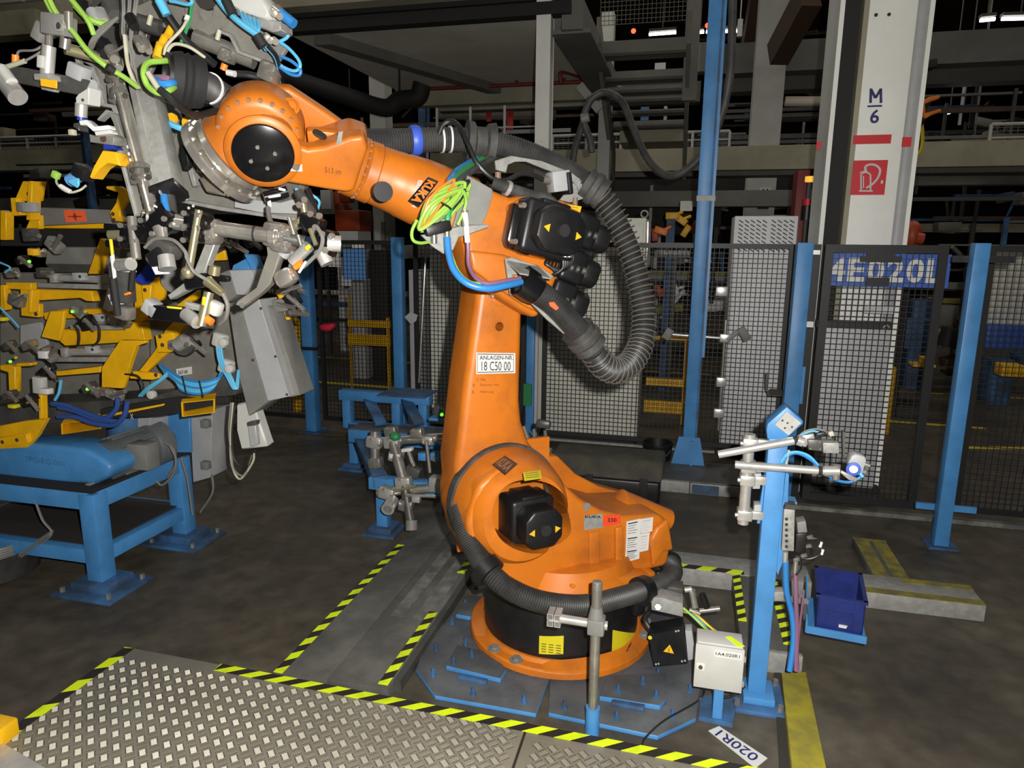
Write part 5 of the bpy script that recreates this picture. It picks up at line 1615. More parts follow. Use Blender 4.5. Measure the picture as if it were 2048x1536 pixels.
for pts, lb in (([(915, 1352), (973, 1364), (976, 1357), (918, 1345)], 'blue clip bar left of the robot foot'), ([(1222, 1404), (1288, 1417), (1290, 1408), (1225, 1396)], 'blue clip bar right of the robot foot')):
    zpoly('clip_bar', pts, 0.04, 0.019, 'blue_dirty', lb, 'clip')
bolts = [(952, 1178), (930, 1212), (904, 1248), (872, 1300), (866, 1352), (943, 1312), (907, 1327), (931, 1290), (946, 1390), (1048, 1406), (1129, 1417), (1233, 1439), (1285, 1368), (1312, 1396), (1236, 1385), (1380, 1384), (1345, 1434), (1316, 1352)]
b0 = None
for k, (a, b_) in enumerate(bolts):
    q = CZ(a, b_, 0.02 if k not in (5, 6, 7, 12, 13, 14) else 0.044)
    b0 = part('anchor_bolt', MB().cyl(q, q + V((0, 0, 0.014)), 0.013, n=6), 'blue_dirty', bp1 if a < 1110 else bp2)
    part('stud', MB().cyl(q + V((0, 0, 0.014)), q + V((0, 0, 0.036)), 0.007, n=8), 'blue_dirty', b0)

# ramp covers left of the robot
v0, v1 = 2.44, 5.0
solo('ramp_cover', MB().hexa([(-1.70, v0, 0), (-1.42, v0, 0), (-1.42, v1, 0), (-1.70, v1, 0), (-1.70, v0, 0.008), (-1.423, v0, 0.036), (-1.423, v1, 0.036), (-1.70, v1, 0.008)]), 'ramp_grey', CF, 'left long grey ramp plate beside the hazard tape', 'ramp', bevel=0.002)
solo('ramp_cover', MB().hexa([(-1.417, v0, 0), (-1.13, v0, 0), (-1.13, v1, 0), (-1.417, v1, 0), (-1.417, v0, 0.037), (-1.14, v0, 0.04), (-1.14, v1, 0.04), (-1.417, v1, 0.037)]), 'ramp_grey', CF, 'right long grey ramp plate next to the robot', 'ramp', bevel=0.002)
M('ramp_worn', (0.22, 0.22, 0.20), 0.5, col2=(0.10, 0.10, 0.092), scale=9)
for k, (u0, u1) in enumerate(((-1.37, -1.30), (-1.25, -1.17))):
    solo('worn_strip', MB().box(u0, u1, 3.0, 4.6, 0.0385, 0.0415), 'ramp_worn', CF, ('pale worn strip along the middle of the ramp', 'pale worn strip along the robot side of the ramp')[k], 'strip')
solo('floor_kerb', MB().box(-1.13, -1.10, v0 + 0.05, v1, 0, 0.055), 'dark_steel', CF, 'dark steel kerb between ramp and robot plates', 'kerb')

# checker plates: real five bar ribs
ZP = 0.03
def tread(u0, u1, va, vb, mb, h, pitch=0.041):
    # groups of five ribs, the whole pattern turned 45 degrees to the sheet edge
    c = math.sqrt(0.5)
    n = int((u1 - u0 + vb - va) / pitch) + 2
    for i in range(n):
        for j in range(-n, n):
            cu_, cv_ = u0 + (i - j) * c * pitch, va + (i + j) * c * pitch
            if not (u0 + 0.02 < cu_ < u1 - 0.02 and va < cv_ < vb):
                continue
            ax_ = V((c, c, 0)) if (i + j) % 2 else V((-c, c, 0))
            sd_ = V((-ax_.y, ax_.x, 0))
            for k in range(5):
                o_ = V((cu_, cv_, ZP)) + sd_ * ((k - 2) * 0.0068)
                A, B_ = o_ - ax_ * 0.0165, o_ + ax_ * 0.0165
                s2, e_, up_ = sd_ * 0.0026, ax_ * 0.006, V((0, 0, h))
                mb.add([A, B_, o_ - s2 * 0.35 - e_ * 1.5 + up_, o_ - s2 * 0.35 + e_ * 1.5 + up_, o_ + s2 * 0.35 + e_ * 1.5 + up_, o_ + s2 * 0.35 - e_ * 1.5 + up_, A - s2 + e_, B_ - s2 - e_, B_ + s2 - e_, A + s2 + e_],
                       [(0, 6, 2, 5, 9), (1, 8, 4, 3, 7), (6, 7, 3, 2), (8, 9, 5, 4), (2, 3, 4, 5)])


for (u0, u1, h, f0, f1, lb) in ((-2.45, -0.525, 0.0025, 2.435, 2.40, 'bright aluminium checker plate in the left foreground'), (-0.515, 0.9, 0.0018, 2.40, 2.352, 'worn checker plate in the right foreground')):
    cp = T('checker_plate', lb, 'floor plate', CF, ((u0 + u1) / 2, 1.9, 0))
    part('sheet', MB().hexa([(u0, 0.9, 0), (u1, 0.9, 0), (u1, f1, 0), (u0, f0, 0), (u0, 0.9, ZP), (u1, 0.9, ZP), (u1, f1, ZP), (u0, f0, ZP)]), 'checker', cp, bevel=0.002)
    rb_ = MB()
    tread(u0 + 0.03, u1 - 0.01, 1.15, f1 - 0.05, rb_, h)
    part('tread_ribs', rb_, 'checker_rib' if u0 < -1 else 'checker', cp, kind='stuff')
solo('checker_plate', MB().hexa([(-2.6, 1.1, 0.03), (-1.9, 1.1, 0.03), (-1.75, 1.62, 0.03), (-2.6, 1.82, 0.03), (-2.6, 1.1, 0.042), (-1.9, 1.1, 0.042), (-1.75, 1.62, 0.042), (-2.6, 1.82, 0.042)]), 'aluminium', CF, 'plain bright plate corner at the lower left edge', 'floor plate')
yk = CZ(8, 1450, 0.1)
solo('yellow_stop', MB().box(yk.x - 0.3, yk.x + 0.01, yk.y - 0.03, yk.y + 0.05, 0, 0.1), 'yellow', CF, 'yellow stop block at the lower left edge', 'block', bevel=0.008)


def hazard(p0, p1, w_, label, pitch=0.13, slant=0.05, n=(0, 0, 1), frac=0.5, phase=0.0, group='hazard tape strips'):
    p0, p1, n = V(p0), V(p1), V(n)
    d = (p1 - p0)
    L = d.length
    d.normalize()
    s_ = n.cross(d).normalized()
    t_ = n * 0.0012
    mb = MB()
    P = lambda a, b__: p0 + d * min(max(a, 0), L) + s_ * b__
    x = -pitch + phase * pitch
    while x < L + pitch:
        for k, (a, b__) in enumerate(((x, x + pitch * frac), (x + pitch * frac, x + pitch))):
            q_ = [P(a, -w_ / 2), P(b__, -w_ / 2), P(b__ + slant, w_ / 2), P(a + slant, w_ / 2)]
            if (q_[1] - q_[0]).length < 1e-5 and (q_[2] - q_[3]).length < 1e-5:
                continue
            mb.mi(k)
            mb.add([e - t_ * 0.3 for e in q_] + [e + t_ for e in q_], [(4, 5, 6, 7), (3, 2, 1, 0), (0, 1, 5, 4), (1, 2, 6, 5), (2, 3, 7, 6), (3, 0, 4, 7)])
        x += pitch
    return solo('hazard_tape', mb, ['hazard_yellow', 'hazard_black'], CF, label, 'tape', group=group)


zt = ZP + 0.0015
hazard((-1.94, 2.404, zt), (0.42, 2.345, zt), 0.05, 'long yellow black hazard tape along the checker plate edge', 0.128, 0.07)
hazard((-2.43, 1.55, zt), (-2.43, 2.43, zt), 0.05, 'hazard tape on the left edge of the checker plate', 0.17, -0.03, phase=0.3)
hazard((-1.675, 2.46, 0.0125), (-1.675, 3.85, 0.0125), 0.045, 'hazard tape along the left side of the grey ramp', 0.125, -0.04)
hazard((-1.17, 2.46, 0.043), (-1.17, 3.08, 0.043), 0.045, 'hazard tape along the right side of the grey ramp', 0.115, -0.04)
hazard((-1.17, 3.52, 0.043), (-1.17, 3.78, 0.043), 0.045, 'short hazard tape piece at the ramp behind the robot foot', 0.115, -0.04)

# sign lying on the floor
q_ = [CZ(a, b_, 0.004) for a, b_ in ((1535, 1516), (1438, 1452), (1417, 1461), (1511, 1536))]
fs_ = T('floor_sign', 'white floor sticker reading 020R1 at the bottom right', 'sign', CF, q_[0] - V((0, 0, 0.004)))
part('sheet', MB().prism(q_, (0, 0, -0.003)), 'label_white', fs_)
o_ = q_[0].lerp(q_[1], 0.10).lerp(q_[3].lerp(q_[2], 0.10), 0.2)
e1 = q_[0].lerp(q_[1], 0.90).lerp(q_[3].lerp(q_[2], 0.90), 0.2) - o_
e2 = q_[0].lerp(q_[1], 0.10).lerp(q_[3].lerp(q_[2], 0.10), 0.8) - o_
lm2 = text_mb('020R1', o_, e1, e2, 0.01, 0.0)
for p_ in lm2.v:
    p_.z = 0.0055
part('lettering', lm2, 'ink_blue', fs_)

# tube stand in front of the robot foot
q = CZ(1184, 1466, 0)
ts = T('tube_stand', 'steel tube stand with cross clamp on a blue socket', 'stand', CF, q)
zt_ = CF.y(1192, 1163, q.y).z
part('socket', MB().cyl(q, q + V((0, 0, 0.115)), 0.028, n=20), 'blue', ts)
part('tube', MB().cyl(q + V((0, 0, 0.08)), V((q.x, q.y, zt_)), 0.0195, n=20), 'steel', ts, bevel=0.002)
zc = CF.y(1190, 1247, q.y).z
part('cross_clamp', MB().box(q.x - 0.03, q.x + 0.035, q.y - 0.035, q.y + 0.03, zc - 0.035, zc + 0.03), 'cast_grey', ts, bevel=0.008)
part('clamp_neck', MB().cyl((q.x, q.y, zc + 0.02), (q.x, q.y, zc + 0.07), 0.032, 0.022, n=16), 'cast_grey', ts)
xl_ = CF.y(1120, 1244, q.y).x
part('cross_rod', MB().cyl((q.x + 0.045, q.y - 0.005, zc), (xl_, q.y - 0.005, zc + 0.004), 0.017, n=18), 'aluminium', ts)
pr_ = MB()
for i in range(2):
    for j in range(2):
        cx_, cz_ = xl_ - 0.02 + 0.028 * i - 0.014, zc + 0.004 + 0.028 * j - 0.014
        for (a_, b__, c1, d1) in ((-0.012, 0.012, 0.009, 0.012), (-0.012, 0.012, -0.012, -0.009), (-0.012, -0.009, -0.009, 0.009), (0.009, 0.012, -0.009, 0.009)):
            pr_.box(cx_ + a_, cx_ + b__, q.y - 0.03, q.y + 0.03, cz_ + c1, cz_ + d1)
pr_.box(xl_ - 0.038, xl_ - 0.001, q.y - 0.026, q.y + 0.03, zc + 0.0, zc + 0.008)
part('profile_end', pr_, 'aluminium', ts)

# ================================================================== RIGHT HAND STAND
sb = CZ(1520, 1370, 0.06)
SV = sb.y
st_ = T('sensor_stand', 'light blue steel stand with angled head and two sensor arms', 'stand', CF, (sb.x, SV, 0))
CY = CF.y
xs_ = CY(1516, 1350, SV - 0.04).x
zt_ = CY(1550, 862, SV - 0.04).z
part('column', MB().box(xs_ - 0.036, xs_ + 0.036, SV - 0.04, SV + 0.04, 0.03, zt_), 'blue', st_, bevel=0.004)
part('base_plate', MB().box(xs_ - 0.10, xs_ + 0.11, SV - 0.13, SV + 0.10, 0.0, 0.02), 'blue_dirty', st_, bevel=0.003)
part('base_plate', MB().box(xs_ - 0.055, xs_ + 0.07, SV - 0.085, SV + 0.06, 0.02, 0.05), 'blue', st_, bevel=0.003)
for dx, dy in ((-0.08, -0.1), (0.09, -0.1), (0.09, 0.08)):
    part('anchor_bolt', MB().cyl((xs_ + dx, SV + dy, 0.02), (xs_ + dx, SV + dy, 0.045), 0.012, n=6), 'steel', st_)
hd = [CY(a, b_, SV - 0.045) for a, b_ in ((1533, 860), (1535, 848), (1574, 814), (1606, 842), (1606, 848), (1578, 872), (1572, 880), (1535, 878))]
part('head_bracket', MB().prism(hd, (0, 0.09, 0)), 'blue', st_, bevel=0.003)
hp = [CY(a, b_, SV - 0.05) for a, b_ in ((1549, 849), (1573, 822), (1602, 845), (1577, 870))]
pl2 = part('head_plate', MB().prism(hp, (0, -0.006, 0)), 'aluminium', st_)
for a, b_ in ((1565, 841), (1575, 846), (1570, 856), (1584, 854)):
    q = CY(a, b_, SV - 0.057)
    part('plate_hole', MB().cyl(q, q + V((0, -0.001, 0)), 0.004, n=8), 'ink', pl2)
part('side_plate', MB().prism(CF.ys([(1529, 950), (1540, 950), (1520, 1047), (1514, 1047)], SV - 0.02), (0, 0.03, 0)), 'blue', st_)
part('rear_fin', MB().prism(CF.ys([(1572, 940), (1578, 950), (1570, 1110), (1556, 1150), (1552, 1140)], SV), (0, 0.012, 0)), 'blue', st_)
for y_ in (948, 1010):
    part('mount_plate', MB().prism(CF.ys([(1509, y_), (1523, y_), (1520, y_ + 30), (1505, y_ + 30)], SV - 0.03), (0, 0.05, 0)), 'panel_grey', st_, bevel=0.002)
va = SV - 0.03
tp, bt_ = CY(1499, 868, va), CY(1486, 1047, va)
vt = part('vertical_tube', MB().cyl((bt_.x, va, bt_.z), (bt_.x, va, tp.z), 0.0215, n=20), 'aluminium', st_)
for y_ in (885, 932, 958, 1028):
    z_ = CY(1492, y_, va).z
    part('tube_clamp', MB().box(bt_.x - 0.027, bt_.x + 0.032, va - 0.03, va + 0.03, z_ - 0.022, z_ + 0.022), 'aluminium', st_, bevel=0.006)
    part('clamp_lug', MB().box(bt_.x + 0.025, bt_.x + 0.075, va - 0.012, va + 0.018, z_ - 0.017, z_ + 0.017), 'aluminium', st_, bevel=0.003)
    part('clamp_bolt', MB().cyl((bt_.x - 0.035, va - 0.02, z_), (bt_.x - 0.026, va - 0.02, z_), 0.01, n=8), 'steel', st_)
vb_ = va - 0.05
part('sensor_arm', MB().cyl(CY(1437, 909, vb_), CY(1590, 881, vb_), 0.0155, n=18), 'aluminium', st_, 'upper aluminium sensor arm')
part('sensor_arm', MB().cyl(CY(1470, 929, vb_), CY(1648, 942, vb_), 0.0155, n=18), 'aluminium', st_, 'lower aluminium sensor arm')
part('tape_wrap', MB().cyl(CY(1588, 882, vb_), CY(1594, 880.5, vb_), 0.0175, n=16), 'black_matte', st_)
part('tape_wrap', MB().cyl(CY(1636, 941, vb_), CY(1644, 941.6, vb_), 0.0175, n=16), 'black_matte', st_)
# upper sensor head
part('swivel', MB().cyl(CY(1594, 880, vb_), CY(1606, 884, vb_), 0.02, n=12), 'aluminium', st_)
part('swivel_plate', MB().prism(CF.ys([(1604, 872), (1628, 868), (1630, 878), (1618, 884), (1612, 895), (1606, 893)], vb_), (0, 0.03, 0)), 'aluminium', st_, bevel=0.003)
hb2 = part('sensor_body', MB().prism(CF.ys([(1616, 880), (1644, 880), (1644, 903), (1617, 900)], vb_ - 0.02), (0, 0.05, 0)), 'dark_steel', st_, bevel=0.002)
part('sensor_face', MB().prism(CF.ys([(1646, 886), (1678, 886), (1678, 907), (1647, 906)], vb_ - 0.025), (0, 0.06, 0)), 'galvanised', st_, bevel=0.002)
for a, b_ in ((1620, 885), (1640, 884), (1621, 897), (1640, 898), (1650, 890), (1650, 902)):
    q = CY(a, b_, vb_ - 0.026)
    part('screw', MB().cyl(q, q + V((0, -0.002, 0)), 0.003, n=8), 'chrome', st_)
for k, pts in enumerate((((1596, 873), (1612, 862), (1634, 858), (1655, 864)), ((1600, 870), (1625, 862), (1645, 868)), ((1640, 872), (1655, 862), (1668, 872), (1670, 884)))):
    part('sensor_cable', MB().tube([CY(a, b_, vb_ + 0.01) for a, b_ in pts], 0.004, 6), ('cable_grey', 'hose_cyan', 'cable_black')[k], st_)
for k, pts in enumerate((((1656, 866), (1666, 862), (1670, 872), (1660, 874)), ((1632, 868), (1650, 864), (1654, 872), (1636, 876)))):
    part('plug', MB().prism(CF.ys(pts, vb_ - 0.01), (0, 0.03, 0)), ('cable_tan', 'black_plastic')[k], st_, bevel=0.003)
part('dark_tab', MB().prism(CF.ys([(1685, 864), (1690, 864), (1690, 915), (1686, 915)], vb_ + 0.02), (0, 0.03, 0)), 'dark_steel', st_)
# lower sensor head
part('swivel', MB().cyl(CY(1648, 942, vb_), CY(1678, 942, vb_), 0.02, n=12), 'aluminium', st_)
part('swivel', MB().cyl(CY(1672, 958, vb_), CY(1674, 930, vb_), 0.014, n=12), 'chrome', st_)
cg = part('camera_housing', MB().prism(CF.ys([(1697, 925), (1703, 912), (1712, 908), (1731, 914), (1733, 922), (1726, 945), (1700, 945)], vb_), (0, 0.06, 0)), 'panel_grey', st_, bevel=0.005)
lc = CY(1707, 937, vb_ - 0.002)
part('lens_ring', MB().lathe(lc, V((-0.15, -1, -0.1)), [(0.012, 0), (0.025, 0), (0.026, 0.008), (0.0165, 0.01), (0.016, 0.004)], 28), 'ring_blue', st_)
part('lens', MB().lathe(lc, V((-0.15, -1, -0.1)), [(0.001, 0.006), (0.0155, 0.006), (0.0155, 0.009), (0.001, 0.0095)], 24), 'label_white', st_)
part('light_bar', MB().prism(CF.ys([(1681, 946), (1684, 942), (1715, 957), (1712, 964), (1698, 960)], vb_ - 0.01), (0, 0.02, 0)), 'aluminium', st_, bevel=0.002)
for a, b_, c1, d1 in ((1728, 928, 1741, 932), (1722, 942, 1734, 945), (1720, 946, 1726, 955)):
    part('connector', MB().cyl(CY(a, b_, vb_ + 0.01), CY(c1, d1, vb_), 0.007, n=10), ('chrome', 'chrome', 'hose_cyan')[(a < 1725) + (a < 1721)], st_)
for k, pts in enumerate((((1562, 925), (1575, 908), (1595, 904), (1618, 912), (1636, 930)), ((1564, 930), (1580, 909), (1600, 908), (1622, 920), (1640, 936)), ((1655, 950), (1672, 960), (1700, 964), (1726, 952)), ((1578, 900), (1574, 920), (1570, 940)))):
    part('air_hose', MB().tube([CY(a, b_, vb_ + 0.03) for a, b_ in pts], 0.0055, 6), ('hose_cyan', 'hose_blue', 'hose_blue', 'cable_tan')[k], st_)
part('bracket_tab', MB().prism(CF.ys([(1576, 1002), (1594, 1004), (1594, 1009), (1576, 1008)], SV + 0.02), (0, 0.06, 0)), 'blue', st_)
# valve island on the stand
vb2 = part('valve_island', MB().prism(CF.ys([(1568, 1018), (1590, 1020), (1588, 1103), (1563, 1101)], SV - 0.03), (0, 0.05, 0)), 'galvanised', st_, bevel=0.003)
for k in range(6):
    q = CY(1573, 1038 + 11 * k, SV - 0.031)
    part('port', MB().cyl(q, q + V((0, -0.002, 0)), 0.0065, n=10), 'near_black', st_)
    q = CY(1582 + (k % 2) * 3, 1035 + 11 * k, SV - 0.031)
    part('valve_screw', MB().cyl(q, q + V((0, -0.006, 0)), 0.005, n=6), 'chrome', st_)
part('valve_cap', MB().prism(CF.ys([(1568, 1018), (1572, 1009), (1592, 1011), (1590, 1020)], SV - 0.03), (0, 0.05, 0)), 'dark_steel', st_)
part('solenoid_block', MB().prism(CF.ys([(1594, 1045), (1612, 1042), (1615, 1065), (1596, 1075)], SV), (0, 0.06, 0)), 'cast_grey', st_, bevel=0.004)
part('solenoid_block', MB().prism(CF.ys([(1592, 1068), (1614, 1066), (1612, 1108), (1590, 1105)], SV - 0.01), (0, 0.06, 0)), 'black_plastic', st_, bevel=0.005)
for a, b_ in ((1621, 1075), (1618, 1093), (1609, 1112), (1594, 1120)):
    part('fitting', MB().cyl(CY(a - 5, b_, SV), CY(a + 3, b_ - 2, SV - 0.01), 0.008, n=8), 'chrome', st_)
for k, pts in enumerate((((1590, 1112), (1615, 1118), (1635, 1112), (1645, 1100)), ((1618, 1078), (1635, 1078), (1640, 1092), (1632, 1105)), ((1600, 1110), (1602, 1135), (1592, 1150)))):
    part('sensor_cable', MB().tube([CY(a, b_, SV) for a, b_ in pts], 0.004, 6), 'cable_black', st_)
for a, b_ in ((1643, 1090), (1646, 1105)):
    part('cable_marker', MB().cyl(CY(a, b_ - 6, SV), CY(a - 3, b_ + 4, SV), 0.006, n=8), 'tape_white', st_)
part('hose_fitting', MB().cyl(CY(1571, 1103, SV - 0.01), CY(1570, 1125, SV - 0.01), 0.011, n=10), 'aluminium', st_)
part('hose_fitting', MB().cyl(CY(1592, 1118, SV + 0.02), CY(1590, 1145, SV + 0.02), 0.01, n=10), 'chrome', st_)
part('supply_hose', MB().tube([CY(1571, 1122, SV - 0.01), CY(1573, 1180, SV), CY(1584, 1230, SV + 0.01), CY(1587, 1280, SV), CY(1579, 1342, SV - 0.03)], 0.0125, 10), 'hose_blue', st_, 'blue supply hose')
part('supply_hose', MB().tube([CY(1591, 1142, SV + 0.02), CY(1592, 1200, SV), CY(1594, 1260, SV), CY(1592, 1342, SV - 0.03)], 0.0095, 8), 'hose_violet', st_, 'violet supply hose')
part('supply_hose', MB().tube([CY(1608, 1180, SV), CY(1601, 1240, SV), CY(1596, 1300, SV), CY(1598, 1342, SV - 0.03)], 0.004, 6), 'hose_violet', st_)
part('shelf_arm', MB().cyl(CY(1545, 1194, SV + 0.03), CY(1612, 1203, SV + 0.16), 0.014, n=12), 'aluminium', st_)
part('shelf_clamp', MB().prism(CF.ys([(1548, 1184), (1568, 1184), (1568, 1203), (1548, 1203)], SV + 0.02), (0, 0.05, 0)), 'galvanised', st_, bevel=0.004)
part('cable_marker', MB().prism(CF.ys([(1542, 1186), (1546, 1186), (1545, 1210), (1541, 1210)], SV + 0.0), (0, 0.01, 0)), 'label_white', st_)

# blue crate on its tray
zb_ = 0.20
fr0, fr1 = CZ(1627, 1257, zb_), CZ(1727, 1276, zb_)
d_ = (fr1 - fr0)
wd = d_.length
d_.normalize()
bk_ = V((-d_.y, d_.x, 0))
P_ = lambda a, b__, z: fr0 + d_ * a + bk_ * b__ + V((0, 0, z))
dp_ = 0.30
ty = T('crate_tray', 'light blue shelf tray holding the blue plastic crate', 'shelf', CF, P_(wd / 2, dp_ / 2, -0.02))
part('tray_sheet', MB().hexa([P_(-0.03, -0.02, -0.015), P_(wd + 0.01, -0.02, -0.015), P_(wd + 0.01, dp_, -0.015), P_(-0.03, dp_, -0.015), P_(-0.03, -0.02, 0), P_(wd + 0.01, -0.02, 0), P_(wd + 0.01, dp_, 0), P_(-0.03, dp_, 0)]), 'blue', ty)
part('tray_lip', MB().hexa([P_(-0.03, -0.025, -0.015), P_(wd + 0.01, -0.025, -0.015), P_(wd + 0.01, -0.018, -0.015), P_(-0.03, -0.018, -0.015), P_(-0.03, -0.025, 0.02), P_(wd + 0.01, -0.025, 0.02), P_(wd + 0.01, -0.018, 0.02), P_(-0.03, -0.018, 0.02)]), 'blue', ty)
part('tray_side', MB().hexa([P_(-0.035, -0.02, -0.015), P_(-0.028, -0.02, -0.015), P_(-0.028, dp_, -0.015), P_(-0.035, dp_, -0.015), P_(-0.035, -0.02, 0.04), P_(-0.028, -0.02, 0.04), P_(-0.028, dp_, 0.12), P_(-0.035, dp_, 0.12)]), 'blue', ty)
part('tray_arm', MB().bar(P_(-0.03, 0.1, -0.01), CY(1608, 1203, SV + 0.16), 0.02, 0.02), 'aluminium', ty)
cr_ = T('plastic_crate', 'dark blue open plastic crate on the light blue tray', 'crate', CF, P_(wd / 2, dp_ / 2, 0))
hc_ = 0.165
def cw(a0, b0_, a1, b1_, tap=0.012):
    return MB().hexa([P_(a0, b0_, 0.004), P_(a1, b0_, 0.004), P_(a1, b1_, 0.004), P_(a0, b1_, 0.004), P_(a0, b0_, hc_), P_(a1, b0_, hc_), P_(a1, b1_, hc_), P_(a0, b1_, hc_)])
part('floor', cw(0.005, 0.005, wd - 0.005, dp_ - 0.005).__class__().hexa([P_(0.005, 0.005, 0.002), P_(wd - 0.005, 0.005, 0.002), P_(wd - 0.005, dp_ - 0.005, 0.002), P_(0.005, dp_ - 0.005, 0.002), P_(0.005, 0.005, 0.008), P_(wd - 0.005, 0.005, 0.008), P_(wd - 0.005, dp_ - 0.005, 0.008), P_(0.005, dp_ - 0.005, 0.008)]), 'blue_crate', cr_)
for a0, b0_, a1, b1_ in ((0.005, 0.005, wd - 0.005, 0.011), (0.005, dp_ - 0.011, wd - 0.005, dp_ - 0.005), (0.005, 0.005, 0.011, dp_ - 0.005), (wd - 0.011, 0.005, wd - 0.005, dp_ - 0.005)):
    part('side_wall', cw(a0, b0_, a1, b1_), 'blue_crate', cr_)
rim = MB()
for a0, b0_, a1, b1_ in ((-0.003, -0.003, wd + 0.003, 0.014), (-0.003, dp_ - 0.014, wd + 0.003, dp_ + 0.003), (-0.003, 0.0, 0.014, dp_), (wd - 0.014, 0.0, wd + 0.003, dp_)):
    rim.hexa([P_(a0, b0_, hc_ - 0.01), P_(a1, b0_, hc_ - 0.01), P_(a1, b1_, hc_ - 0.01), P_(a0, b1_, hc_ - 0.01), P_(a0, b0_, hc_ + 0.004), P_(a1, b0_, hc_ + 0.004), P_(a1, b1_, hc_ + 0.004), P_(a0, b1_, hc_ + 0.004)])
part('rim', rim, 'blue_crate', cr_)
for x_ in (0.03, wd - 0.035):
    part('corner_rib', MB().hexa([P_(x_ - 0.012, -0.001, 0.004), P_(x_ + 0.012, -0.001, 0.004), P_(x_ + 0.012, 0.006, 0.004), P_(x_ - 0.012, 0.006, 0.004), P_(x_ - 0.012, -0.001, hc_), P_(x_ + 0.012, -0.001, hc_), P_(x_ + 0.012, 0.006, hc_), P_(x_ - 0.012, 0.006, hc_)]), 'blue_crate', cr_)
part('front_band', MB().hexa([P_(0.02, -0.002, 0.09), P_(wd - 0.02, -0.002, 0.09), P_(wd - 0.02, 0.006, 0.09), P_(0.02, 0.006, 0.09), P_(0.02, -0.002, 0.1), P_(wd - 0.02, -0.002, 0.1), P_(wd - 0.02, 0.006, 0.1), P_(0.02, 0.006, 0.1)]), 'blue_crate', cr_)
part('torn_label', MB().hexa([P_(0.10, -0.003, 0.03), P_(0.13, -0.003, 0.03), P_(0.13, 0.005, 0.03), P_(0.10, 0.005, 0.03), P_(0.10, -0.003, 0.042), P_(0.135, -0.003, 0.042), P_(0.135, 0.005, 0.042), P_(0.10, 0.005, 0.042)]), 'label_white', cr_)

# white junction box on a short blue leg
lg = CZ(1434, 1420, 0.03)
jv = lg.y - 0.07
fa = [CY(a, b_, jv) for a, b_ in ((1395, 1287), (1491, 1301), (1483, 1386), (1386, 1373))]
jb = T('junction_box', 'white junction box labelled 1A4.020R1 on a blue leg', 'electrical box', CF, lg)
x0_, x1_ = fa[3].x - 0.0, fa[2].x + 0.0
z0_, z1_ = (fa[3].z + fa[2].z) / 2, (fa[0].z + fa[1].z) / 2
part('leg', MB().box(lg.x - 0.02, lg.x + 0.018, lg.y - 0.04, lg.y + 0.0, 0.0, z0_ + 0.02), 'blue', jb, bevel=0.002)
part('foot_plate', MB().prism([CZ(a, b_, 0.02) for a, b_ in ((1398, 1432), (1466, 1447), (1475, 1398), (1402, 1388))], (0, 0, -0.02)), 'blue_dirty', jb)
part('body', MB().box(x0_ + 0.004, x1_ - 0.004, jv + 0.012, jv + 0.115, z0_, z1_ + 0.004), 'box_white', jb, bevel=0.006)
dr = part('door', MB().box(x0_, x1_, jv - 0.004, jv + 0.010, z0_, z1_), 'box_white', jb, bevel=0.004)
q = CY(1401, 1333, jv - 0.004)
part('lock_plate', MB().box(q.x - 0.016, q.x + 0.016, jv - 0.007, jv - 0.004, q.z - 0.016, q.z + 0.016), 'cabinet', dr, bevel=0.002)
part('lock', MB().cyl((q.x, jv - 0.007, q.z), (q.x, jv - 0.012, q.z), 0.008, n=14), 'dark_steel', dr)
a_, b_2 = CY(1428, 1309, jv - 0.004), CY(1486, 1316, jv - 0.004)
part('label_strip', MB().box(a_.x, b_2.x - 0.004, jv - 0.0055, jv - 0.004, a_.z - 0.008, a_.z + 0.022), 'label_white', dr)
part('lettering', text_mb('1A4.020R1', (a_.x + 0.006, jv - 0.0056, a_.z), (b_2.x - a_.x - 0.018, 0, 0), (0, 0, 0.014), 0.01), 'ink', dr)
part('hinge', MB().box(x1_ - 0.002, x1_ + 0.006, jv - 0.004, jv + 0.01, z0_ + 0.03, z0_ + 0.05).box(x1_ - 0.002, x1_ + 0.006, jv - 0.004, jv + 0.01, z1_ - 0.05, z1_ - 0.03), 'galvanised', jb)
part('tape_scrap', MB().plate([V((x1_ - 0.07, jv + 0.07, z1_ + 0.006)), V((x1_ - 0.05, jv + 0.08, z1_ + 0.006)), V((x1_ - 0.0, jv + 0.02, z1_ + 0.006)), V((x1_ - 0.025, jv + 0.01, z1_ + 0.006))], 0.002), 'hazard_yellow', jb)
part('cable', MB().tube([V((x0_ + 0.06, jv + 0.05, z0_)), V((x0_ + 0.10, jv + 0.04, z0_ - 0.05)), V((x1_ - 0.03, jv + 0.05, z0_ - 0.05)), V((x1_ + 0.02, jv + 0.08, z0_ - 0.02))], 0.005, 6), 'cable_black', jb)
part('cable', MB().tube([V((x0_ + 0.05, jv + 0.05, z0_)), CZ(1400, 1398, 0.05), CZ(1330, 1440, 0.045), CZ(1292, 1474, 0.02), CZ(1284, 1490, 0.02)], 0.004, 6), 'cable_black', jb)

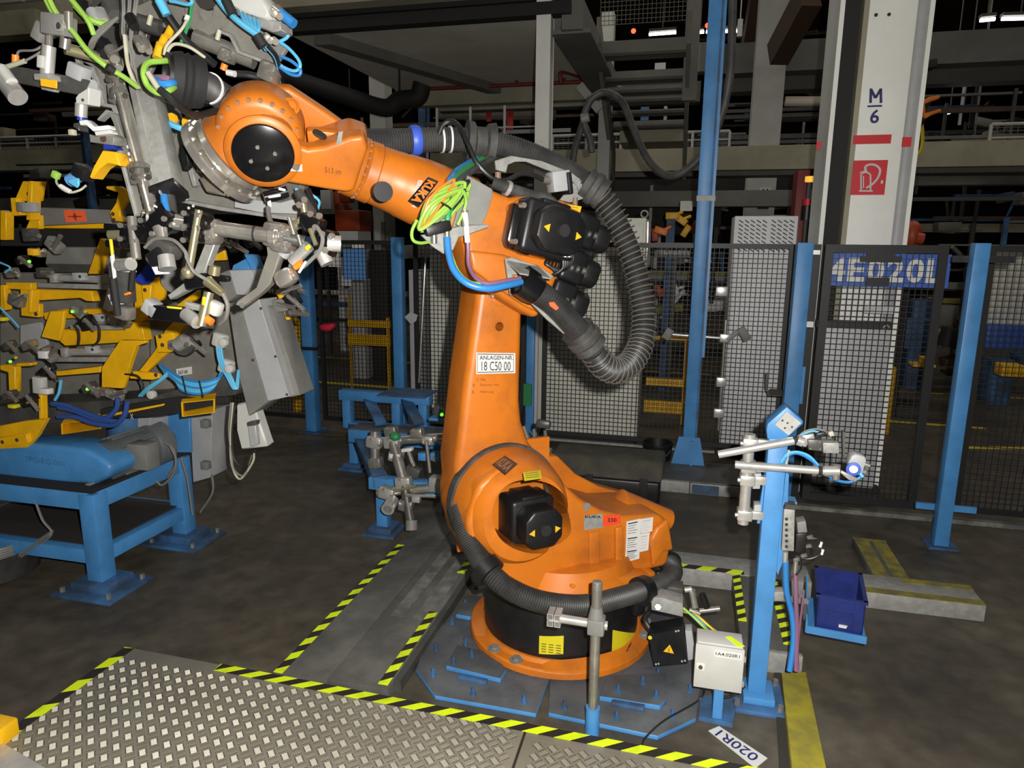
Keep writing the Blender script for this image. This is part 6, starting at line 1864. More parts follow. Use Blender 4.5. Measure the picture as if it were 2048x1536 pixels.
# black terminal box and bracket at the robot foot
kv = CZ(1340, 1345, 0.03).y - 0.02
kb = T('terminal_box', 'black terminal box with lightning warning sign at the robot foot', 'electrical box', CF, CY(1340, 1332, kv))
kq = [CY(a, b_, kv) for a, b_ in ((1297, 1268), (1366, 1256), (1376, 1325), (1308, 1332))]
part('body', MB().prism(kq, (0, 0.10, 0)), 'black_plastic', kb, bevel=0.005)
part('front_lid', MB().prism([p_ + V((0, -0.004, 0)) for p_ in kq], (0, 0.004, 0)), 'black_gloss', kb)
tc_ = CY(1338, 1300, kv - 0.006)
part('warning_sign', MB().prism([tc_ + V((0.026 * math.cos(R_(d)), 0, 0.026 * math.sin(R_(d)))) for d in (86, 206, 326)], (0, 0.002, 0)), 'label_amber', kb)
lb_ = MB()
lb_.tube([tc_ + V((0.003, -0.002, 0.014)), tc_ + V((-0.004, -0.002, 0.0)), tc_ + V((0.003, -0.002, 0.001)), tc_ + V((-0.002, -0.002, -0.01))], 0.0013, 5, sm=1)
part('lightning_mark', lb_, 'ink', kb)
for a, b_ in ((1352, 1262), (1357, 1261), (1312, 1328), (1317, 1327), (1364, 1322), (1370, 1321)):
    q = CY(a, b_, kv - 0.005)
    part('lid_screw', MB().cyl(q, q + V((0, -0.003, 0)), 0.0045, n=8), 'panel_grey', kb)
q = CY(1300, 1275, kv - 0.005)
part('yellow_dot', MB().cyl(q, q + V((0, -0.002, 0)), 0.009, n=14), 'label_yellow', kb)
part('side_plate', MB().prism(CF.ys([(1370, 1262), (1384, 1262), (1392, 1318), (1376, 1322)], kv + 0.02), (0, 0.06, 0)), 'panel_grey', kb, bevel=0.003)
bk2 = T('connector_bracket', 'galvanised connector bracket above the black terminal box', 'bracket', CF, CY(1335, 1235, kv + 0.06))
part('box', MB().prism(CF.ys([(1302, 1196), (1320, 1195), (1366, 1208), (1366, 1234), (1303, 1220)], kv + 0.04), (0, 0.09, 0)), 'galvanised', bk2, bevel=0.003)
part('cover', MB().prism(CF.ys([(1336, 1174), (1366, 1178), (1366, 1206), (1322, 1196)], kv + 0.16), (0, 0.08, 0)), 'dark_steel', bk2, bevel=0.003)
part('bolt', MB().cyl(CY(1316, 1214, kv + 0.035), CY(1316, 1214, kv + 0.05), 0.013, n=6), 'steel', bk2)
for a, b_ in ((1319, 1199), (1352, 1208)):
    part('bolt', MB().cyl(CY(a - 5, b_, kv + 0.05), CY(a + 5, b_ + 1, kv + 0.05), 0.008, n=8), 'chrome', bk2)
for k, (a, b_, c1, d1, m_) in enumerate(((1378, 1220, 1400, 1228, 'chrome'), (1400, 1222, 1440, 1217, 'chrome'), (1370, 1180, 1384, 1178, 'aluminium'), (1404, 1188, 1414, 1215, 'black_plastic'), (1384, 1180, 1390, 1214, 'chrome'))):
    part('plug', MB().cyl(CY(a, b_, kv + 0.1), CY(c1, d1, kv + 0.1), 0.012 if k < 3 else 0.015, n=10), m_, bk2)
for k in range(4):
    part('earth_cable', MB().tube([CY(1366, 1216 + 2 * k, kv + 0.09), CY(1385 + 3 * k, 1232, kv + 0.07), CY(1408 + 4 * k, 1254, kv + 0.05), CY(1425 + 2 * k, 1262, kv + 0.06)], 0.006, 6), ('cable_green', 'cable_dark_green', 'cable_black', 'line_yellow')[k], bk2)
part('cable', MB().tube([CY(1300, 1222, kv + 0.08), CY(1290, 1240, kv + 0.08), CY(1308, 1262, kv + 0.06), CY(1350, 1252, kv + 0.06)], 0.012, 8), 'cable_black', bk2)

# galvanised cable channel with hazard tape behind the stand
ZC = 0.10
c0, c1_ = CZ(1352, 1135, ZC), CZ(1490, 1158, ZC)
ch = T('cable_channel', 'galvanised cable channel with hazard tape behind the robot foot', 'cable channel', CF, (c0.x, c0.y, 0))
part('cross_trunk', MB().box(c0.x - 0.1, c1_.x + 0.35, c0.y, c0.y + 0.22, 0, ZC), 'galvanised', ch, bevel=0.003)
e0, e1_ = CZ(1466, 1158, ZC), CZ(1530, 1298, ZC)
xa, xb = e0.x, CZ(1556, 1170, ZC).x
part('long_trunk', MB().box(xa, xb, CZ(1555, 1300, ZC).y, c0.y, 0, ZC - 0.002), 'ramp_grey', ch, bevel=0.003)
part('end_cap', MB().box(xa + 0.05, xb + 0.03, CZ(1555, 1300, ZC).y - 0.03, CZ(1555, 1300, ZC).y, 0, ZC), 'galvanised', ch, bevel=0.003)
hazard((xa + 0.02, CZ(1470, 1240, ZC).y, ZC), (xa + 0.02, c0.y, ZC), 0.04, 'hazard tape on the near edge of the cable channel', 0.085, -0.03)
hazard((xb - 0.02, CZ(1580, 1290, ZC).y, ZC), (xb - 0.02, c0.y, ZC), 0.045, 'hazard tape on the far edge of the cable channel beside the hoses', 0.085, -0.03)
hazard((c0.x - 0.05, c0.y + 0.03, ZC + 0.001), (c1_.x, c0.y + 0.03, ZC + 0.001), 0.05, 'hazard tape along the back of the cable channel', 0.16, 0.04)

# yellow cable duct at the bottom right
d0 = [CZ(a, b_, 0.055) for a, b_ in ((1563, 1345), (1612, 1343), (1655, 1545), (1585, 1545))]
M('duct_yellow', (0.36, 0.30, 0.015), 0.6, col2=(0.22, 0.19, 0.03), scale=12)
solo('cable_duct', MB().prism(d0, (0, 0, -0.055)), 'duct_yellow', CF, 'dirty yellow cable duct cover at the bottom right', 'cable duct', bevel=0.004)
solo('duct_shadow_strip', MB().prism([CZ(a, b_, 0.012) for a, b_ in ((1548, 1345), (1562, 1345), (1583, 1545), (1560, 1545))], (0, 0, -0.012)), 'near_black', CF, 'painted shadow strip along the left of the yellow cable duct', 'strip')  # near-black strip paints the duct's shadow onto the floor

# grey yellow cable trunk at the right
ZT = 0.09
tk = T('cable_duct', 'grey cable trunk with worn yellow top edges on the right floor', 'cable channel', CF, CZ(1840, 1200, 0))
a0, a1 = CZ(1722, 1183, ZT), CZ(1968, 1206, ZT)
part('cross_trunk', MB().box(a0.x, a1.x, a0.y, a0.y + 0.23, 0, ZT), 'galvanised', tk, bevel=0.004)
part('yellow_edge', MB().box(a0.x, a1.x, a0.y + 0.002, a0.y + 0.06, ZT, ZT + 0.002), 'yellow_dirty', tk)
part('yellow_edge', MB().box(a0.x + 0.25, a1.x, a0.y + 0.17, a0.y + 0.225, ZT, ZT + 0.002), 'yellow_dirty', tk)
b0_, b1_ = CZ(1705, 1075, 0.05), CZ(1768, 1077, 0.05)
part('side_trunk', MB().box(b0_.x, b1_.x, a0.y + 0.23, b0_.y, 0, 0.05), 'ramp_grey', tk, bevel=0.004)
for x_ in (b0_.x + 0.005, b1_.x - 0.085):
    part('yellow_edge', MB().box(x_, x_ + 0.08, a0.y + 0.25, b0_.y, 0.05, 0.052), 'yellow_dirty', tk)
part('yellow_edge', MB().box(b0_.x, b1_.x, b0_.y - 0.03, b0_.y, 0.0505, 0.0525), 'yellow_dirty', tk)
# kerb with blue paint behind the robot
k0, k1 = CZ(1316, 958, 0.09), CZ(1475, 982, 0.09)
kt = T('cable_duct', 'grey floor trunk with a blue paint patch behind the robot', 'cable channel', CF, (k0.x, k0.y, 0))
part('body', MB().box(k0.x - 1.2, k0.x + 0.24, k0.y - 0.02, k0.y + 0.55, 0, 0.09), 'galvanised', kt, bevel=0.003)
part('body', MB().box(k0.x + 0.245, k0.x + 0.62, k0.y - 0.02, k0.y + 0.55, 0, 0.085), 'galvanised', kt, bevel=0.003)
part('blue_patch', MB().box(k0.x + 0.26, k0.x + 0.46, k0.y - 0.022, k0.y, 0.004, 0.078), 'blue_dirty', kt)
part('lid', MB().box(k0.x - 1.2, k0.x + 0.62, k0.y - 0.0, k0.y + 0.5, 0.09, 0.096), 'ramp_grey', kt)
solo('kerb_strip', MB().box(0.8, 3.4, VB - 0.10, VB - 0.04, 0, 0.03), 'ramp_worn', CF, 'pale concrete kerb strip below the mesh gate', 'kerb')
# bucket and covered crate behind the robot
q = CZ(1313, 938, 0)
bu = T('bucket', 'black plastic bucket standing below the mesh fence', 'bucket', CF, q)
part('shell', MB().lathe(q, (0, 0, 1), [(0.095, 0), (0.105, 0.01), (0.125, 0.22), (0.13, 0.225), (0.13, 0.24), (0.118, 0.24), (0.10, 0.02), (0.02, 0.015)], 32), 'black_plastic', bu)
part('handle', MB().tube([q + V((-0.128, 0, 0.21)), q + V((-0.08, -0.11, 0.16)), q + V((0, -0.14, 0.145)), q + V((0.08, -0.11, 0.16)), q + V((0.128, 0, 0.21))], 0.003, 6), 'steel', bu)
q0_, q1_ = CZ(1120, 1000, 0), CZ(1318, 1010, 0)
hc = T('covered_crate', 'dark transport crate with a dusty black lid behind the robot', 'crate', CF, q0_)
zt_ = CY(1250, 960, q1_.y).z
part('body', MB().box(q0_.x - 0.1, q1_.x, q1_.y, q1_.y + 0.5, 0, zt_), 'black_plastic', hc, bevel=0.02, seg=3)
lz = CY(1250, 925, q1_.y + 0.2).z
part('lid', MB().prism([(q0_.x - 0.12, q1_.y - 0.015, zt_), (q0_.x - 0.12, q1_.y + 0.52, zt_), (q0_.x - 0.12, q1_.y + 0.46, zt_ + 0.12), (q0_.x - 0.12, q1_.y + 0.12, zt_ + 0.12)], (q1_.x - q0_.x + 0.14, 0, 0)), 'tarp', hc, bevel=0.03, seg=3)
for xx in (q0_.x + 0.2, q1_.x - 0.12):
    part('strap', MB().box(xx - 0.03, xx + 0.03, q1_.y - 0.006, q1_.y + 0.01, zt_ - 0.12, zt_ + 0.02), 'black_matte', hc, bevel=0.004)

# ================================================================== LEFT SIDE: RACK, TURNTABLE, WELDING FIXTURE
def G(par, name, pts, v, d, mat, bevel=0.003, label=None, seg=1):
    return part(name, MB().prism(CF.ys(pts, v), (0, d, 0)), mat, par, label, bevel, seg)


def P3(q):
    return CF.y(*q)


def ROD(par, name, p0, p1, r, mat, r1=None, n=14, label=None):
    return part(name, MB().cyl(P3(p0), P3(p1), r, r1, n), mat, par, label)


def TUB(par, name, pts, r, mat, n=7, label=None):
    return part(name, MB().tube([P3(q) for q in pts], r, n), mat, par, label)


def RING(par, name, c, ax, ro, ri, t, mat, n=24):
    c = P3(c)
    ax = V(ax).normalized()
    return part(name, MB().lathe(c, ax, [(ri, -t / 2), (ro, -t / 2), (ro, t / 2), (ri, t / 2)], n, True), mat, par)


def BOLT(par, px, py, v, r=0.008, mat='chrome', h=0.008):
    q = CF.y(px, py, v)
    return part('bolt', MB().cyl(q, q + V((0, -h, 0)), r, n=8), mat, par)


def BLOCK(par, name, px, py, v, sx, sy, sz, mat, ang=0.0, bevel=0.004, label=None):
    return part(name, MB().cbox(CF.y(px, py, v), sx, sy, sz, Matrix.Rotation(ang, 3, 'Y')), mat, par, label, bevel)


# ---- blue rack
rk = T('tooling_rack', 'blue welded steel rack with raised rear frame behind the robot', 'rack', CF, (-2.2, 4.5, 0))
bw = 0.075
def leg(u, v, z1, t_=rk, w_=0.075, m='blue'):
    part('leg', MB().box(u - w_ / 2, u + w_ / 2, v - w_ / 2, v + w_ / 2, 0.03, z1), m, t_, bevel=0.004)
    part('foot', MB().box(u - 0.11, u + 0.11, v - 0.11, v + 0.11, 0, 0.02).box(u - 0.08, u + 0.08, v - 0.08, v + 0.08, 0.02, 0.055), 'blue_dirty', t_, bevel=0.003)
ZK = 0.36
for u, v in ((-1.87, 4.03), (-2.66, 5.2), (-1.0, 4.03), (-1.75, 5.2)):
    leg(u, v, ZK)
part('side_beam', MB().bar((-1.87, 4.0, ZK), (-2.66, 5.2, ZK), 0.10, 0.07), 'blue_dirty', rk, bevel=0.004)
part('front_beam', MB().box(-1.95, -0.95, 3.98, 4.06, ZK - 0.05, ZK + 0.03), 'blue', rk, bevel=0.004)
part('middle_beam', MB().box(-2.5, -1.0, 4.78, 4.88, ZK + 0.0, ZK + 0.10), 'blue', rk, bevel=0.004)
part('middle_sheet', MB().box(-2.5, -1.0, 4.80, 5.0, ZK + 0.10, ZK + 0.106), 'plate_grey', rk)
part('rear_beam', MB().box(-2.7, -1.7, 5.16, 5.24, ZK - 0.02, ZK + 0.05), 'blue', rk, bevel=0.004)
for px in (697, 795, 848):
    u = CF.y(px, 830, 5.2).x
    part('rear_upright', MB().box(u - 0.035, u + 0.035, 5.16, 5.24, ZK, 0.66), 'blue', rk, bevel=0.004)
part('top_beam', MB().box(CF.y(683, 800, 5.2).x, CF.y(862, 800, 5.2).x, 5.15, 5.25, 0.60, 0.68), 'blue', rk, bevel=0.004)
part('top_sheet', MB().box(CF.y(770, 790, 5.2).x, CF.y(862, 790, 5.2).x, 5.05, 5.35, 0.68, 0.69), 'blue_dirty', rk)
for px0, px1 in ((737, 762), (812, 838)):
    a, b_ = CF.y(px0, 795, 5.18), CF.y(px1, 848, 4.9)
    part('diagonal_brace', MB().bar(a + V((0, 0, -0.02)), b_, 0.09, 0.03), 'blue_dirty', rk, bevel=0.003)
part('side_sheet', MB().box(CF.y(880, 850, 4.6).x - 0.2, CF.y(880, 850, 4.6).x + 0.1, 4.5, 4.7, ZK + 0.12, ZK + 0.14), 'blue', rk)
# clamp tool parked on the rack
ct = T('pipe_tool', 'parked steel pipe tool with cast clamps on the blue rack', 'gripper tool', CF, CF.y(790, 1000, 3.95))
tv = 3.9
ROD(ct, 'pipe', (735, 885, tv + 0.1), (905, 873, tv + 0.15), 0.03, 'steel')
ROD(ct, 'pipe', (785, 880, tv), (810, 970, tv - 0.1), 0.034, 'steel')
ROD(ct, 'pipe', (807, 960, tv - 0.1), (822, 1045, tv - 0.15), 0.03, 'dark_steel')
ROD(ct, 'pipe', (750, 862, tv + 0.12), (750, 935, tv + 0.1), 0.032, 'steel')
ROD(ct, 'pipe', (755, 985, tv - 0.1), (880, 975, tv - 0.05), 0.028, 'steel')
for (px, py, v, s_, m_) in ((750, 884, tv + 0.1, 0.10, 'aluminium'), (785, 884, tv, 0.10, 'aluminium'), (793, 912, tv, 0.09, 'aluminium'), (835, 866, tv + 0.1, 0.08, 'steel'), (752, 925, tv + 0.1, 0.09, 'steel'), (808, 965, tv - 0.1, 0.10, 'aluminium'), (775, 985, tv - 0.1, 0.10, 'aluminium'), (813, 1010, tv - 0.12, 0.09, 'steel'), (857, 880, tv + 0.1, 0.07, 'aluminium'), (783, 862, tv + 0.05, 0.08, 'steel')):
    BLOCK(ct, 'pipe_clamp', px, py, v, s_, 0.07, s_ * 0.75, m_, 0.2 * math.sin(px), 0.012)
    for dx, dy in ((-8, -6), (8, 6)):
        BOLT(ct, px + dx, py + dy, v - 0.037, 0.01)
RING(ct, 'pipe_end', (780, 1010, tv - 0.16), (0.1, -1, -0.2), 0.04, 0.026, 0.10, 'aluminium')
RING(ct, 'pipe_end', (823, 1050, tv - 0.16), (0.1, -0.3, -1), 0.036, 0.024, 0.06, 'cast_grey')
ROD(ct, 'thin_rod', (788, 982, tv - 0.16), (832, 972, tv - 0.16), 0.008, 'brass')
ROD(ct, 'thin_rod', (812, 990, tv - 0.16), (872, 993, tv - 0.16), 0.01, 'chrome')
ROD(ct, 'thin_rod', (853, 882, tv), (860, 945, tv), 0.011, 'chrome')
ROD(ct, 'thin_rod', (816, 900, tv - 0.05), (828, 932, tv - 0.05), 0.012, 'chrome')
BLOCK(ct, 'sensor_block', 827, 943, tv - 0.06, 0.09, 0.05, 0.06, 'dark_steel', 0.3)
BLOCK(ct, 'sensor_block', 815, 899, tv - 0.05, 0.07, 0.04, 0.02, 'label_white', -0.2)
BLOCK(ct, 'sensor_block', 874, 967, tv - 0.06, 0.08, 0.08, 0.09, 'galvanised', 0.05)
BLOCK(ct, 'sensor_block', 833, 998, tv - 0.16, 0.05, 0.04, 0.035, 'aluminium')
BLOCK(ct, 'white_clip', 790, 912, tv - 0.05, 0.07, 0.03, 0.03, 'label_white')
BLOCK(ct, 'valve', 846, 912, tv + 0.1, 0.05, 0.05, 0.05, 'blue')
BLOCK(ct, 'valve', 872, 912, tv + 0.1, 0.06, 0.05, 0.05, 'blue')
RING(ct, 'valve_port', (870, 918, tv + 0.07), (0, -1, 0), 0.018, 0.01, 0.01, 'steel')
part('green_knob', MB().ball(CF.y(790, 873, tv - 0.05), 0.03, (1.2, 1, 0.9), 12), 'green_part', ct)
ROD(ct, 'cable', (883, 985, tv - 0.05), (888, 1030, tv - 0.05), 0.005, 'cable_black', n=6)
BLOCK(ct, 'valve_head', 880, 822, tv + 0.5, 0.08, 0.07, 0.06, 'dark_steel', 0.4)
BOLT(ct, 884, 829, tv + 0.45, 0.012, 'led_green')
BLOCK(rk, 'valve_shelf', 882, 836, tv + 0.52, 0.14, 0.12, 0.02, 'blue')
# pieces right of the link arm
cl2 = T('clamp_unit', 'steel clamp unit peeking out behind the robot link arm', 'clamp', CF, CF.y(1075, 905, 4.1))
ROD(cl2, 'rod', (1047, 852, 4.1), (1062, 895, 4.1), 0.014, 'chrome')
ROD(cl2, 'rod', (1090, 860, 4.1), (1094, 900, 4.1), 0.012, 'steel')
BLOCK(cl2, 'knob', 1087, 848, 4.1, 0.09, 0.05, 0.05, 'dark_steel', 0.1, 0.015)
BLOCK(cl2, 'base_block', 1080, 902, 4.1, 0.14, 0.08, 0.03, 'galvanised')
ROD(cl2, 'rod', (1068, 858, 4.15), (1069, 895, 4.15), 0.01, 'cast_grey')

# ---- turntable base
tb = T('turntable_base', 'blue steel turntable base frame on anchor feet', 'machine base', CF, (-3.4, 3.2, 0))
ZT2 = 0.56
LU, RU, NV_, FV = -4.1, -3.05, 2.92, 3.58
def tleg(u, v):
    part('leg', MB().box(u - 0.05, u + 0.05, v - 0.05, v + 0.05, 0.06, ZT2), 'blue', tb, bevel=0.006)
    part('foot_plate', MB().box(u - 0.19, u + 0.19, v - 0.16, v + 0.16, 0, 0.02), 'blue_dirty', tb, bevel=0.003)
    part('foot_plate', MB().box(u - 0.115, u + 0.115, v - 0.10, v + 0.10, 0.02, 0.065), 'blue_dirty', tb, bevel=0.003)
    for dx, dy in ((-0.15, -0.12), (0.15, -0.12), (0.15, 0.12)):
        part('anchor_bolt', MB().cyl((u + dx, v + dy, 0.02), (u + dx, v + dy, 0.045), 0.014, n=6), 'steel', tb)
for u, v in ((RU, NV_), (RU, FV), (LU, NV_), (LU, FV)):
    tleg(u, v)
def beam(p0, p1, w_, h, m='blue', nm='beam'):
    part(nm, MB().bar(p0, p1, w_, h), m, tb, bevel=0.005)
for z, h in ((ZT2 - 0.04, 0.10), (0.20, 0.08)):
    beam((LU, NV_, z), (RU, NV_, z), 0.09, h)
    beam((RU, NV_, z), (RU, FV, z), 0.09, h)
    beam((LU, FV, z), (RU, FV, z), 0.09, h)
    beam((LU, NV_, z), (LU, FV, z), 0.09, h)
beam((-3.55, NV_, 0.2), (-3.55, FV, 0.2), 0.07, 0.06)
part('top_plate', MB().box(LU - 0.05, RU + 0.05, NV_ - 0.05, FV + 0.05, ZT2 + 0.012, ZT2 + 0.03), 'black_matte', tb)
part('lower_tray', MB().box(LU, RU, NV_, FV, 0.245, 0.25), 'near_black', tb)
cv = [(-40, 888), (60, 888), (110, 892), (165, 898), (200, 915), (222, 935), (215, 955), (190, 970), (120, 968), (-40, 950)]
G(tb, 'gear_cover', cv, 2.95, 0.22, 'blue', 0.03, 'rounded blue gear cover', 3)
part('cover_writing', text_mb('SPG-EG-001', CF.y(52, 922, 2.948), V((0.26, 0, -0.01)), V((0, 0, 0.03)), -0.01), 'blue_dirty', tb)
m0, m1 = CF.y(205, 925, 3.06), CF.y(318, 885, 3.42)
md = (m1 - m0).normalized()
part('motor_body', MB().cyl(m0, m1, 0.115, n=28), 'motor_grey', tb, 'finned grey electric motor')
for k in range(18):
    a = 2 * PI * k / 18
    u_, v_ = perp(md)
    o_ = (u_ * math.cos(a) + v_ * math.sin(a)) * 0.118
    part('cooling_fin', MB().bar(m0 + md * 0.06 + o_, m1 - md * 0.1 + o_, 0.006, 0.02, o_), 'motor_grey', tb)
part('motor_cowl', MB().lathe(m1 - md * 0.08, md, [(0.12, 0), (0.13, 0.02), (0.13, 0.10), (0.10, 0.125), (0.02, 0.13)], 28), 'motor_grey', tb)
q = CF.y(287, 910, 3.18)
part('terminal_box', MB().cbox(q, 0.13, 0.10, 0.15, Matrix.Rotation(0.0, 3, 'Z')), 'cast_grey', tb, bevel=0.008)
part('motor_foot', MB().bar(CF.y(175, 975, 2.93), CF.y(240, 950, 3.15), 0.03, 0.04), 'cast_grey', tb, bevel=0.003)
G(tb, 'rear_panel', [(295, 828), (378, 826), (382, 905), (330, 905), (310, 870)], 3.5, 0.02, 'blue')
G(tb, 'rear_panel', [(378, 826), (424, 822), (421, 955), (386, 965)], 3.62, 0.2, 'panel_grey', 0.004, 'grey switch box panel')
for y_ in (847, 930):
    BLOCK(tb, 'panel_hinge', 412, y_, 3.58, 0.05, 0.04, 0.05, 'cast_grey')
G(tb, 'gear_block', [(245, 835), (300, 830), (300, 870), (245, 875)], 3.35, 0.2, 'panel_grey')
ROD(tb, 'rotary_shaft', (258, 870, 3.4), (258, 815, 3.4), 0.12, 'blue_dirty', n=24)
for k, pts in enumerate((((340, 890), (352, 920), (345, 950), (325, 970), (312, 962)), ((330, 885), (348, 900), (350, 930), (335, 955)), ((362, 915), (375, 960), (385, 1030)), ((424, 950), (425, 985), (400, 1025)), ((70, 1000), (85, 1040), (103, 1065), (85, 1085), (40, 1115)), ((105, 1062), (70, 1085), (20, 1115)), ((100, 1068), (60, 1095), (20, 1125)))):
    TUB(tb, 'loose_cable', [(a, b_, (3.3, 3.32, 3.5, 3.6, 2.88, 2.9, 2.87)[k]) for a, b_ in pts], 0.007, 'cable_grey', 6)
q0_ = CZ(0, 1160, 0)
cbu = T('cable_drum', 'heap of dark cables in a round tub at the left edge', 'tub', CF, (q0_.x - 0.1, q0_.y, 0))
part('tub', MB().lathe((q0_.x - 0.12, q0_.y + 0.05, 0), (0, 0, 1), [(0.2, 0), (0.24, 0.02), (0.26, 0.16), (0.24, 0.16), (0.2, 0.03)], 32), 'rubber', cbu)
for k in range(6):
    part('cable', MB().tube([(q0_.x - 0.12 + 0.2 * math.cos(a + k), q0_.y + 0.05 + 0.2 * math.sin(a + k), 0.13 + 0.014 * k) for a in (0, 1.1, 2.2, 3.3, 4.4, 5.4)], 0.011, 7), 'cable_grey', cbu)

# ---- welding fixture on the turntable
fx = T('welding_fixture', 'yellow and grey welding fixture with clamps on the turntable', 'welding fixture', CF, (-2.9, 3.2, 0.95))
# table plate and side cover
G(fx, 'table_plate', [(-20, 812), (150, 805), (300, 795), (470, 745), (484, 770), (470, 790), (330, 815), (150, 838), (-20, 870)], 3.05, 0.3, 'dark_steel', 0.004)
G(fx, 'table_edge', [(200, 818), (350, 795), (455, 795), (455, 806), (320, 832), (200, 838)], 3.02, 0.05, 'black_matte')
part('cross_mark', text_mb('X', CF.y(261, 838, 3.015), V((0.02, 0, 0)), V((0, 0, 0.03)), 0.0), 'label_white', fx)
G(fx, 'yellow_strip', [(195, 832), (325, 808), (325, 812), (195, 838)], 3.0, 0.02, 'yellow')
G(fx, 'back_plate', [(300, 640), (470, 620), (480, 745), (330, 790), (300, 780)], 3.32, 0.02, 'tool_plate', 0.003)
G(fx, 'side_cover', [(484, 622), (517, 598), (578, 793), (535, 803)], 3.0, 0.16, 'panel_grey', 0.003, 'pale sloping side cover')
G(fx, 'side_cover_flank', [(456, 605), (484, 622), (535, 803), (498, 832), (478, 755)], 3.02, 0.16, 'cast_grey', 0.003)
G(fx, 'side_cover_edge', [(518, 600), (545, 620), (600, 790), (578, 795)], 3.05, 0.14, 'cast_grey')
for a, b_ in ((522, 617), (551, 713), (574, 789), (506, 720)):
    BOLT(fx, a, b_, 3.0, 0.007, 'dark_steel', 0.003)
G(fx, 'upper_cover', [(458, 540), (500, 540), (509, 562), (487, 590), (472, 590)], 3.0, 0.12, 'panel_grey', 0.003)
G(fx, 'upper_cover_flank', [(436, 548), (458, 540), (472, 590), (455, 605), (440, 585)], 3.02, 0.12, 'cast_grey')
G(fx, 'blue_cover', [(463, 540), (466, 530), (490, 518), (500, 540)], 3.1, 0.1, 'blue')
G(fx, 'blue_cover', [(487, 508), (500, 510), (515, 545), (512, 550), (505, 545)], 3.12, 0.08, 'blue')
G(fx, 'blue_arm', [(540, 630), (552, 640), (565, 690), (558, 690)], 3.12, 0.05, 'blue')
G(fx, 'blue_arm', [(556, 692), (566, 700), (572, 730), (564, 730)], 3.12, 0.05, 'blue')
# forklift pockets
def pocket(pts_front, dpt, wall):
    F = CF.ys(pts_front, 2.98)
    for i in range(4):
        a, b_ = F[i], F[(i + 1) % 4]
        c_ = sum((p_ for p_ in F), V((0, 0, 0))) / 4
        ia, ib = a + (c_ - a).normalized() * wall * 1.4, b_ + (c_ - b_).normalized() * wall * 1.4
        dv = V((-0.10, dpt, 0.03))
        part('forklift_pocket', MB().hexa([a, b_, ib, ia, a + dv, b_ + dv, ib + dv, ia + dv]), 'yellow', fx)
pocket([(362, 805), (430, 798), (430, 825), (364, 834)], 0.16, 0.008)
pocket([(122, 848), (203, 838), (203, 857), (123, 869)], 0.16, 0.008)
# grey cross beams
G(fx, 'cross_beam', [(78, 414), (225, 420), (228, 445), (85, 452)], 3.3, 0.1, 'cast_grey', 0.004)
G(fx, 'beam_edge', [(85, 452), (90, 457), (225, 457), (228, 446)], 3.28, 0.1, 'yellow')
lb = G(fx, 'target_label', [(127, 420), (168, 421), (173, 443), (132, 445)], 3.296, 0.003, 'label_orange', 0, 'orange target label')
tm = MB()
tm.bar(CF.y(136, 433, 3.294), CF.y(163, 433, 3.294), 0.001, 0.004)
tm.bar(CF.y(148, 424, 3.294), CF.y(152, 442, 3.294), 0.004, 0.001, (1, 0, 0))
tm.tube([CF.y(149.5, 433, 3.294) + V((0.011 * math.cos(k), 0, 0.011 * math.sin(k))) for k in (0, 1.05, 2.1, 3.14, 4.2, 5.2)], 0.0015, 5, closed=True)
part('target_mark', tm, 'ink', lb)
G(fx, 'cross_beam', [(95, 493), (240, 495), (236, 530), (90, 528)], 3.3, 0.1, 'cast_grey', 0.004)
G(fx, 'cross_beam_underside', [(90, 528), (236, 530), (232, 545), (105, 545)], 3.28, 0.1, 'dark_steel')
G(fx, 'dark_frame', [(0, 455), (90, 455), (225, 460), (230, 494), (0, 492)], 3.42, 0.05, 'black_matte')
G(fx, 'dark_frame', [(0, 545), (235, 548), (420, 640), (430, 780), (0, 800)], 3.45, 0.05, 'tool_plate')
G(fx, 'dark_frame', [(230, 440), (430, 450), (455, 560), (420, 645), (235, 560)], 3.46, 0.05, 'near_black')
G(fx, 'grey_sheet', [(40, 650), (80, 645), (95, 690), (75, 700), (40, 690)], 3.3, 0.02, 'panel_grey')
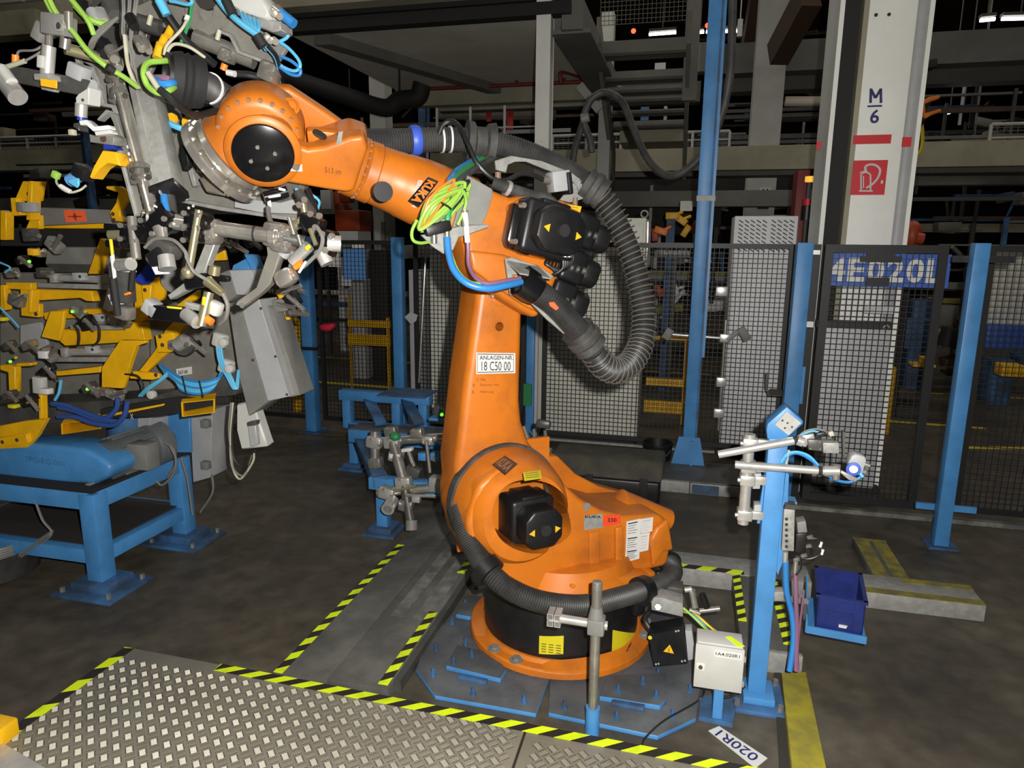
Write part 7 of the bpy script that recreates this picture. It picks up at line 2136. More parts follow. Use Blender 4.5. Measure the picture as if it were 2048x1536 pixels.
# long yellow members (name, outline, plane, depth)
YL = [
    ('bracket', [(45, 362), (84, 363), (78, 402), (28, 402)], 3.2, 0.03),
    ('bracket_rib', [(56, 362), (64, 362), (62, 440), (52, 440)], 3.14, 0.06),
    ('bracket', [(20, 395), (32, 396), (40, 430), (24, 432)], 3.18, 0.05),
    ('post', [(63, 430), (78, 430), (80, 458), (50, 460)], 3.2, 0.03),
    ('bracket', [(0, 420), (12, 425), (12, 480), (0, 480)], 3.15, 0.05),
    ('hook_arm', [(212, 372), (238, 372), (250, 380), (252, 402), (240, 420), (240, 432), (258, 445), (225, 442), (219, 425), (232, 405), (236, 385), (212, 378)], 3.2, 0.03),
    ('strut', [(200, 476), (212, 485), (196, 548), (175, 548)], 3.15, 0.04),
    ('bracket', [(10, 565), (62, 566), (62, 580), (15, 578)], 3.1, 0.04),
    ('bracket', [(40, 575), (64, 575), (62, 605), (78, 608), (78, 635), (42, 632)], 3.12, 0.03),
    ('bracket_rib', [(57, 580), (64, 580), (62, 625), (56, 625)], 3.06, 0.05),
    ('post', [(0, 570), (8, 570), (12, 620), (0, 622)], 3.08, 0.04),
    ('cross_bar', [(64, 578), (180, 582), (185, 595), (188, 603), (172, 602), (160, 596), (64, 602)], 3.12, 0.05),
    ('wing_plate', [(100, 622), (128, 622), (125, 650), (118, 682), (82, 674), (92, 645)], 3.05, 0.02),
    ('wide_beam', [(122, 658), (250, 660), (250, 645), (282, 645), (290, 682), (130, 692), (118, 682)], 3.18, 0.06),
    ('wide_beam', [(85, 625), (130, 618), (215, 618), (220, 632), (90, 640)], 3.25, 0.05),
    ('wing_arm', [(240, 680), (290, 682), (290, 686), (272, 692), (262, 720), (245, 777), (203, 775), (203, 735), (225, 702)], 2.98, 0.03),
    ('diagonal_strut', [(352, 640), (372, 650), (345, 690), (340, 700), (285, 752), (275, 745), (310, 700), (330, 660)], 3.1, 0.03),
    ('foot_lug', [(258, 745), (270, 742), (315, 748), (318, 756), (305, 760), (260, 758)], 3.08, 0.03),
    ('strut_head', [(310, 670), (345, 665), (352, 690), (340, 705), (315, 705)], 3.06, 0.03),
    ('cross_bar', [(112, 742), (200, 733), (200, 745), (112, 752)], 3.08, 0.05),
    ('frame_post', [(0, 730), (18, 730), (30, 735), (30, 785), (18, 790), (16, 745), (0, 740)], 3.0, 0.04),
    ('frame_bar', [(32, 726), (62, 726), (62, 732), (32, 733)], 3.0, 0.04),
    ('frame_post', [(75, 760), (82, 760), (84, 842), (78, 842)], 2.98, 0.04),
    ('base_arm', [(-20, 855), (50, 842), (92, 838), (75, 870), (55, 895), (-20, 900)], 2.95, 0.03),
    ('base_arm_face', [(-20, 878), (52, 868), (56, 886), (-20, 897)], 2.93, 0.03),
    ('arm', [(270, 560), (285, 560), (300, 630), (275, 650), (268, 640)], 3.2, 0.03),
    ('arm', [(300, 560), (330, 548), (325, 600), (310, 605), (315, 640), (285, 640)], 3.22, 0.03),
    ('rib_post', [(282, 570), (302, 570), (300, 605), (286, 605)], 3.14, 0.03),
    ('brace', [(378, 592), (395, 580), (395, 595), (365, 620), (340, 620)], 3.16, 0.03),
    ('fork', [(425, 512), (448, 500), (452, 520), (428, 522)], 3.2, 0.02),
    ('link', [(550, 585), (560, 575), (575, 600), (578, 640), (572, 640), (562, 605)], 3.12, 0.02),
]
for nm, pts, v, d in YL:
    G(fx, nm, pts, v, d, 'yellow', 0.003)
for (a, b_, v) in ((60, 375, 3.2), (74, 376, 3.2), (57, 388, 3.2), (71, 388, 3.2), (226, 428, 3.2), (228, 440, 3.2), (53, 575, 3.12), (72, 628, 3.12), (264, 748, 3.08), (312, 750, 3.08), (320, 673, 3.06), (290, 580, 3.14), (34, 880, 2.93), (5, 884, 2.93), (325, 690, 3.055)):
    BOLT(fx, a, b_, v, 0.011, 'brown', 0.003)
# pneumatic cylinders, slides and clamps
def cyl_unit(px0, py0, px1, py1, v, r):
    ROD(fx, 'cylinder', (px0, py0, v), (px1, py1, v), r, 'aluminium')
    mx, my = (px0 + px1) / 2, (py0 + py1) / 2
    BLOCK(fx, 'cylinder_block', mx, my - 5, v - 0.02, 0.055, 0.05, 0.04, 'panel_grey')
    BLOCK(fx, 'cylinder_end', px0, py0, v, 0.035, 0.055, 0.05, 'galvanised')
    BLOCK(fx, 'cylinder_end', px1, py1, v, 0.035, 0.055, 0.05, 'galvanised')
    part('cylinder_rail', MB().bar(CF.y(px0 - 30, py0 + 14, v), CF.y(px1 + 12, py1 + 14, v), 0.05, 0.025), 'galvanised', fx, bevel=0.003)
    BOLT(fx, mx, my - 5, v - 0.05, 0.008, 'near_black', 0.003)
cyl_unit(112, 556, 208, 560, 3.08, 0.018)
cyl_unit(134, 704, 236, 704, 3.08, 0.02)
cyl_unit(178, 640, 232, 640, 3.1, 0.025)
rnd = random.Random(11)
for k, (px, py, v) in enumerate(((62, 470, 3.05), (75, 505, 3.05), (110, 490, 3.05), (45, 520, 3.05), (90, 545, 3.06), (25, 545, 3.06), (160, 625, 3.02), (175, 645, 3.02), (20, 690, 2.98), (60, 690, 3.0), (100, 710, 2.98), (95, 740, 2.98), (180, 775, 2.98), (200, 782, 2.98), (230, 790, 2.98), (60, 800, 2.95), (20, 790, 2.95), (250, 645, 3.05), (350, 690, 3.05), (390, 690, 3.08), (400, 650, 3.02), (35, 600, 3.02), (565, 610, 3.1), (585, 600, 3.1), (590, 625, 3.1), (575, 580, 3.12), (440, 480, 3.2), (470, 490, 3.2), (500, 480, 3.25))):
    m_ = ('dark_steel', 'steel', 'cast_grey', 'black_plastic')[k % 4]
    a = rnd.uniform(-0.7, 0.7)
    BLOCK(fx, 'toggle_clamp', px, py, v, rnd.uniform(0.05, 0.09), 0.05, rnd.uniform(0.035, 0.07), m_, a, 0.008)
    q = CF.y(px, py, v - 0.03)
    d_ = V((math.cos(a), -0.2, math.sin(a))) * rnd.uniform(0.05, 0.09)
    part('clamp_rod', MB().cyl(q - d_ * 0.4, q + d_, 0.012, n=10), 'chrome' if k % 2 else 'steel', fx)
    for j in range(2):
        BOLT(fx, px + rnd.uniform(-8, 8), py + rnd.uniform(-8, 8), v - 0.028, 0.007, 'chrome')
for (a, b_, v) in ((60, 523, 3.0), (146, 623, 2.98), (172, 623, 2.99), (22, 723, 2.96), (176, 778, 2.95), (33, 715, 2.96)):
    BOLT(fx, a, b_, v, 0.008, 'led_green' if a != 172 and a != 33 else 'label_yellow')
for (px, py, v, sx, sz, m_, a, lb) in ((68, 504, 3.0, 0.045, 0.035, 'label_amber', 0.05, None), (90, 709, 2.95, 0.055, 0.04, 'label_white', 0.0, None), (80, 770, 2.95, 0.06, 0.09, 'box_white', 0.1, None), (92, 782, 2.93, 0.06, 0.03, 'label_white', 0.0, None), (62, 415, 3.1, 0.08, 0.05, 'panel_grey', 0.0, None), (45, 414, 3.12, 0.04, 0.05, 'cast_grey', 0.0, None), (28, 812, 2.93, 0.045, 0.02, 'label_yellow', 0.02, None), (5, 638, 3.0, 0.05, 0.02, 'label_yellow', 0.0, None), (222, 600, 3.0, 0.04, 0.11, 'box_white', 0.4, None)):
    BLOCK(fx, 'sensor_box', px, py, v, sx, 0.04, sz, m_, a, 0.004)
# pneumatic regulators and hoses
for (px, py) in ((441, 680), (453, 732)):
    BLOCK(fx, 'regulator_body', px, py, 3.0, 0.07, 0.05, 0.07, 'box_white', 0.3, 0.012)
    q = CF.y(px + 10, py + 4, 2.97)
    part('regulator_knob', MB().cyl(q, q + V((0.0, -0.03, 0)), 0.022, n=18), 'box_white', fx, bevel=0.004)
q = CF.y(312, 788, 2.96)
part('regulator_knob', MB().cyl(CF.y(308, 788, 2.97), CF.y(308, 788, 2.97) + V((0, -0.03, 0)), 0.022, n=18), 'box_white', fx, bevel=0.004)
for k in range(7):
    TUB(fx, 'air_hose', [(318 + 2 * k, 728 + 3 * k, 3.0), (340 + 2 * k, 742 + 3.5 * k, 2.97), (365, 757 + 4 * k, 2.95), (400, 764 + 4 * k, 2.95), (432 - k, 758 + 3 * k, 2.97), (448 - k, 745, 3.02)], 0.0075, 'hose_cyan' if k % 3 else 'hose_blue')
for k in range(3):
    TUB(fx, 'air_hose', [(432 + 4 * k, 670, 3.0), (438 + 4 * k, 720, 2.98), (455 + 4 * k, 755, 2.97), (470 + 2 * k, 778, 2.97), (477, 740, 3.0)], 0.007, 'hose_cyan')
for k in range(3):
    TUB(fx, 'air_hose', [(335, 745 + 3 * k, 2.96), (318, 760 + 2 * k, 2.95), (295, 775 + 3 * k, 2.95), (278 + 3 * k, 792, 2.97)], 0.006, 'hose_cyan')
for px, py in ((368, 768), (402, 777)):
    TUB(fx, 'cable_tie', [(px - 4, py - 16, 2.93), (px, py, 2.92), (px + 4, py + 18, 2.93)], 0.004, 'black_matte', 5)
for k, pts in enumerate((((104, 808), (135, 812), (175, 827), (210, 836), (232, 818), (236, 796)), ((118, 815), (150, 822), (190, 838), (225, 842)), ((116, 833), (150, 834), (185, 846), (225, 850), (248, 832), (255, 802)), ((110, 800), (118, 785), (122, 760)))):
    TUB(fx, 'water_hose', [(a, b_, 2.9) for a, b_ in pts], 0.013 if k != 3 else 0.008, 'hose_navy' if k != 3 else 'hose_cyan', 9)
for k, pts in enumerate((((148, 650), (158, 665), (156, 690), (140, 695)), ((186, 640), (198, 655), (198, 680), (185, 692)), ((0, 615), (25, 640), (38, 655)), ((0, 525), (20, 535), (10, 545)), ((250, 748), (275, 752), (286, 770), (284, 785)), ((70, 700), (100, 725), (115, 760)))):
    TUB(fx, 'sensor_cable', [(a, b_, 2.97) for a, b_ in pts], 0.005, 'cable_black' if k not in (2, 3) else 'hose_cyan', 6)
nl = G(fx, 'number_label', [(352, 738), (383, 733), (384, 748), (353, 753)], 3.25, 0.002, 'label_white', 0)
part('lettering', text_mb('.E67-00', CF.y(356, 749, 3.248), V((0.065, 0, 0.01)), V((0, 0, 0.02)), 0.02), 'ink', fx)
RING(fx, 'round_cushion', (370, 690, 3.05), (0.2, -1, 0.3), 0.055, 0.02, 0.03, 'dark_steel')
ROD(fx, 'round_cushion_cap', (355, 690, 3.02), (372, 680, 3.02), 0.035, 'aluminium')
ROD(fx, 'wheel', (345, 560, 3.3), (350, 560, 3.25), 0.07, 'dark_steel', n=24)
part('protractor_disc', MB().prism([CF.y(285, 540, 3.05) + V((0.075 * math.cos(a), 0, 0.075 * math.sin(a))) for a in [PI * k / 12 - 2.4 for k in range(13)]], (0, 0.012, 0)), 'ball_blue', fx)
# plug box hanging below the side cover
pg = T('plug_box', 'cream connector housing with grey plug hanging below the side cover', 'electrical box', CF, CF.y(505, 900, 3.05))
G(pg, 'housing', [(472, 808), (505, 803), (530, 880), (535, 893), (482, 900), (472, 860)], 3.06, 0.07, 'box_white', 0.008)
G(pg, 'plug', [(494, 848), (510, 845), (515, 890), (500, 895)], 3.03, 0.03, 'panel_grey', 0.005)
G(pg, 'plug_latch', [(493, 845), (511, 842), (511, 851), (494, 853)], 3.02, 0.04, 'dark_steel', 0.003)
for k, pts in enumerate((((462, 805), (458, 860), (463, 905), (468, 940), (490, 950), (505, 910)), ((470, 810), (464, 870), (470, 920), (495, 935), (510, 900)), ((466, 805), (461, 880), (464, 930), (480, 958), (505, 925), (508, 905)))):
    TUB(pg, 'loose_cable', [(a, b_, 3.05) for a, b_ in pts], 0.006, ('cable_grey', 'cable_black', 'cable_tan')[k], 6)

# ================================================================== GRIPPER TOOL ON THE ROBOT WRIST
gt = T('gripper_tool', 'large grey gripper frame with steel tubes clamps and cables on the robot wrist', 'gripper tool', CF, CF.y(430, 400, 2.4))
g_ = lambda nm, pts, v, d, m_, bv=0.002, lb=None: G(gt, nm, pts, v, d, m_, bv, lb)
# main plates
g_('main_plate', [(330, 330), (352, 262), (395, 262), (470, 372), (560, 408), (606, 400), (594, 436), (440, 413), (350, 395)], 2.52, 0.025, 'tool_plate')
g_('plate_edge', [(350, 395), (440, 413), (594, 436), (592, 443), (440, 421), (350, 403)], 2.50, 0.045, 'galvanised')
g_('plate_tab', [(470, 395), (560, 405), (600, 395), (603, 428), (520, 425), (468, 415)], 2.47, 0.02, 'panel_grey')
g_('plate_rib', [(372, 330), (382, 328), (392, 370), (385, 374)], 2.46, 0.03, 'galvanised')
g_('lower_web', [(318, 195), (352, 215), (372, 262), (385, 330), (350, 395), (322, 380)], 2.56, 0.02, 'tool_plate')
g_('upper_plate', [(255, 20), (300, 0), (400, -20), (470, 45), (520, 60), (572, 98), (552, 128), (478, 101), (462, 68), (436, 58), (330, 56), (300, 40)], 2.42, 0.02, 'tool_plate')
g_('plate_edge', [(436, 58), (462, 68), (478, 101), (552, 128), (548, 134), (474, 107), (458, 74), (434, 64)], 2.40, 0.03, 'galvanised')
g_('upper_plate', [(180, -20), (275, -20), (300, 40), (285, 110), (262, 140), (215, 100), (190, 40)], 2.46, 0.02, 'dark_steel')
g_('gusset_plate', [(278, 60), (300, 95), (312, 118), (285, 175), (262, 120)], 2.36, 0.02, 'cast_grey')
cc = CF.y(415, 22, 2.41)
part('round_plate', MB().lathe(cc, (0, -1, 0), [(0.035, 0), (0.085, 0), (0.085, 0.012), (0.035, 0.012)], 36, True), 'tool_plate', gt)
part('round_hole', MB().cyl(cc + V((0.01, 0, 0.05)), cc + V((0.01, -0.014, 0.05)), 0.05, n=24), 'near_black', gt)
# adaptor ring behind the wrist
ac = CF.y(540, 325, 2.50)
part('adaptor_ring', MB().lathe(ac, (-0.25, -1, -0.2), [(0.10, -0.02), (0.185, -0.02), (0.19, -0.01), (0.19, 0.012), (0.172, 0.02), (0.10, 0.022)], 56, True), 'steel', gt)
part('adaptor_disc', MB().lathe(ac, (-0.25, -1, -0.2), [(0.02, -0.03), (0.172, -0.028), (0.172, -0.018), (0.02, -0.018)], 48), 'tool_plate', gt)
for k in range(12):
    a = 2 * PI * k / 12
    nd0 = V((-0.25, -1, -0.2)).normalized()
    u_, v_ = perp(nd0)
    q = ac + (u_ * math.cos(a) + v_ * math.sin(a)) * 0.18 + nd0 * 0.012
    part('ring_bolt', MB().cyl(q, q + nd0 * 0.008, 0.008, n=8), 'chrome', gt)
g_('changer_block', [(385, 280), (420, 272), (432, 330), (425, 372), (400, 350)], 2.38, 0.1, 'steel', 0.006)
g_('changer_block', [(395, 355), (432, 352), (455, 372), (450, 392), (412, 385)], 2.36, 0.08, 'chrome', 0.006)
for k, (a, b_) in enumerate(((398, 300), (405, 322), (400, 340), (412, 360), (420, 376), (388, 322), (430, 310), (428, 335))):
    BOLT(gt, a, b_, 2.37, 0.009, 'brass' if k % 3 == 0 else 'chrome')
ROD(gt, 'orange_plug', (398, 280, 2.33), (412, 270, 2.33), 0.012, 'plug_orange')
g_('cable_marker', [(453, 442 - 55), (482, 385), (482, 391), (454, 393)], 2.3, 0.01, 'tape_white')
ROD(gt, 'black_plug', (528, 395, 2.3), (575, 383, 2.35), 0.02, 'black_gloss')
g_('cable_marker', [(535, 391), (560, 388), (560, 393), (536, 397)], 2.27, 0.008, 'tape_white')
g_('cable_marker', [(533, 400), (540, 400), (542, 414), (535, 414)], 2.3, 0.008, 'tape_white')
g_('cable_marker', [(556, 374), (570, 378), (569, 383), (556, 380)], 2.28, 0.008, 'tape_white')
# upright profile and chrome tube
part('profile_beam', MB().bar(CF.y(290, 168, 2.26), CF.y(337, 382, 2.10), 0.082, 0.082, (0.3, -1, 0)), 'galvanised', gt, 'square aluminium profile beam', 0.004)
part('profile_lip', MB().bar(CF.y(274, 180, 2.20), CF.y(322, 388, 2.05), 0.006, 0.012, (0.3, -1, 0)), 'aluminium', gt)
part('profile_cap', MB().bar(CF.y(336, 378, 2.10), CF.y(339, 392, 2.09), 0.095, 0.095, (0.3, -1, 0)), 'black_plastic', gt, None, 0.004)
ROD(gt, 'profile_rod', (328, 390, 2.08), (333, 425, 2.05), 0.013, 'hose_blue')
ROD(gt, 'profile_rod', (338, 390, 2.10), (342, 425, 2.07), 0.02, 'dark_steel')
ROD(gt, 'steel_tube', (236, 160, 2.18), (306, 428, 2.03), 0.0215, 'chrome', n=20, label='polished upright tube')
for (px, py, v) in ((232, 158, 2.17), (238, 190, 2.16), (282, 338, 2.07), (285, 352, 2.06)):
    RING(gt, 'tube_clamp', (px, py, v), (0.25, -0.5, -1), 0.03, 0.02, 0.022, 'steel')
    for dx in (-14, 14):
        BOLT(gt, px + dx, py + 2, v - 0.03, 0.009, 'dark_steel')
g_('clamp_plate', [(213, 168), (226, 165), (232, 200), (216, 205)], 2.15, 0.03, 'steel')
g_('clamp_plate', [(252, 330), (268, 322), (278, 365), (262, 370)], 2.07, 0.03, 'steel')
# long stepped plate
g_('stepped_plate', [(146, 108), (152, 106), (160, 128), (184, 134), (196, 160), (207, 206), (228, 210), (238, 228), (256, 272), (246, 276), (226, 225), (222, 216), (203, 213), (198, 208), (184, 158), (178, 144), (154, 137)], 2.2, 0.02, 'galvanised', 0.002, 'stepped edge plate')
g_('stepped_panel', [(160, 120), (200, 130), (225, 165), (240, 200), (255, 268), (240, 240), (228, 210), (207, 206), (196, 160), (184, 134)], 2.23, 0.015, 'tool_plate')
g_('stepped_plate', [(227, 282), (233, 276), (262, 276), (300, 418), (304, 436), (268, 432)], 2.12, 0.02, 'tool_plate')
g_('stepped_edge', [(227, 282), (233, 276), (272, 426), (268, 434)], 2.11, 0.03, 'galvanised')
for a, b_ in ((257, 294), (259, 308), (262, 320), (283, 389), (287, 404), (374, 397), (378, 416), (387, 412)):
    BOLT(gt, a, b_, 2.10 if a < 300 else 2.5, 0.006, 'label_white', 0.003)
g_('bracket_plate', [(193, 238), (212, 218), (218, 222), (196, 242)], 2.15, 0.03, 'galvanised')
g_('bracket_plate', [(215, 222), (230, 228), (246, 276), (238, 280), (226, 246)], 2.16, 0.03, 'cast_grey')
# yellow arm and pale locating pieces
g_('yellow_arm', [(205, 300), (231, 304), (240, 332), (214, 326), (199, 336), (183, 358), (178, 354), (187, 332)], 2.05, 0.05, 'label_amber', 0.003, 'bright yellow locating arm')
g_('locator_plate', [(157, 241), (172, 239), (188, 253), (216, 250), (219, 258), (186, 263), (172, 250), (160, 251)], 2.03, 0.03, 'cabinet_white')
g_('locator_pad', [(188, 263), (219, 259), (223, 267), (191, 272)], 2.02, 0.03, 'label_white')
g_('locator_block', [(190, 272), (222, 268), (228, 276), (226, 290), (180, 285), (178, 268)], 2.05, 0.05, 'cast_grey')
g_('blue_wedge', [(206, 286), (224, 290), (230, 298), (206, 300)], 2.07, 0.04, 'ball_blue')
g_('locator_block', [(146, 246), (157, 245), (158, 262), (146, 254)], 2.06, 0.04, 'dark_steel')
BLOCK(gt, 'locator_tip', 145, 265, 2.04, 0.02, 0.02, 0.02, 'cable_tan')
BOLT(gt, 207, 277, 2.04, 0.012, 'brown', 0.002)
BLOCK(gt, 'sensor_clamp', 168, 345, 2.1, 0.06, 0.06, 0.05, 'black_plastic', 0.5, 0.012)
ROD(gt, 'sensor_body', (160, 350, 2.1), (140, 362, 2.1), 0.022, 'sign_pale_blue')
g_('blue_flag', [(135, 358), (156, 356), (157, 370), (153, 376), (136, 366)], 2.05, 0.008, 'hose_cyan')
TUB(gt, 'sensor_cable', [(114, 352, 2.08), (113, 365, 2.06), (124, 378, 2.05), (140, 385, 2.05), (160, 380, 2.06), (172, 371, 2.08)], 0.004, 'cable_tan', 6)
ROD(gt, 'cable_marker', (121, 372, 2.05), (140, 383, 2.05), 0.008, 'label_white')
BLOCK(gt, 'plug', 112, 350, 2.07, 0.025, 0.02, 0.025, 'cable_green', 0.5)
# the upper left arm with camera and laser
part('dark_arm', MB().bar(CF.y(12, 146, 2.06), CF.y(182, 178, 2.06), 0.05, 0.052, (0, 0, 1)), 'dark_steel', gt, None, 0.004)
ROD(gt, 'camera_barrel', (-5, 142, 1.98), (36, 195, 1.95), 0.03, 'aluminium', n=20, label='pale camera barrel')
ROD(gt, 'camera_mount', (4, 138, 1.96), (24, 165, 1.95), 0.018, 'box_white')
ROD(gt, 'orange_plug', (31, 110, 2.04), (31, 128, 2.04), 0.011, 'plug_orange')
ROD(gt, 'plug_pin', (31, 128, 2.04), (31, 140, 2.04), 0.005, 'chrome')
ROD(gt, 'cable_marker', (16, 133, 2.02), (50, 122, 2.02), 0.008, 'cable_tan')
TUB(gt, 'sensor_cable', [(50, 122, 2.02), (75, 108, 2.03), (95, 92, 2.04), (100, 80, 2.05)], 0.004, 'cable_grey', 6)
TUB(gt, 'sensor_cable', [(34, 110, 2.04), (40, 102, 2.04), (70, 100, 2.04), (92, 86, 2.05)], 0.004, 'cable_grey', 6)
ROD(gt, 'laser_barrel', (98, 92, 2.02), (94, 150, 2.02), 0.021, 'aluminium', n=20)
ROD(gt, 'laser_neck', (99, 62, 2.03), (98, 95, 2.02), 0.011, 'chrome')
BLOCK(gt, 'laser_foot', 95, 156, 2.01, 0.06, 0.05, 0.02, 'galvanised')
BLOCK(gt, 'laser_clip', 84, 124, 2.0, 0.025, 0.02, 0.04, 'box_white', 0.2)
lbl = g_('laser_label', [(80, 156), (113, 161), (113, 177), (81, 172)], 1.985, 0.004, 'label_amber', 0.001, 'yellow laser label')
g_('label_foot', [(81, 174), (110, 179), (108, 184), (82, 179)], 2.0, 0.02, 'galvanised')
BLOCK(gt, 'rod_clamp', 118, 52, 2.02, 0.09, 0.06, 0.065, 'cast_grey', 0.15, 0.006)
RING(gt, 'rod_socket', (118, 52, 1.985), (0, -1, 0), 0.017, 0.011, 0.01, 'galvanised')
BOLT(gt, 118, 52, 1.985, 0.011, 'near_black', 0.002)
BLOCK(gt, 'rod_clamp', 128, 68, 2.03, 0.07, 0.05, 0.03, 'black_plastic', 0.25, 0.006)
BLOCK(gt, 'rod_clamp', 86, 66, 2.05, 0.04, 0.05, 0.06, 'cast_grey', 0.6, 0.006)
ROD(gt, 'short_rod', (137, 24, 2.0), (138, 60, 2.0), 0.012, 'chrome')
ROD(gt, 'short_rod', (132, 72, 2.02), (129, 98, 2.02), 0.016, 'chrome')
ROD(gt, 'slant_tube', (130, 97, 2.05), (245, 128, 2.2), 0.019, 'brass')
BLOCK(gt, 'end_fitting', 158, 145, 2.05, 0.06, 0.05, 0.05, 'panel_grey', 0.4, 0.008)
ROD(gt, 'end_fitting', (180, 172, 2.05), (190, 185, 2.08), 0.025, 'panel_grey')
g_('angle_bracket', [(151, 195), (156, 188), (178, 174), (177, 209), (152, 208)], 2.02, 0.05, 'box_white', 0.002, 'pale angle bracket')
BOLT(gt, 166, 200, 2.015, 0.005, 'dark_steel', 0.002)
ROD(gt, 'pin_cylinder', (163, 207, 2.04), (162, 234, 2.04), 0.019, 'aluminium', n=18)
ROD(gt, 'pin_tip', (162, 234, 2.04), (162, 241, 2.04), 0.013, 'ball_blue')
# green cables over the frame
for pts in (((95, -10, 2.0), (108, 18, 2.0), (125, 42, 2.0), (148, 66, 2.0), (176, 102, 2.0), (214, 134, 2.02), (245, 152, 2.06), (275, 174, 2.12)), ((88, -10, 2.02), (104, 22, 2.02), (122, 46, 2.02)), ((135, -10, 2.05), (160, 20, 2.05), (178, 45, 2.05), (188, 70, 2.06)), ((150, 12, 2.06), (172, 34, 2.06), (200, 46, 2.08), (212, 44, 2.1))):
    TUB(gt, 'green_cable', pts, 0.0085, 'cable_green', 8)
ROD(gt, 'cable_wrap', (214, 133, 2.0), (228, 142, 2.02), 0.012, 'black_matte')
for k in range(9):
    x0 = 240 + 4.5 * k
    TUB(gt, 'grey_cable', [(x0, -12, 2.12), (x0 + 3 - k, 25, 2.1), (x0 + 2 - 2 * k + rnd.uniform(-4, 4), 70, 2.12), (255 + rnd.uniform(-2, 18), 110, 2.14), (262 + rnd.uniform(0, 14), 150, 2.16), (275 + rnd.uniform(0, 10), 178, 2.2)], 0.0045, 'cable_grey' if k % 3 else 'cable_black', 6)
for k in range(4):
    TUB(gt, 'grey_cable', [(236 - 3 * k, 34 + 2 * k, 2.08), (215 - 4 * k, 55, 2.08), (195 - 4 * k, 75 + 2 * k, 2.08), (184 - 2 * k, 96, 2.1)], 0.005, 'cable_grey', 6)
TUB(gt, 'tan_cable', [(249, 70, 2.06), (252, 100, 2.06), (256, 130, 2.08), (266, 158, 2.1), (278, 175, 2.14)], 0.0065, 'cable_tan', 7)
TUB(gt, 'tan_cable', [(250, 90, 2.06), (235, 100, 2.07), (218, 106, 2.08)], 0.004, 'cable_grey', 6)
# pneumatic lumps around the cables
for k, (px, py, v, r, m_) in enumerate(((205, 90, 2.14, 0.03, 'black_plastic'), (222, 100, 2.12, 0.022, 'steel'), (276, 80, 2.16, 0.02, 'chrome'), (290, 85, 2.16, 0.016, 'chrome'), (200, 30, 2.12, 0.03, 'galvanised'), (185, 25, 2.1, 0.02, 'panel_grey'), (262, 36, 2.1, 0.02, 'black_plastic'), (225, 15, 2.15, 0.035, 'dark_steel'), (230, 118, 2.14, 0.02, 'steel'), (165, 15, 2.14, 0.03, 'black_plastic'))):
    q = CF.y(px, py, v)
    part('fitting', MB().cyl(q, q + V((0.03, -0.02, -0.035)), r, r * 0.7, n=12), m_, gt)
for k, (px, py) in enumerate(((343, 62), (330, 80), (322, 98))):
    ROD(gt, 'amber_sensor', (px, py - 6 - 4 * (k == 2), 2.24), (px - 8, py + 10 + 8 * (k == 2), 2.22), 0.013 + 0.003 * (k == 2), 'label_amber')
ROD(gt, 'amber_sensor_body', (352, 50, 2.26), (318, 105, 2.24), 0.012, 'black_matte')
# hose end with clamp
hA = [CF.y(338, 152, 2.10), CF.y(372, 160, 2.14), CF.y(410, 172, 2.24), CF.y(450, 196, 2.36), CF.y(505, 228, 2.5), CF.y(560, 255, 2.62)]
part('tool_hose', MB().hose(hA, 0.049, 0.011, 0.13), 'rubber', gt, 'black corrugated hose leading to the wrist')
dA = (hA[1] - hA[0]).normalized()
part('hose_clamp', MB().lathe(hA[1], dA, [(0.045, -0.05), (0.075, -0.05), (0.085, -0.02), (0.078, -0.01), (0.085, 0.0), (0.078, 0.012), (0.085, 0.024), (0.08, 0.05), (0.05, 0.05)], 40, True), 'black_matte', gt, 'ribbed black hose clamp')
part('clamp_shell', MB().lathe(hA[0] + dA * 0.01, dA, [(0.055, -0.02), (0.072, -0.02), (0.072, 0.04), (0.055, 0.04)], 36, True), 'black_plastic', gt)
part('hose_band', MB().lathe(hA[2] + (hA[3] - hA[2]) * 0.2, hA[3] - hA[2], [(0.05, -0.004), (0.055, -0.004), (0.055, 0.004), (0.05, 0.004)], 28, True), 'tape_white', gt)
g_('clamp_foot', [(372, 180), (395, 178), (400, 205), (380, 210), (368, 200)], 2.2, 0.06, 'black_plastic', 0.004)
TUB(gt, 'violet_hose', [(300, 156, 2.06), (318, 156, 2.05), (340, 158, 2.06), (362, 158, 2.14)], 0.011, 'hose_violet', 8)
TUB(gt, 'blue_hose', [(312, 160, 2.04), (325, 168, 2.03), (345, 166, 2.05), (362, 162, 2.14)], 0.012, 'hose_blue', 8)
TUB(gt, 'green_cable', [(358, 120, 2.16), (325, 122, 2.08), (296, 126, 2.03), (287, 145, 2.0), (296, 172, 2.0), (318, 186, 2.0), (340, 180, 2.03), (356, 168, 2.1)], 0.0095, 'cable_green', 8)
TUB(gt, 'tan_cable', [(332, 118, 2.12), (338, 98, 2.12), (352, 88, 2.14), (380, 95, 2.18), (410, 115, 2.22)], 0.0055, 'cable_tan', 7)
TUB(gt, 'tan_cable', [(328, 110, 2.12), (334, 90, 2.12), (362, 60, 2.14), (374, 40, 2.16)], 0.005, 'cable_tan', 7)
ROD(gt, 'cable_marker', (296, 146, 1.98), (317, 178, 1.98), 0.009, 'cable_tan')
TUB(gt, 'black_cable', [(318, 178, 1.98), (345, 200, 2.0), (370, 222, 2.06), (395, 230, 2.14), (430, 222, 2.22), (455, 212, 2.3)], 0.0115, 'cable_black', 8)
TUB(gt, 'green_cable', [(384, 6, 2.3), (380, 35, 2.28), (372, 62, 2.26), (362, 85, 2.24)], 0.006, 'cable_dark_green', 7)
ROD(gt, 'cable_marker', (376, 30, 2.24), (372, 41, 2.24), 0.008, 'label_white')
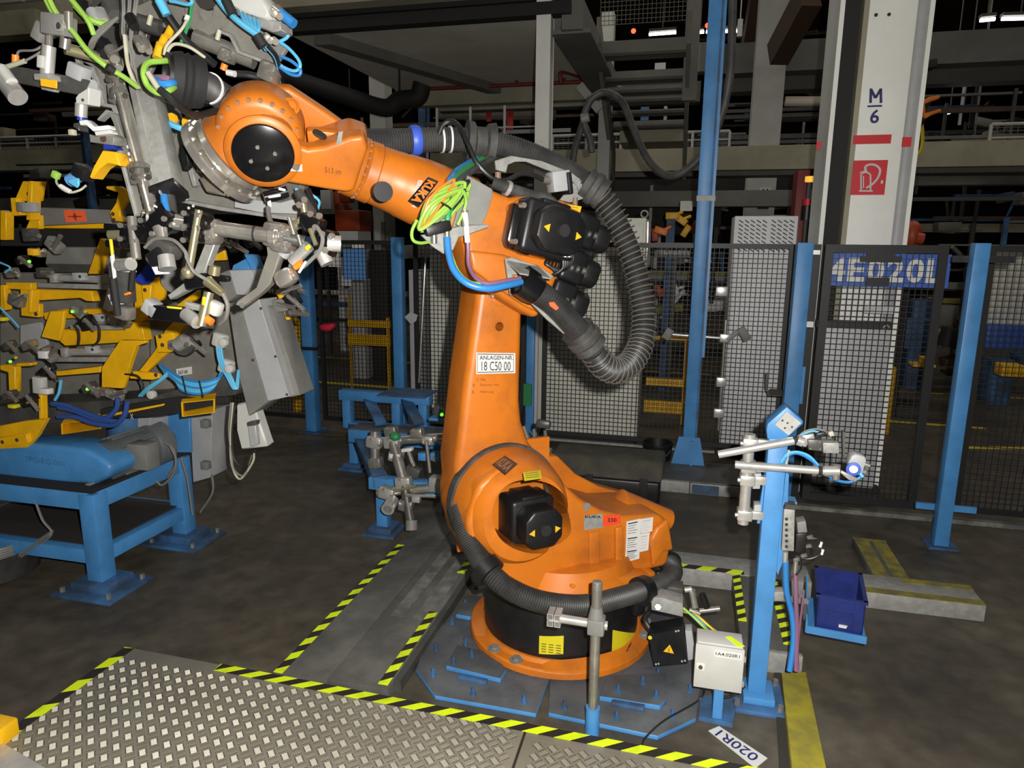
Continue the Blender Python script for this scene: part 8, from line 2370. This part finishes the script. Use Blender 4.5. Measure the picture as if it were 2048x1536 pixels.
TUB(gt, 'segment_hose', [(316, -6, 2.2), (330, 20, 2.2), (345, 45, 2.22), (375, 85, 2.26), (405, 110, 2.3), (430, 130, 2.34)], 0.014, 'black_plastic', 9)
ROD(gt, 'hose_collar', (318, 0, 2.18), (334, 30, 2.19), 0.015, 'hose_cyan')
part('upper_tube', MB().cyl(CF.y(262, 40, 2.4), CF.y(325, 58, 2.42), 0.03, n=16), 'dark_steel', gt)
part('upper_tube', MB().cyl(CF.y(390, 75, 2.4), CF.y(510, 122, 2.46), 0.031, n=16), 'steel', gt)
for (px, py) in ((300, 42), (437, 72)):
    ROD(gt, 'spacer_pin', (px - 3, py + 8, 2.36), (px + 2, py - 12, 2.36), 0.009, 'cable_tan')
for (px, py, s_) in ((455, 112, 0.05), (540, 145, 0.07)):
    BLOCK(gt, 'tube_clamp', px, py, 2.42, s_, 0.06, s_, 'steel', 0.4, 0.012)
    BOLT(gt, px - 5, py, 2.385, 0.009)
    BOLT(gt, px + 6, py + 4, 2.385, 0.009)
g_('hanger_plate', [(520, 118), (535, 125), (552, 168), (540, 172), (524, 150)], 2.44, 0.03, 'cast_grey')
ROD(gt, 'orange_plug', (450, 128, 2.38), (446, 140, 2.38), 0.012, 'plug_orange')
TUB(gt, 'black_cable', [(462, 148, 2.38), (500, 150, 2.4), (530, 160, 2.44), (560, 180, 2.5)], 0.013, 'cable_black', 8)
ROD(gt, 'cable_marker', (455, 145, 2.36), (470, 148, 2.36), 0.011, 'label_white')
# valve unit and blue tubing at the top
G(gt, 'valve_cover', [(455, -5), (520, -15), (538, 28), (530, 38), (480, 22), (462, 12)], 2.32, 0.1, 'box_white', 0.006, 'pale valve cover')
G(gt, 'valve_body', [(478, 22), (530, 38), (560, 42), (562, 60), (545, 64), (505, 48), (480, 40)], 2.34, 0.08, 'galvanised', 0.004)
for k in range(5):
    TUB(gt, 'air_tube', [(480 + 9 * k, 24 + 4 * k, 2.33), (490 + 7 * k, 44 + 3 * k, 2.3), (508 + 2 * k, 66, 2.29), (518 + k, 76, 2.3), (532 + 2 * k, 100, 2.34)], 0.0062, 'hose_cyan', 7)
    BOLT(gt, 479 + 9 * k, 26 + 4 * k, 2.33, 0.009)
TUB(gt, 'air_tube', [(430, -10, 2.3), (455, 22, 2.29), (480, 45, 2.28), (518, 72, 2.28)], 0.011, 'hose_cyan', 8)
ROD(gt, 'tube_wrap', (514, 70, 2.27), (528, 92, 2.28), 0.016, 'black_matte')
ROD(gt, 'tube_wrap', (452, 0, 2.28), (466, 30, 2.28), 0.017, 'black_matte')
for k in range(3):
    TUB(gt, 'air_tube', [(528 + 3 * k, 90, 2.32), (548 + 2 * k, 112, 2.36), (556 + 2 * k, 140, 2.42), (562 + 2 * k, 170, 2.5)], 0.008, ('cable_black', 'hose_cyan', 'black_plastic')[k], 7)
for k, pts in enumerate((((552, 80), (575, 95), (596, 118), (600, 135), (588, 142), (568, 135), (558, 128)), ((560, 112), (582, 122), (600, 138), (598, 150), (580, 148), (560, 134)), ((555, 46), (572, 55), (576, 72), (562, 82), (548, 84)), ((374, -8), (384, 2), (376, 9), (352, 4), (340, 2)))):
    TUB(gt, 'air_tube', [(a, b_, 2.4 if k != 3 else 2.26) for a, b_ in pts], 0.006, ('hose_cyan', 'hose_blue', 'hose_cyan', 'hose_cyan')[k], 7)
ROD(gt, 'blue_cylinder', (558, 24, 2.34), (588, 48, 2.34), 0.017, 'hose_blue')
ROD(gt, 'cylinder_cap', (550, 18, 2.34), (562, 28, 2.34), 0.019, 'chrome')
for (px, py) in ((538, 78), (548, 80), (532, 72), (556, 30), (545, 24)):
    q = CF.y(px, py, 2.32)
    part('fitting', MB().cyl(q, q + V((0.015, -0.015, -0.01)), 0.012, n=10), 'chrome', gt)
# blue tubes and amber discs beside the profile beam
for k in range(3):
    TUB(gt, 'air_tube', [(310 + 3 * k, 190, 2.3), (316 + 2 * k, 230, 2.28), (326 + 3 * k, 270, 2.26), (340 + 4 * k, 320, 2.24), (344 + 9 * k, 365, 2.22)], 0.006, 'hose_cyan', 7)
TUB(gt, 'air_tube', [(326, 238, 2.26), (345, 250, 2.25), (365, 258, 2.26), (380, 262, 2.3)], 0.011, 'hose_cyan', 8)
ROD(gt, 'tube_wrap', (316, 225, 2.24), (328, 250, 2.24), 0.018, 'black_matte')
for (px, py, r) in ((347, 238, 0.02), (379, 246, 0.024)):
    q = CF.y(px, py, 2.34)
    part('amber_disc', MB().cyl(q, q + V((0, -0.012, 0)), r, n=18), 'label_amber', gt)
ROD(gt, 'chrome_cone', (390, 232, 2.3), (415, 252, 2.3), 0.022, 'chrome', 0.018)
g_('cone_bracket', [(405, 245), (425, 235), (445, 250), (430, 280), (408, 270)], 2.36, 0.04, 'tool_plate')
g_('inner_bracket', [(362, 285), (372, 300), (378, 330), (368, 340), (360, 310)], 2.32, 0.03, 'black_plastic')
# lower cross tube with clamps
lv = 2.06
ROD(gt, 'cross_tube', (292, 432, lv), (398, 452, lv + 0.03), 0.027, 'chrome', n=20)
ROD(gt, 'cross_tube', (398, 452, lv + 0.03), (560, 474, lv + 0.10), 0.0255, 'steel', n=20, label='long lower cross tube')
ROD(gt, 'cross_tube', (560, 474, lv + 0.1), (610, 484, lv + 0.13), 0.021, 'dark_steel', n=16)
RING(gt, 'tube_band', (509, 467, lv + 0.07), (1, 0.3, -0.1), 0.0265, 0.02, 0.004, 'black_matte')
RING(gt, 'tube_mouth', (306, 434, lv - 0.01), (-1, -0.5, 0.1), 0.028, 0.02, 0.03, 'aluminium')
def clampd(px, py, v, s_, ang, m_='black_gloss'):
    BLOCK(gt, 'cross_clamp', px, py, v, s_, 0.075, s_ * 0.8, m_, ang, 0.012)
    for dx, dy in ((-0.36, -0.3), (0.36, -0.3), (-0.36, 0.3), (0.36, 0.3)):
        q = CF.y(px, py, v) + Matrix.Rotation(ang, 3, 'Y') @ V((dx * s_, -0.037, dy * s_))
        part('clamp_bolt', MB().cyl(q, q + V((0, -0.008, 0)), 0.0095, n=8), 'chrome', gt)
clampd(322, 440, lv - 0.0, 0.10, -0.75)
clampd(343, 446, lv + 0.03, 0.07, -0.5)
clampd(272, 467, lv, 0.075, 0.15)
clampd(398, 442, lv, 0.07, 0.1)
clampd(395, 470, lv + 0.02, 0.065, 0.1)
for (px, py) in ((420, 462), (553, 470), (568, 480)):
    BLOCK(gt, 'cast_clamp', px, py, lv + 0.05 + 0.0005 * (px - 420), 0.075, 0.07, 0.085, 'steel', 0.15, 0.015)
    for dx, dy in ((-6, -14), (8, -12), (10, 10), (-4, 14)):
        BOLT(gt, px + dx, py + dy, lv + 0.01 + 0.0005 * (px - 420), 0.009)
RING(gt, 'clamp_collar', (545, 472, lv + 0.08), (1, 0.3, -0.1), 0.03, 0.02, 0.02, 'chrome')
ROD(gt, 'stub_tube', (222, 470, lv + 0.02), (262, 468, lv + 0.02), 0.02, 'brass')
BLOCK(gt, 'cross_clamp', 235, 455, lv + 0.03, 0.08, 0.05, 0.03, 'black_gloss', 0.05, 0.01)
BLOCK(gt, 'cross_clamp', 238, 488, lv + 0.02, 0.08, 0.05, 0.03, 'black_gloss', 0.05, 0.01)
ROD(gt, 'vertical_rod', (263, 434, lv - 0.02), (273, 518, lv - 0.04), 0.016, 'chrome', label='short chrome rod')
ROD(gt, 'vertical_rod', (398, 420, lv - 0.03), (376, 552, lv - 0.05), 0.0125, 'brass')
part('rod_knob', MB().ball(CF.y(376, 545, lv - 0.05), 0.022, n=14), 'brass', gt)
ROD(gt, 'rod_sleeve', (320, 455, lv - 0.02), (325, 478, lv - 0.03), 0.024, 'chrome', 0.018)
BLOCK(gt, 'swivel_joint', 330, 495, lv - 0.02, 0.11, 0.07, 0.06, 'dark_steel', 0.4, 0.02)
BLOCK(gt, 'swivel_joint', 320, 512, lv - 0.03, 0.08, 0.06, 0.05, 'black_plastic', -0.5, 0.015)
ROD(gt, 'chrome_puck', (332, 512, lv - 0.05), (336, 538, lv - 0.06), 0.0265, 'aluminium', n=20)
ROD(gt, 'chrome_puck', (240, 530, lv - 0.03), (262, 528, lv - 0.05), 0.022, 'aluminium', n=18)
g_('white_pad', [(229, 520), (262, 522), (268, 545), (232, 543)], lv + 0.0, 0.015, 'cabinet_white')
g_('white_pad', [(300, 530), (330, 536), (335, 548), (310, 550)], lv + 0.0, 0.015, 'cabinet_white')
g_('flat_sign', [(217, 478), (221, 478), (225, 508), (221, 512)], lv - 0.03, 0.01, 'label_yellow')
g_('flat_rule', [(219, 512), (225, 508), (230, 555), (225, 558)], lv - 0.03, 0.01, 'label_white')
ROD(gt, 'black_lever', (226, 556, lv), (236, 630, lv + 0.02), 0.012, 'black_matte')
ROD(gt, 'black_lever', (268, 525, lv - 0.02), (262, 580, lv), 0.009, 'black_matte')
g_('pale_link', [(214, 590), (226, 583), (243, 625), (232, 632)], lv + 0.05, 0.03, 'box_white')
g_('orange_tag', [(246, 588), (258, 583), (261, 588), (249, 592)], lv, 0.008, 'plug_orange')
BLOCK(gt, 'dark_box', 245, 565, lv + 0.05, 0.07, 0.05, 0.14, 'dark_steel', 0.05)
BLOCK(gt, 'sensor_clamp', 250, 625, lv + 0.05, 0.06, 0.05, 0.05, 'steel', 0.2, 0.01)
# bent flat arms
g_('bent_arm', [(412, 480), (430, 486), (404, 558), (392, 572), (340, 600), (334, 590), (372, 562), (388, 540)], lv + 0.06, 0.035, 'galvanised', 0.003, 'bent grey flat arm')
g_('bent_arm', [(532, 492), (540, 482), (562, 505), (540, 568), (520, 588), (486, 614), (470, 610), (474, 602), (512, 575), (534, 510)], lv + 0.12, 0.035, 'tool_plate', 0.003, 'bent grey flat arm under the wrist')
BOLT(gt, 486, 611, lv + 0.11, 0.009)
# sensor group under the arms
ROD(gt, 'sensor_rod', (418, 585, lv - 0.03), (402, 652, lv - 0.06), 0.0165, 'brass', label='brass coloured sensor rod')
BLOCK(gt, 'rod_mark', 408, 602, lv - 0.065, 0.012, 0.01, 0.03, 'label_yellow', 0.2)
BLOCK(gt, 'rod_clamp', 398, 562, lv - 0.01, 0.08, 0.05, 0.045, 'black_gloss', -0.2, 0.01)
BLOCK(gt, 'rod_clamp', 430, 555, lv + 0.02, 0.1, 0.04, 0.02, 'black_gloss', 0.1, 0.006)
ROD(gt, 'stub_rod', (428, 550, lv), (430, 532, lv), 0.019, 'brass')
ROD(gt, 'cable_gland', (415, 562, lv - 0.04), (446, 587, lv - 0.05), 0.019, 'brass', 0.012)
TUB(gt, 'sensor_cable', [(446, 587, lv - 0.05), (455, 610, lv - 0.05), (452, 635, lv - 0.04), (440, 648, lv - 0.02)], 0.007, 'cable_grey', 7)
TUB(gt, 'sensor_cable', [(372, 512, lv - 0.08), (385, 540, lv - 0.08), (402, 553, lv - 0.06), (420, 562, lv - 0.05)], 0.006, 'cable_grey', 7)
TUB(gt, 'sensor_cable', [(290, 495, lv - 0.05), (310, 478, lv - 0.06), (345, 480, lv - 0.07), (368, 500, lv - 0.08), (374, 515, lv - 0.08)], 0.006, 'cable_grey', 7)
BLOCK(gt, 'black_rail', 345, 627, lv - 0.02, 0.16, 0.05, 0.05, 'black_gloss', 0.08, 0.004)
ROD(gt, 'sensor_puck', (372, 628, lv - 0.04), (395, 645, lv - 0.06), 0.023, 'aluminium', n=18)
BLOCK(gt, 'sensor_cap', 308, 617, lv - 0.02, 0.06, 0.05, 0.05, 'panel_grey', 0.6, 0.006)
g_('yellow_rule', [(332, 612), (362, 615), (362, 619), (334, 617)], lv - 0.05, 0.008, 'label_yellow')
ROD(gt, 'pale_barrel', (374, 609, lv - 0.04), (402, 616, lv - 0.04), 0.012, 'aluminium')
ROD(gt, 'orange_plug', (413, 637, lv - 0.05), (424, 645, lv - 0.05), 0.013, 'plug_orange')
BLOCK(gt, 'white_fitting', 430, 616, lv - 0.02, 0.05, 0.04, 0.05, 'box_white', 0.4, 0.012)
# right hand sensor cluster
rv = lv + 0.14
ROD(gt, 'sensor_rod', (578, 462, rv), (606, 440, rv), 0.016, 'brass')
ROD(gt, 'rod_flange', (600, 446, rv - 0.01), (626, 440, rv), 0.02, 'brass')
BLOCK(gt, 'cross_clamp', 625, 448, rv, 0.08, 0.06, 0.06, 'black_gloss', 0.4, 0.012)
BLOCK(gt, 'cross_clamp', 650, 485, rv + 0.02, 0.08, 0.06, 0.09, 'black_gloss', 0.2, 0.012)
for (px, py) in ((622, 428), (640, 432), (645, 468), (665, 472), (652, 500), (632, 455), (600, 410), (610, 400)):
    BOLT(gt, px, py, rv - 0.03, 0.011)
ROD(gt, 'clamp_tube', (655, 486, rv), (682, 488, rv + 0.02), 0.028, 'aluminium', n=18)
ROD(gt, 'clamp_tube', (640, 500, rv), (655, 528, rv), 0.024, 'aluminium', n=18)
ROD(gt, 'brass_rod', (620, 458, rv - 0.03), (632, 490, rv - 0.04), 0.008, 'brass')
ROD(gt, 'brass_rod', (606, 405, rv), (610, 430, rv), 0.012, 'brass')
ROD(gt, 'dark_tube', (598, 385, rv + 0.05), (625, 430, rv + 0.02), 0.018, 'dark_steel')
ROD(gt, 'dark_tube', (615, 380, rv + 0.06), (632, 425, rv + 0.04), 0.012, 'black_plastic')
ROD(gt, 'sensor_barrel', (618, 492, rv - 0.05), (585, 525, rv - 0.05), 0.02, 'aluminium', n=18)
BLOCK(gt, 'rod_mark', 616, 495, rv - 0.085, 0.022, 0.01, 0.014, 'label_yellow', -0.7)
ROD(gt, 'orange_plug', (604, 525, rv - 0.06), (590, 535, rv - 0.06), 0.011, 'plug_orange')
ROD(gt, 'white_lead', (612, 523, rv - 0.07), (598, 545, rv - 0.07), 0.005, 'label_white')
BLOCK(gt, 'chrome_head', 573, 555, rv - 0.06, 0.075, 0.06, 0.06, 'chrome', -0.5, 0.02)
g_('flat_link', [(580, 500), (588, 505), (585, 540), (575, 545)], rv - 0.02, 0.02, 'cast_grey')
ROD(gt, 'chrome_disc', (566, 510, rv), (578, 495, rv), 0.022, 'panel_grey')
TUB(gt, 'sensor_cable', [(635, 455, rv - 0.05), (645, 475, rv - 0.06), (640, 500, rv - 0.06), (620, 522, rv - 0.06), (605, 535, rv - 0.06)], 0.007, 'cable_grey', 7)
for (a, b_) in ((582, 445), (600, 480)):
    ROD(gt, 'thin_rod', (a - 4, b_ - 10, rv - 0.05), (a + 6, b_ + 24, rv - 0.05), 0.007, 'steel')
# drip of black cable below the wrist
TUB(gt, 'black_cable', [(536, 415, 2.3), (540, 440, 2.25), (552, 462, 2.2)], 0.009, 'cable_grey', 7)
TUB(gt, 'air_tube', [(590, 378, 2.35), (620, 388, 2.38), (638, 402, 2.4), (636, 418, 2.42)], 0.005, 'hose_cyan', 6)
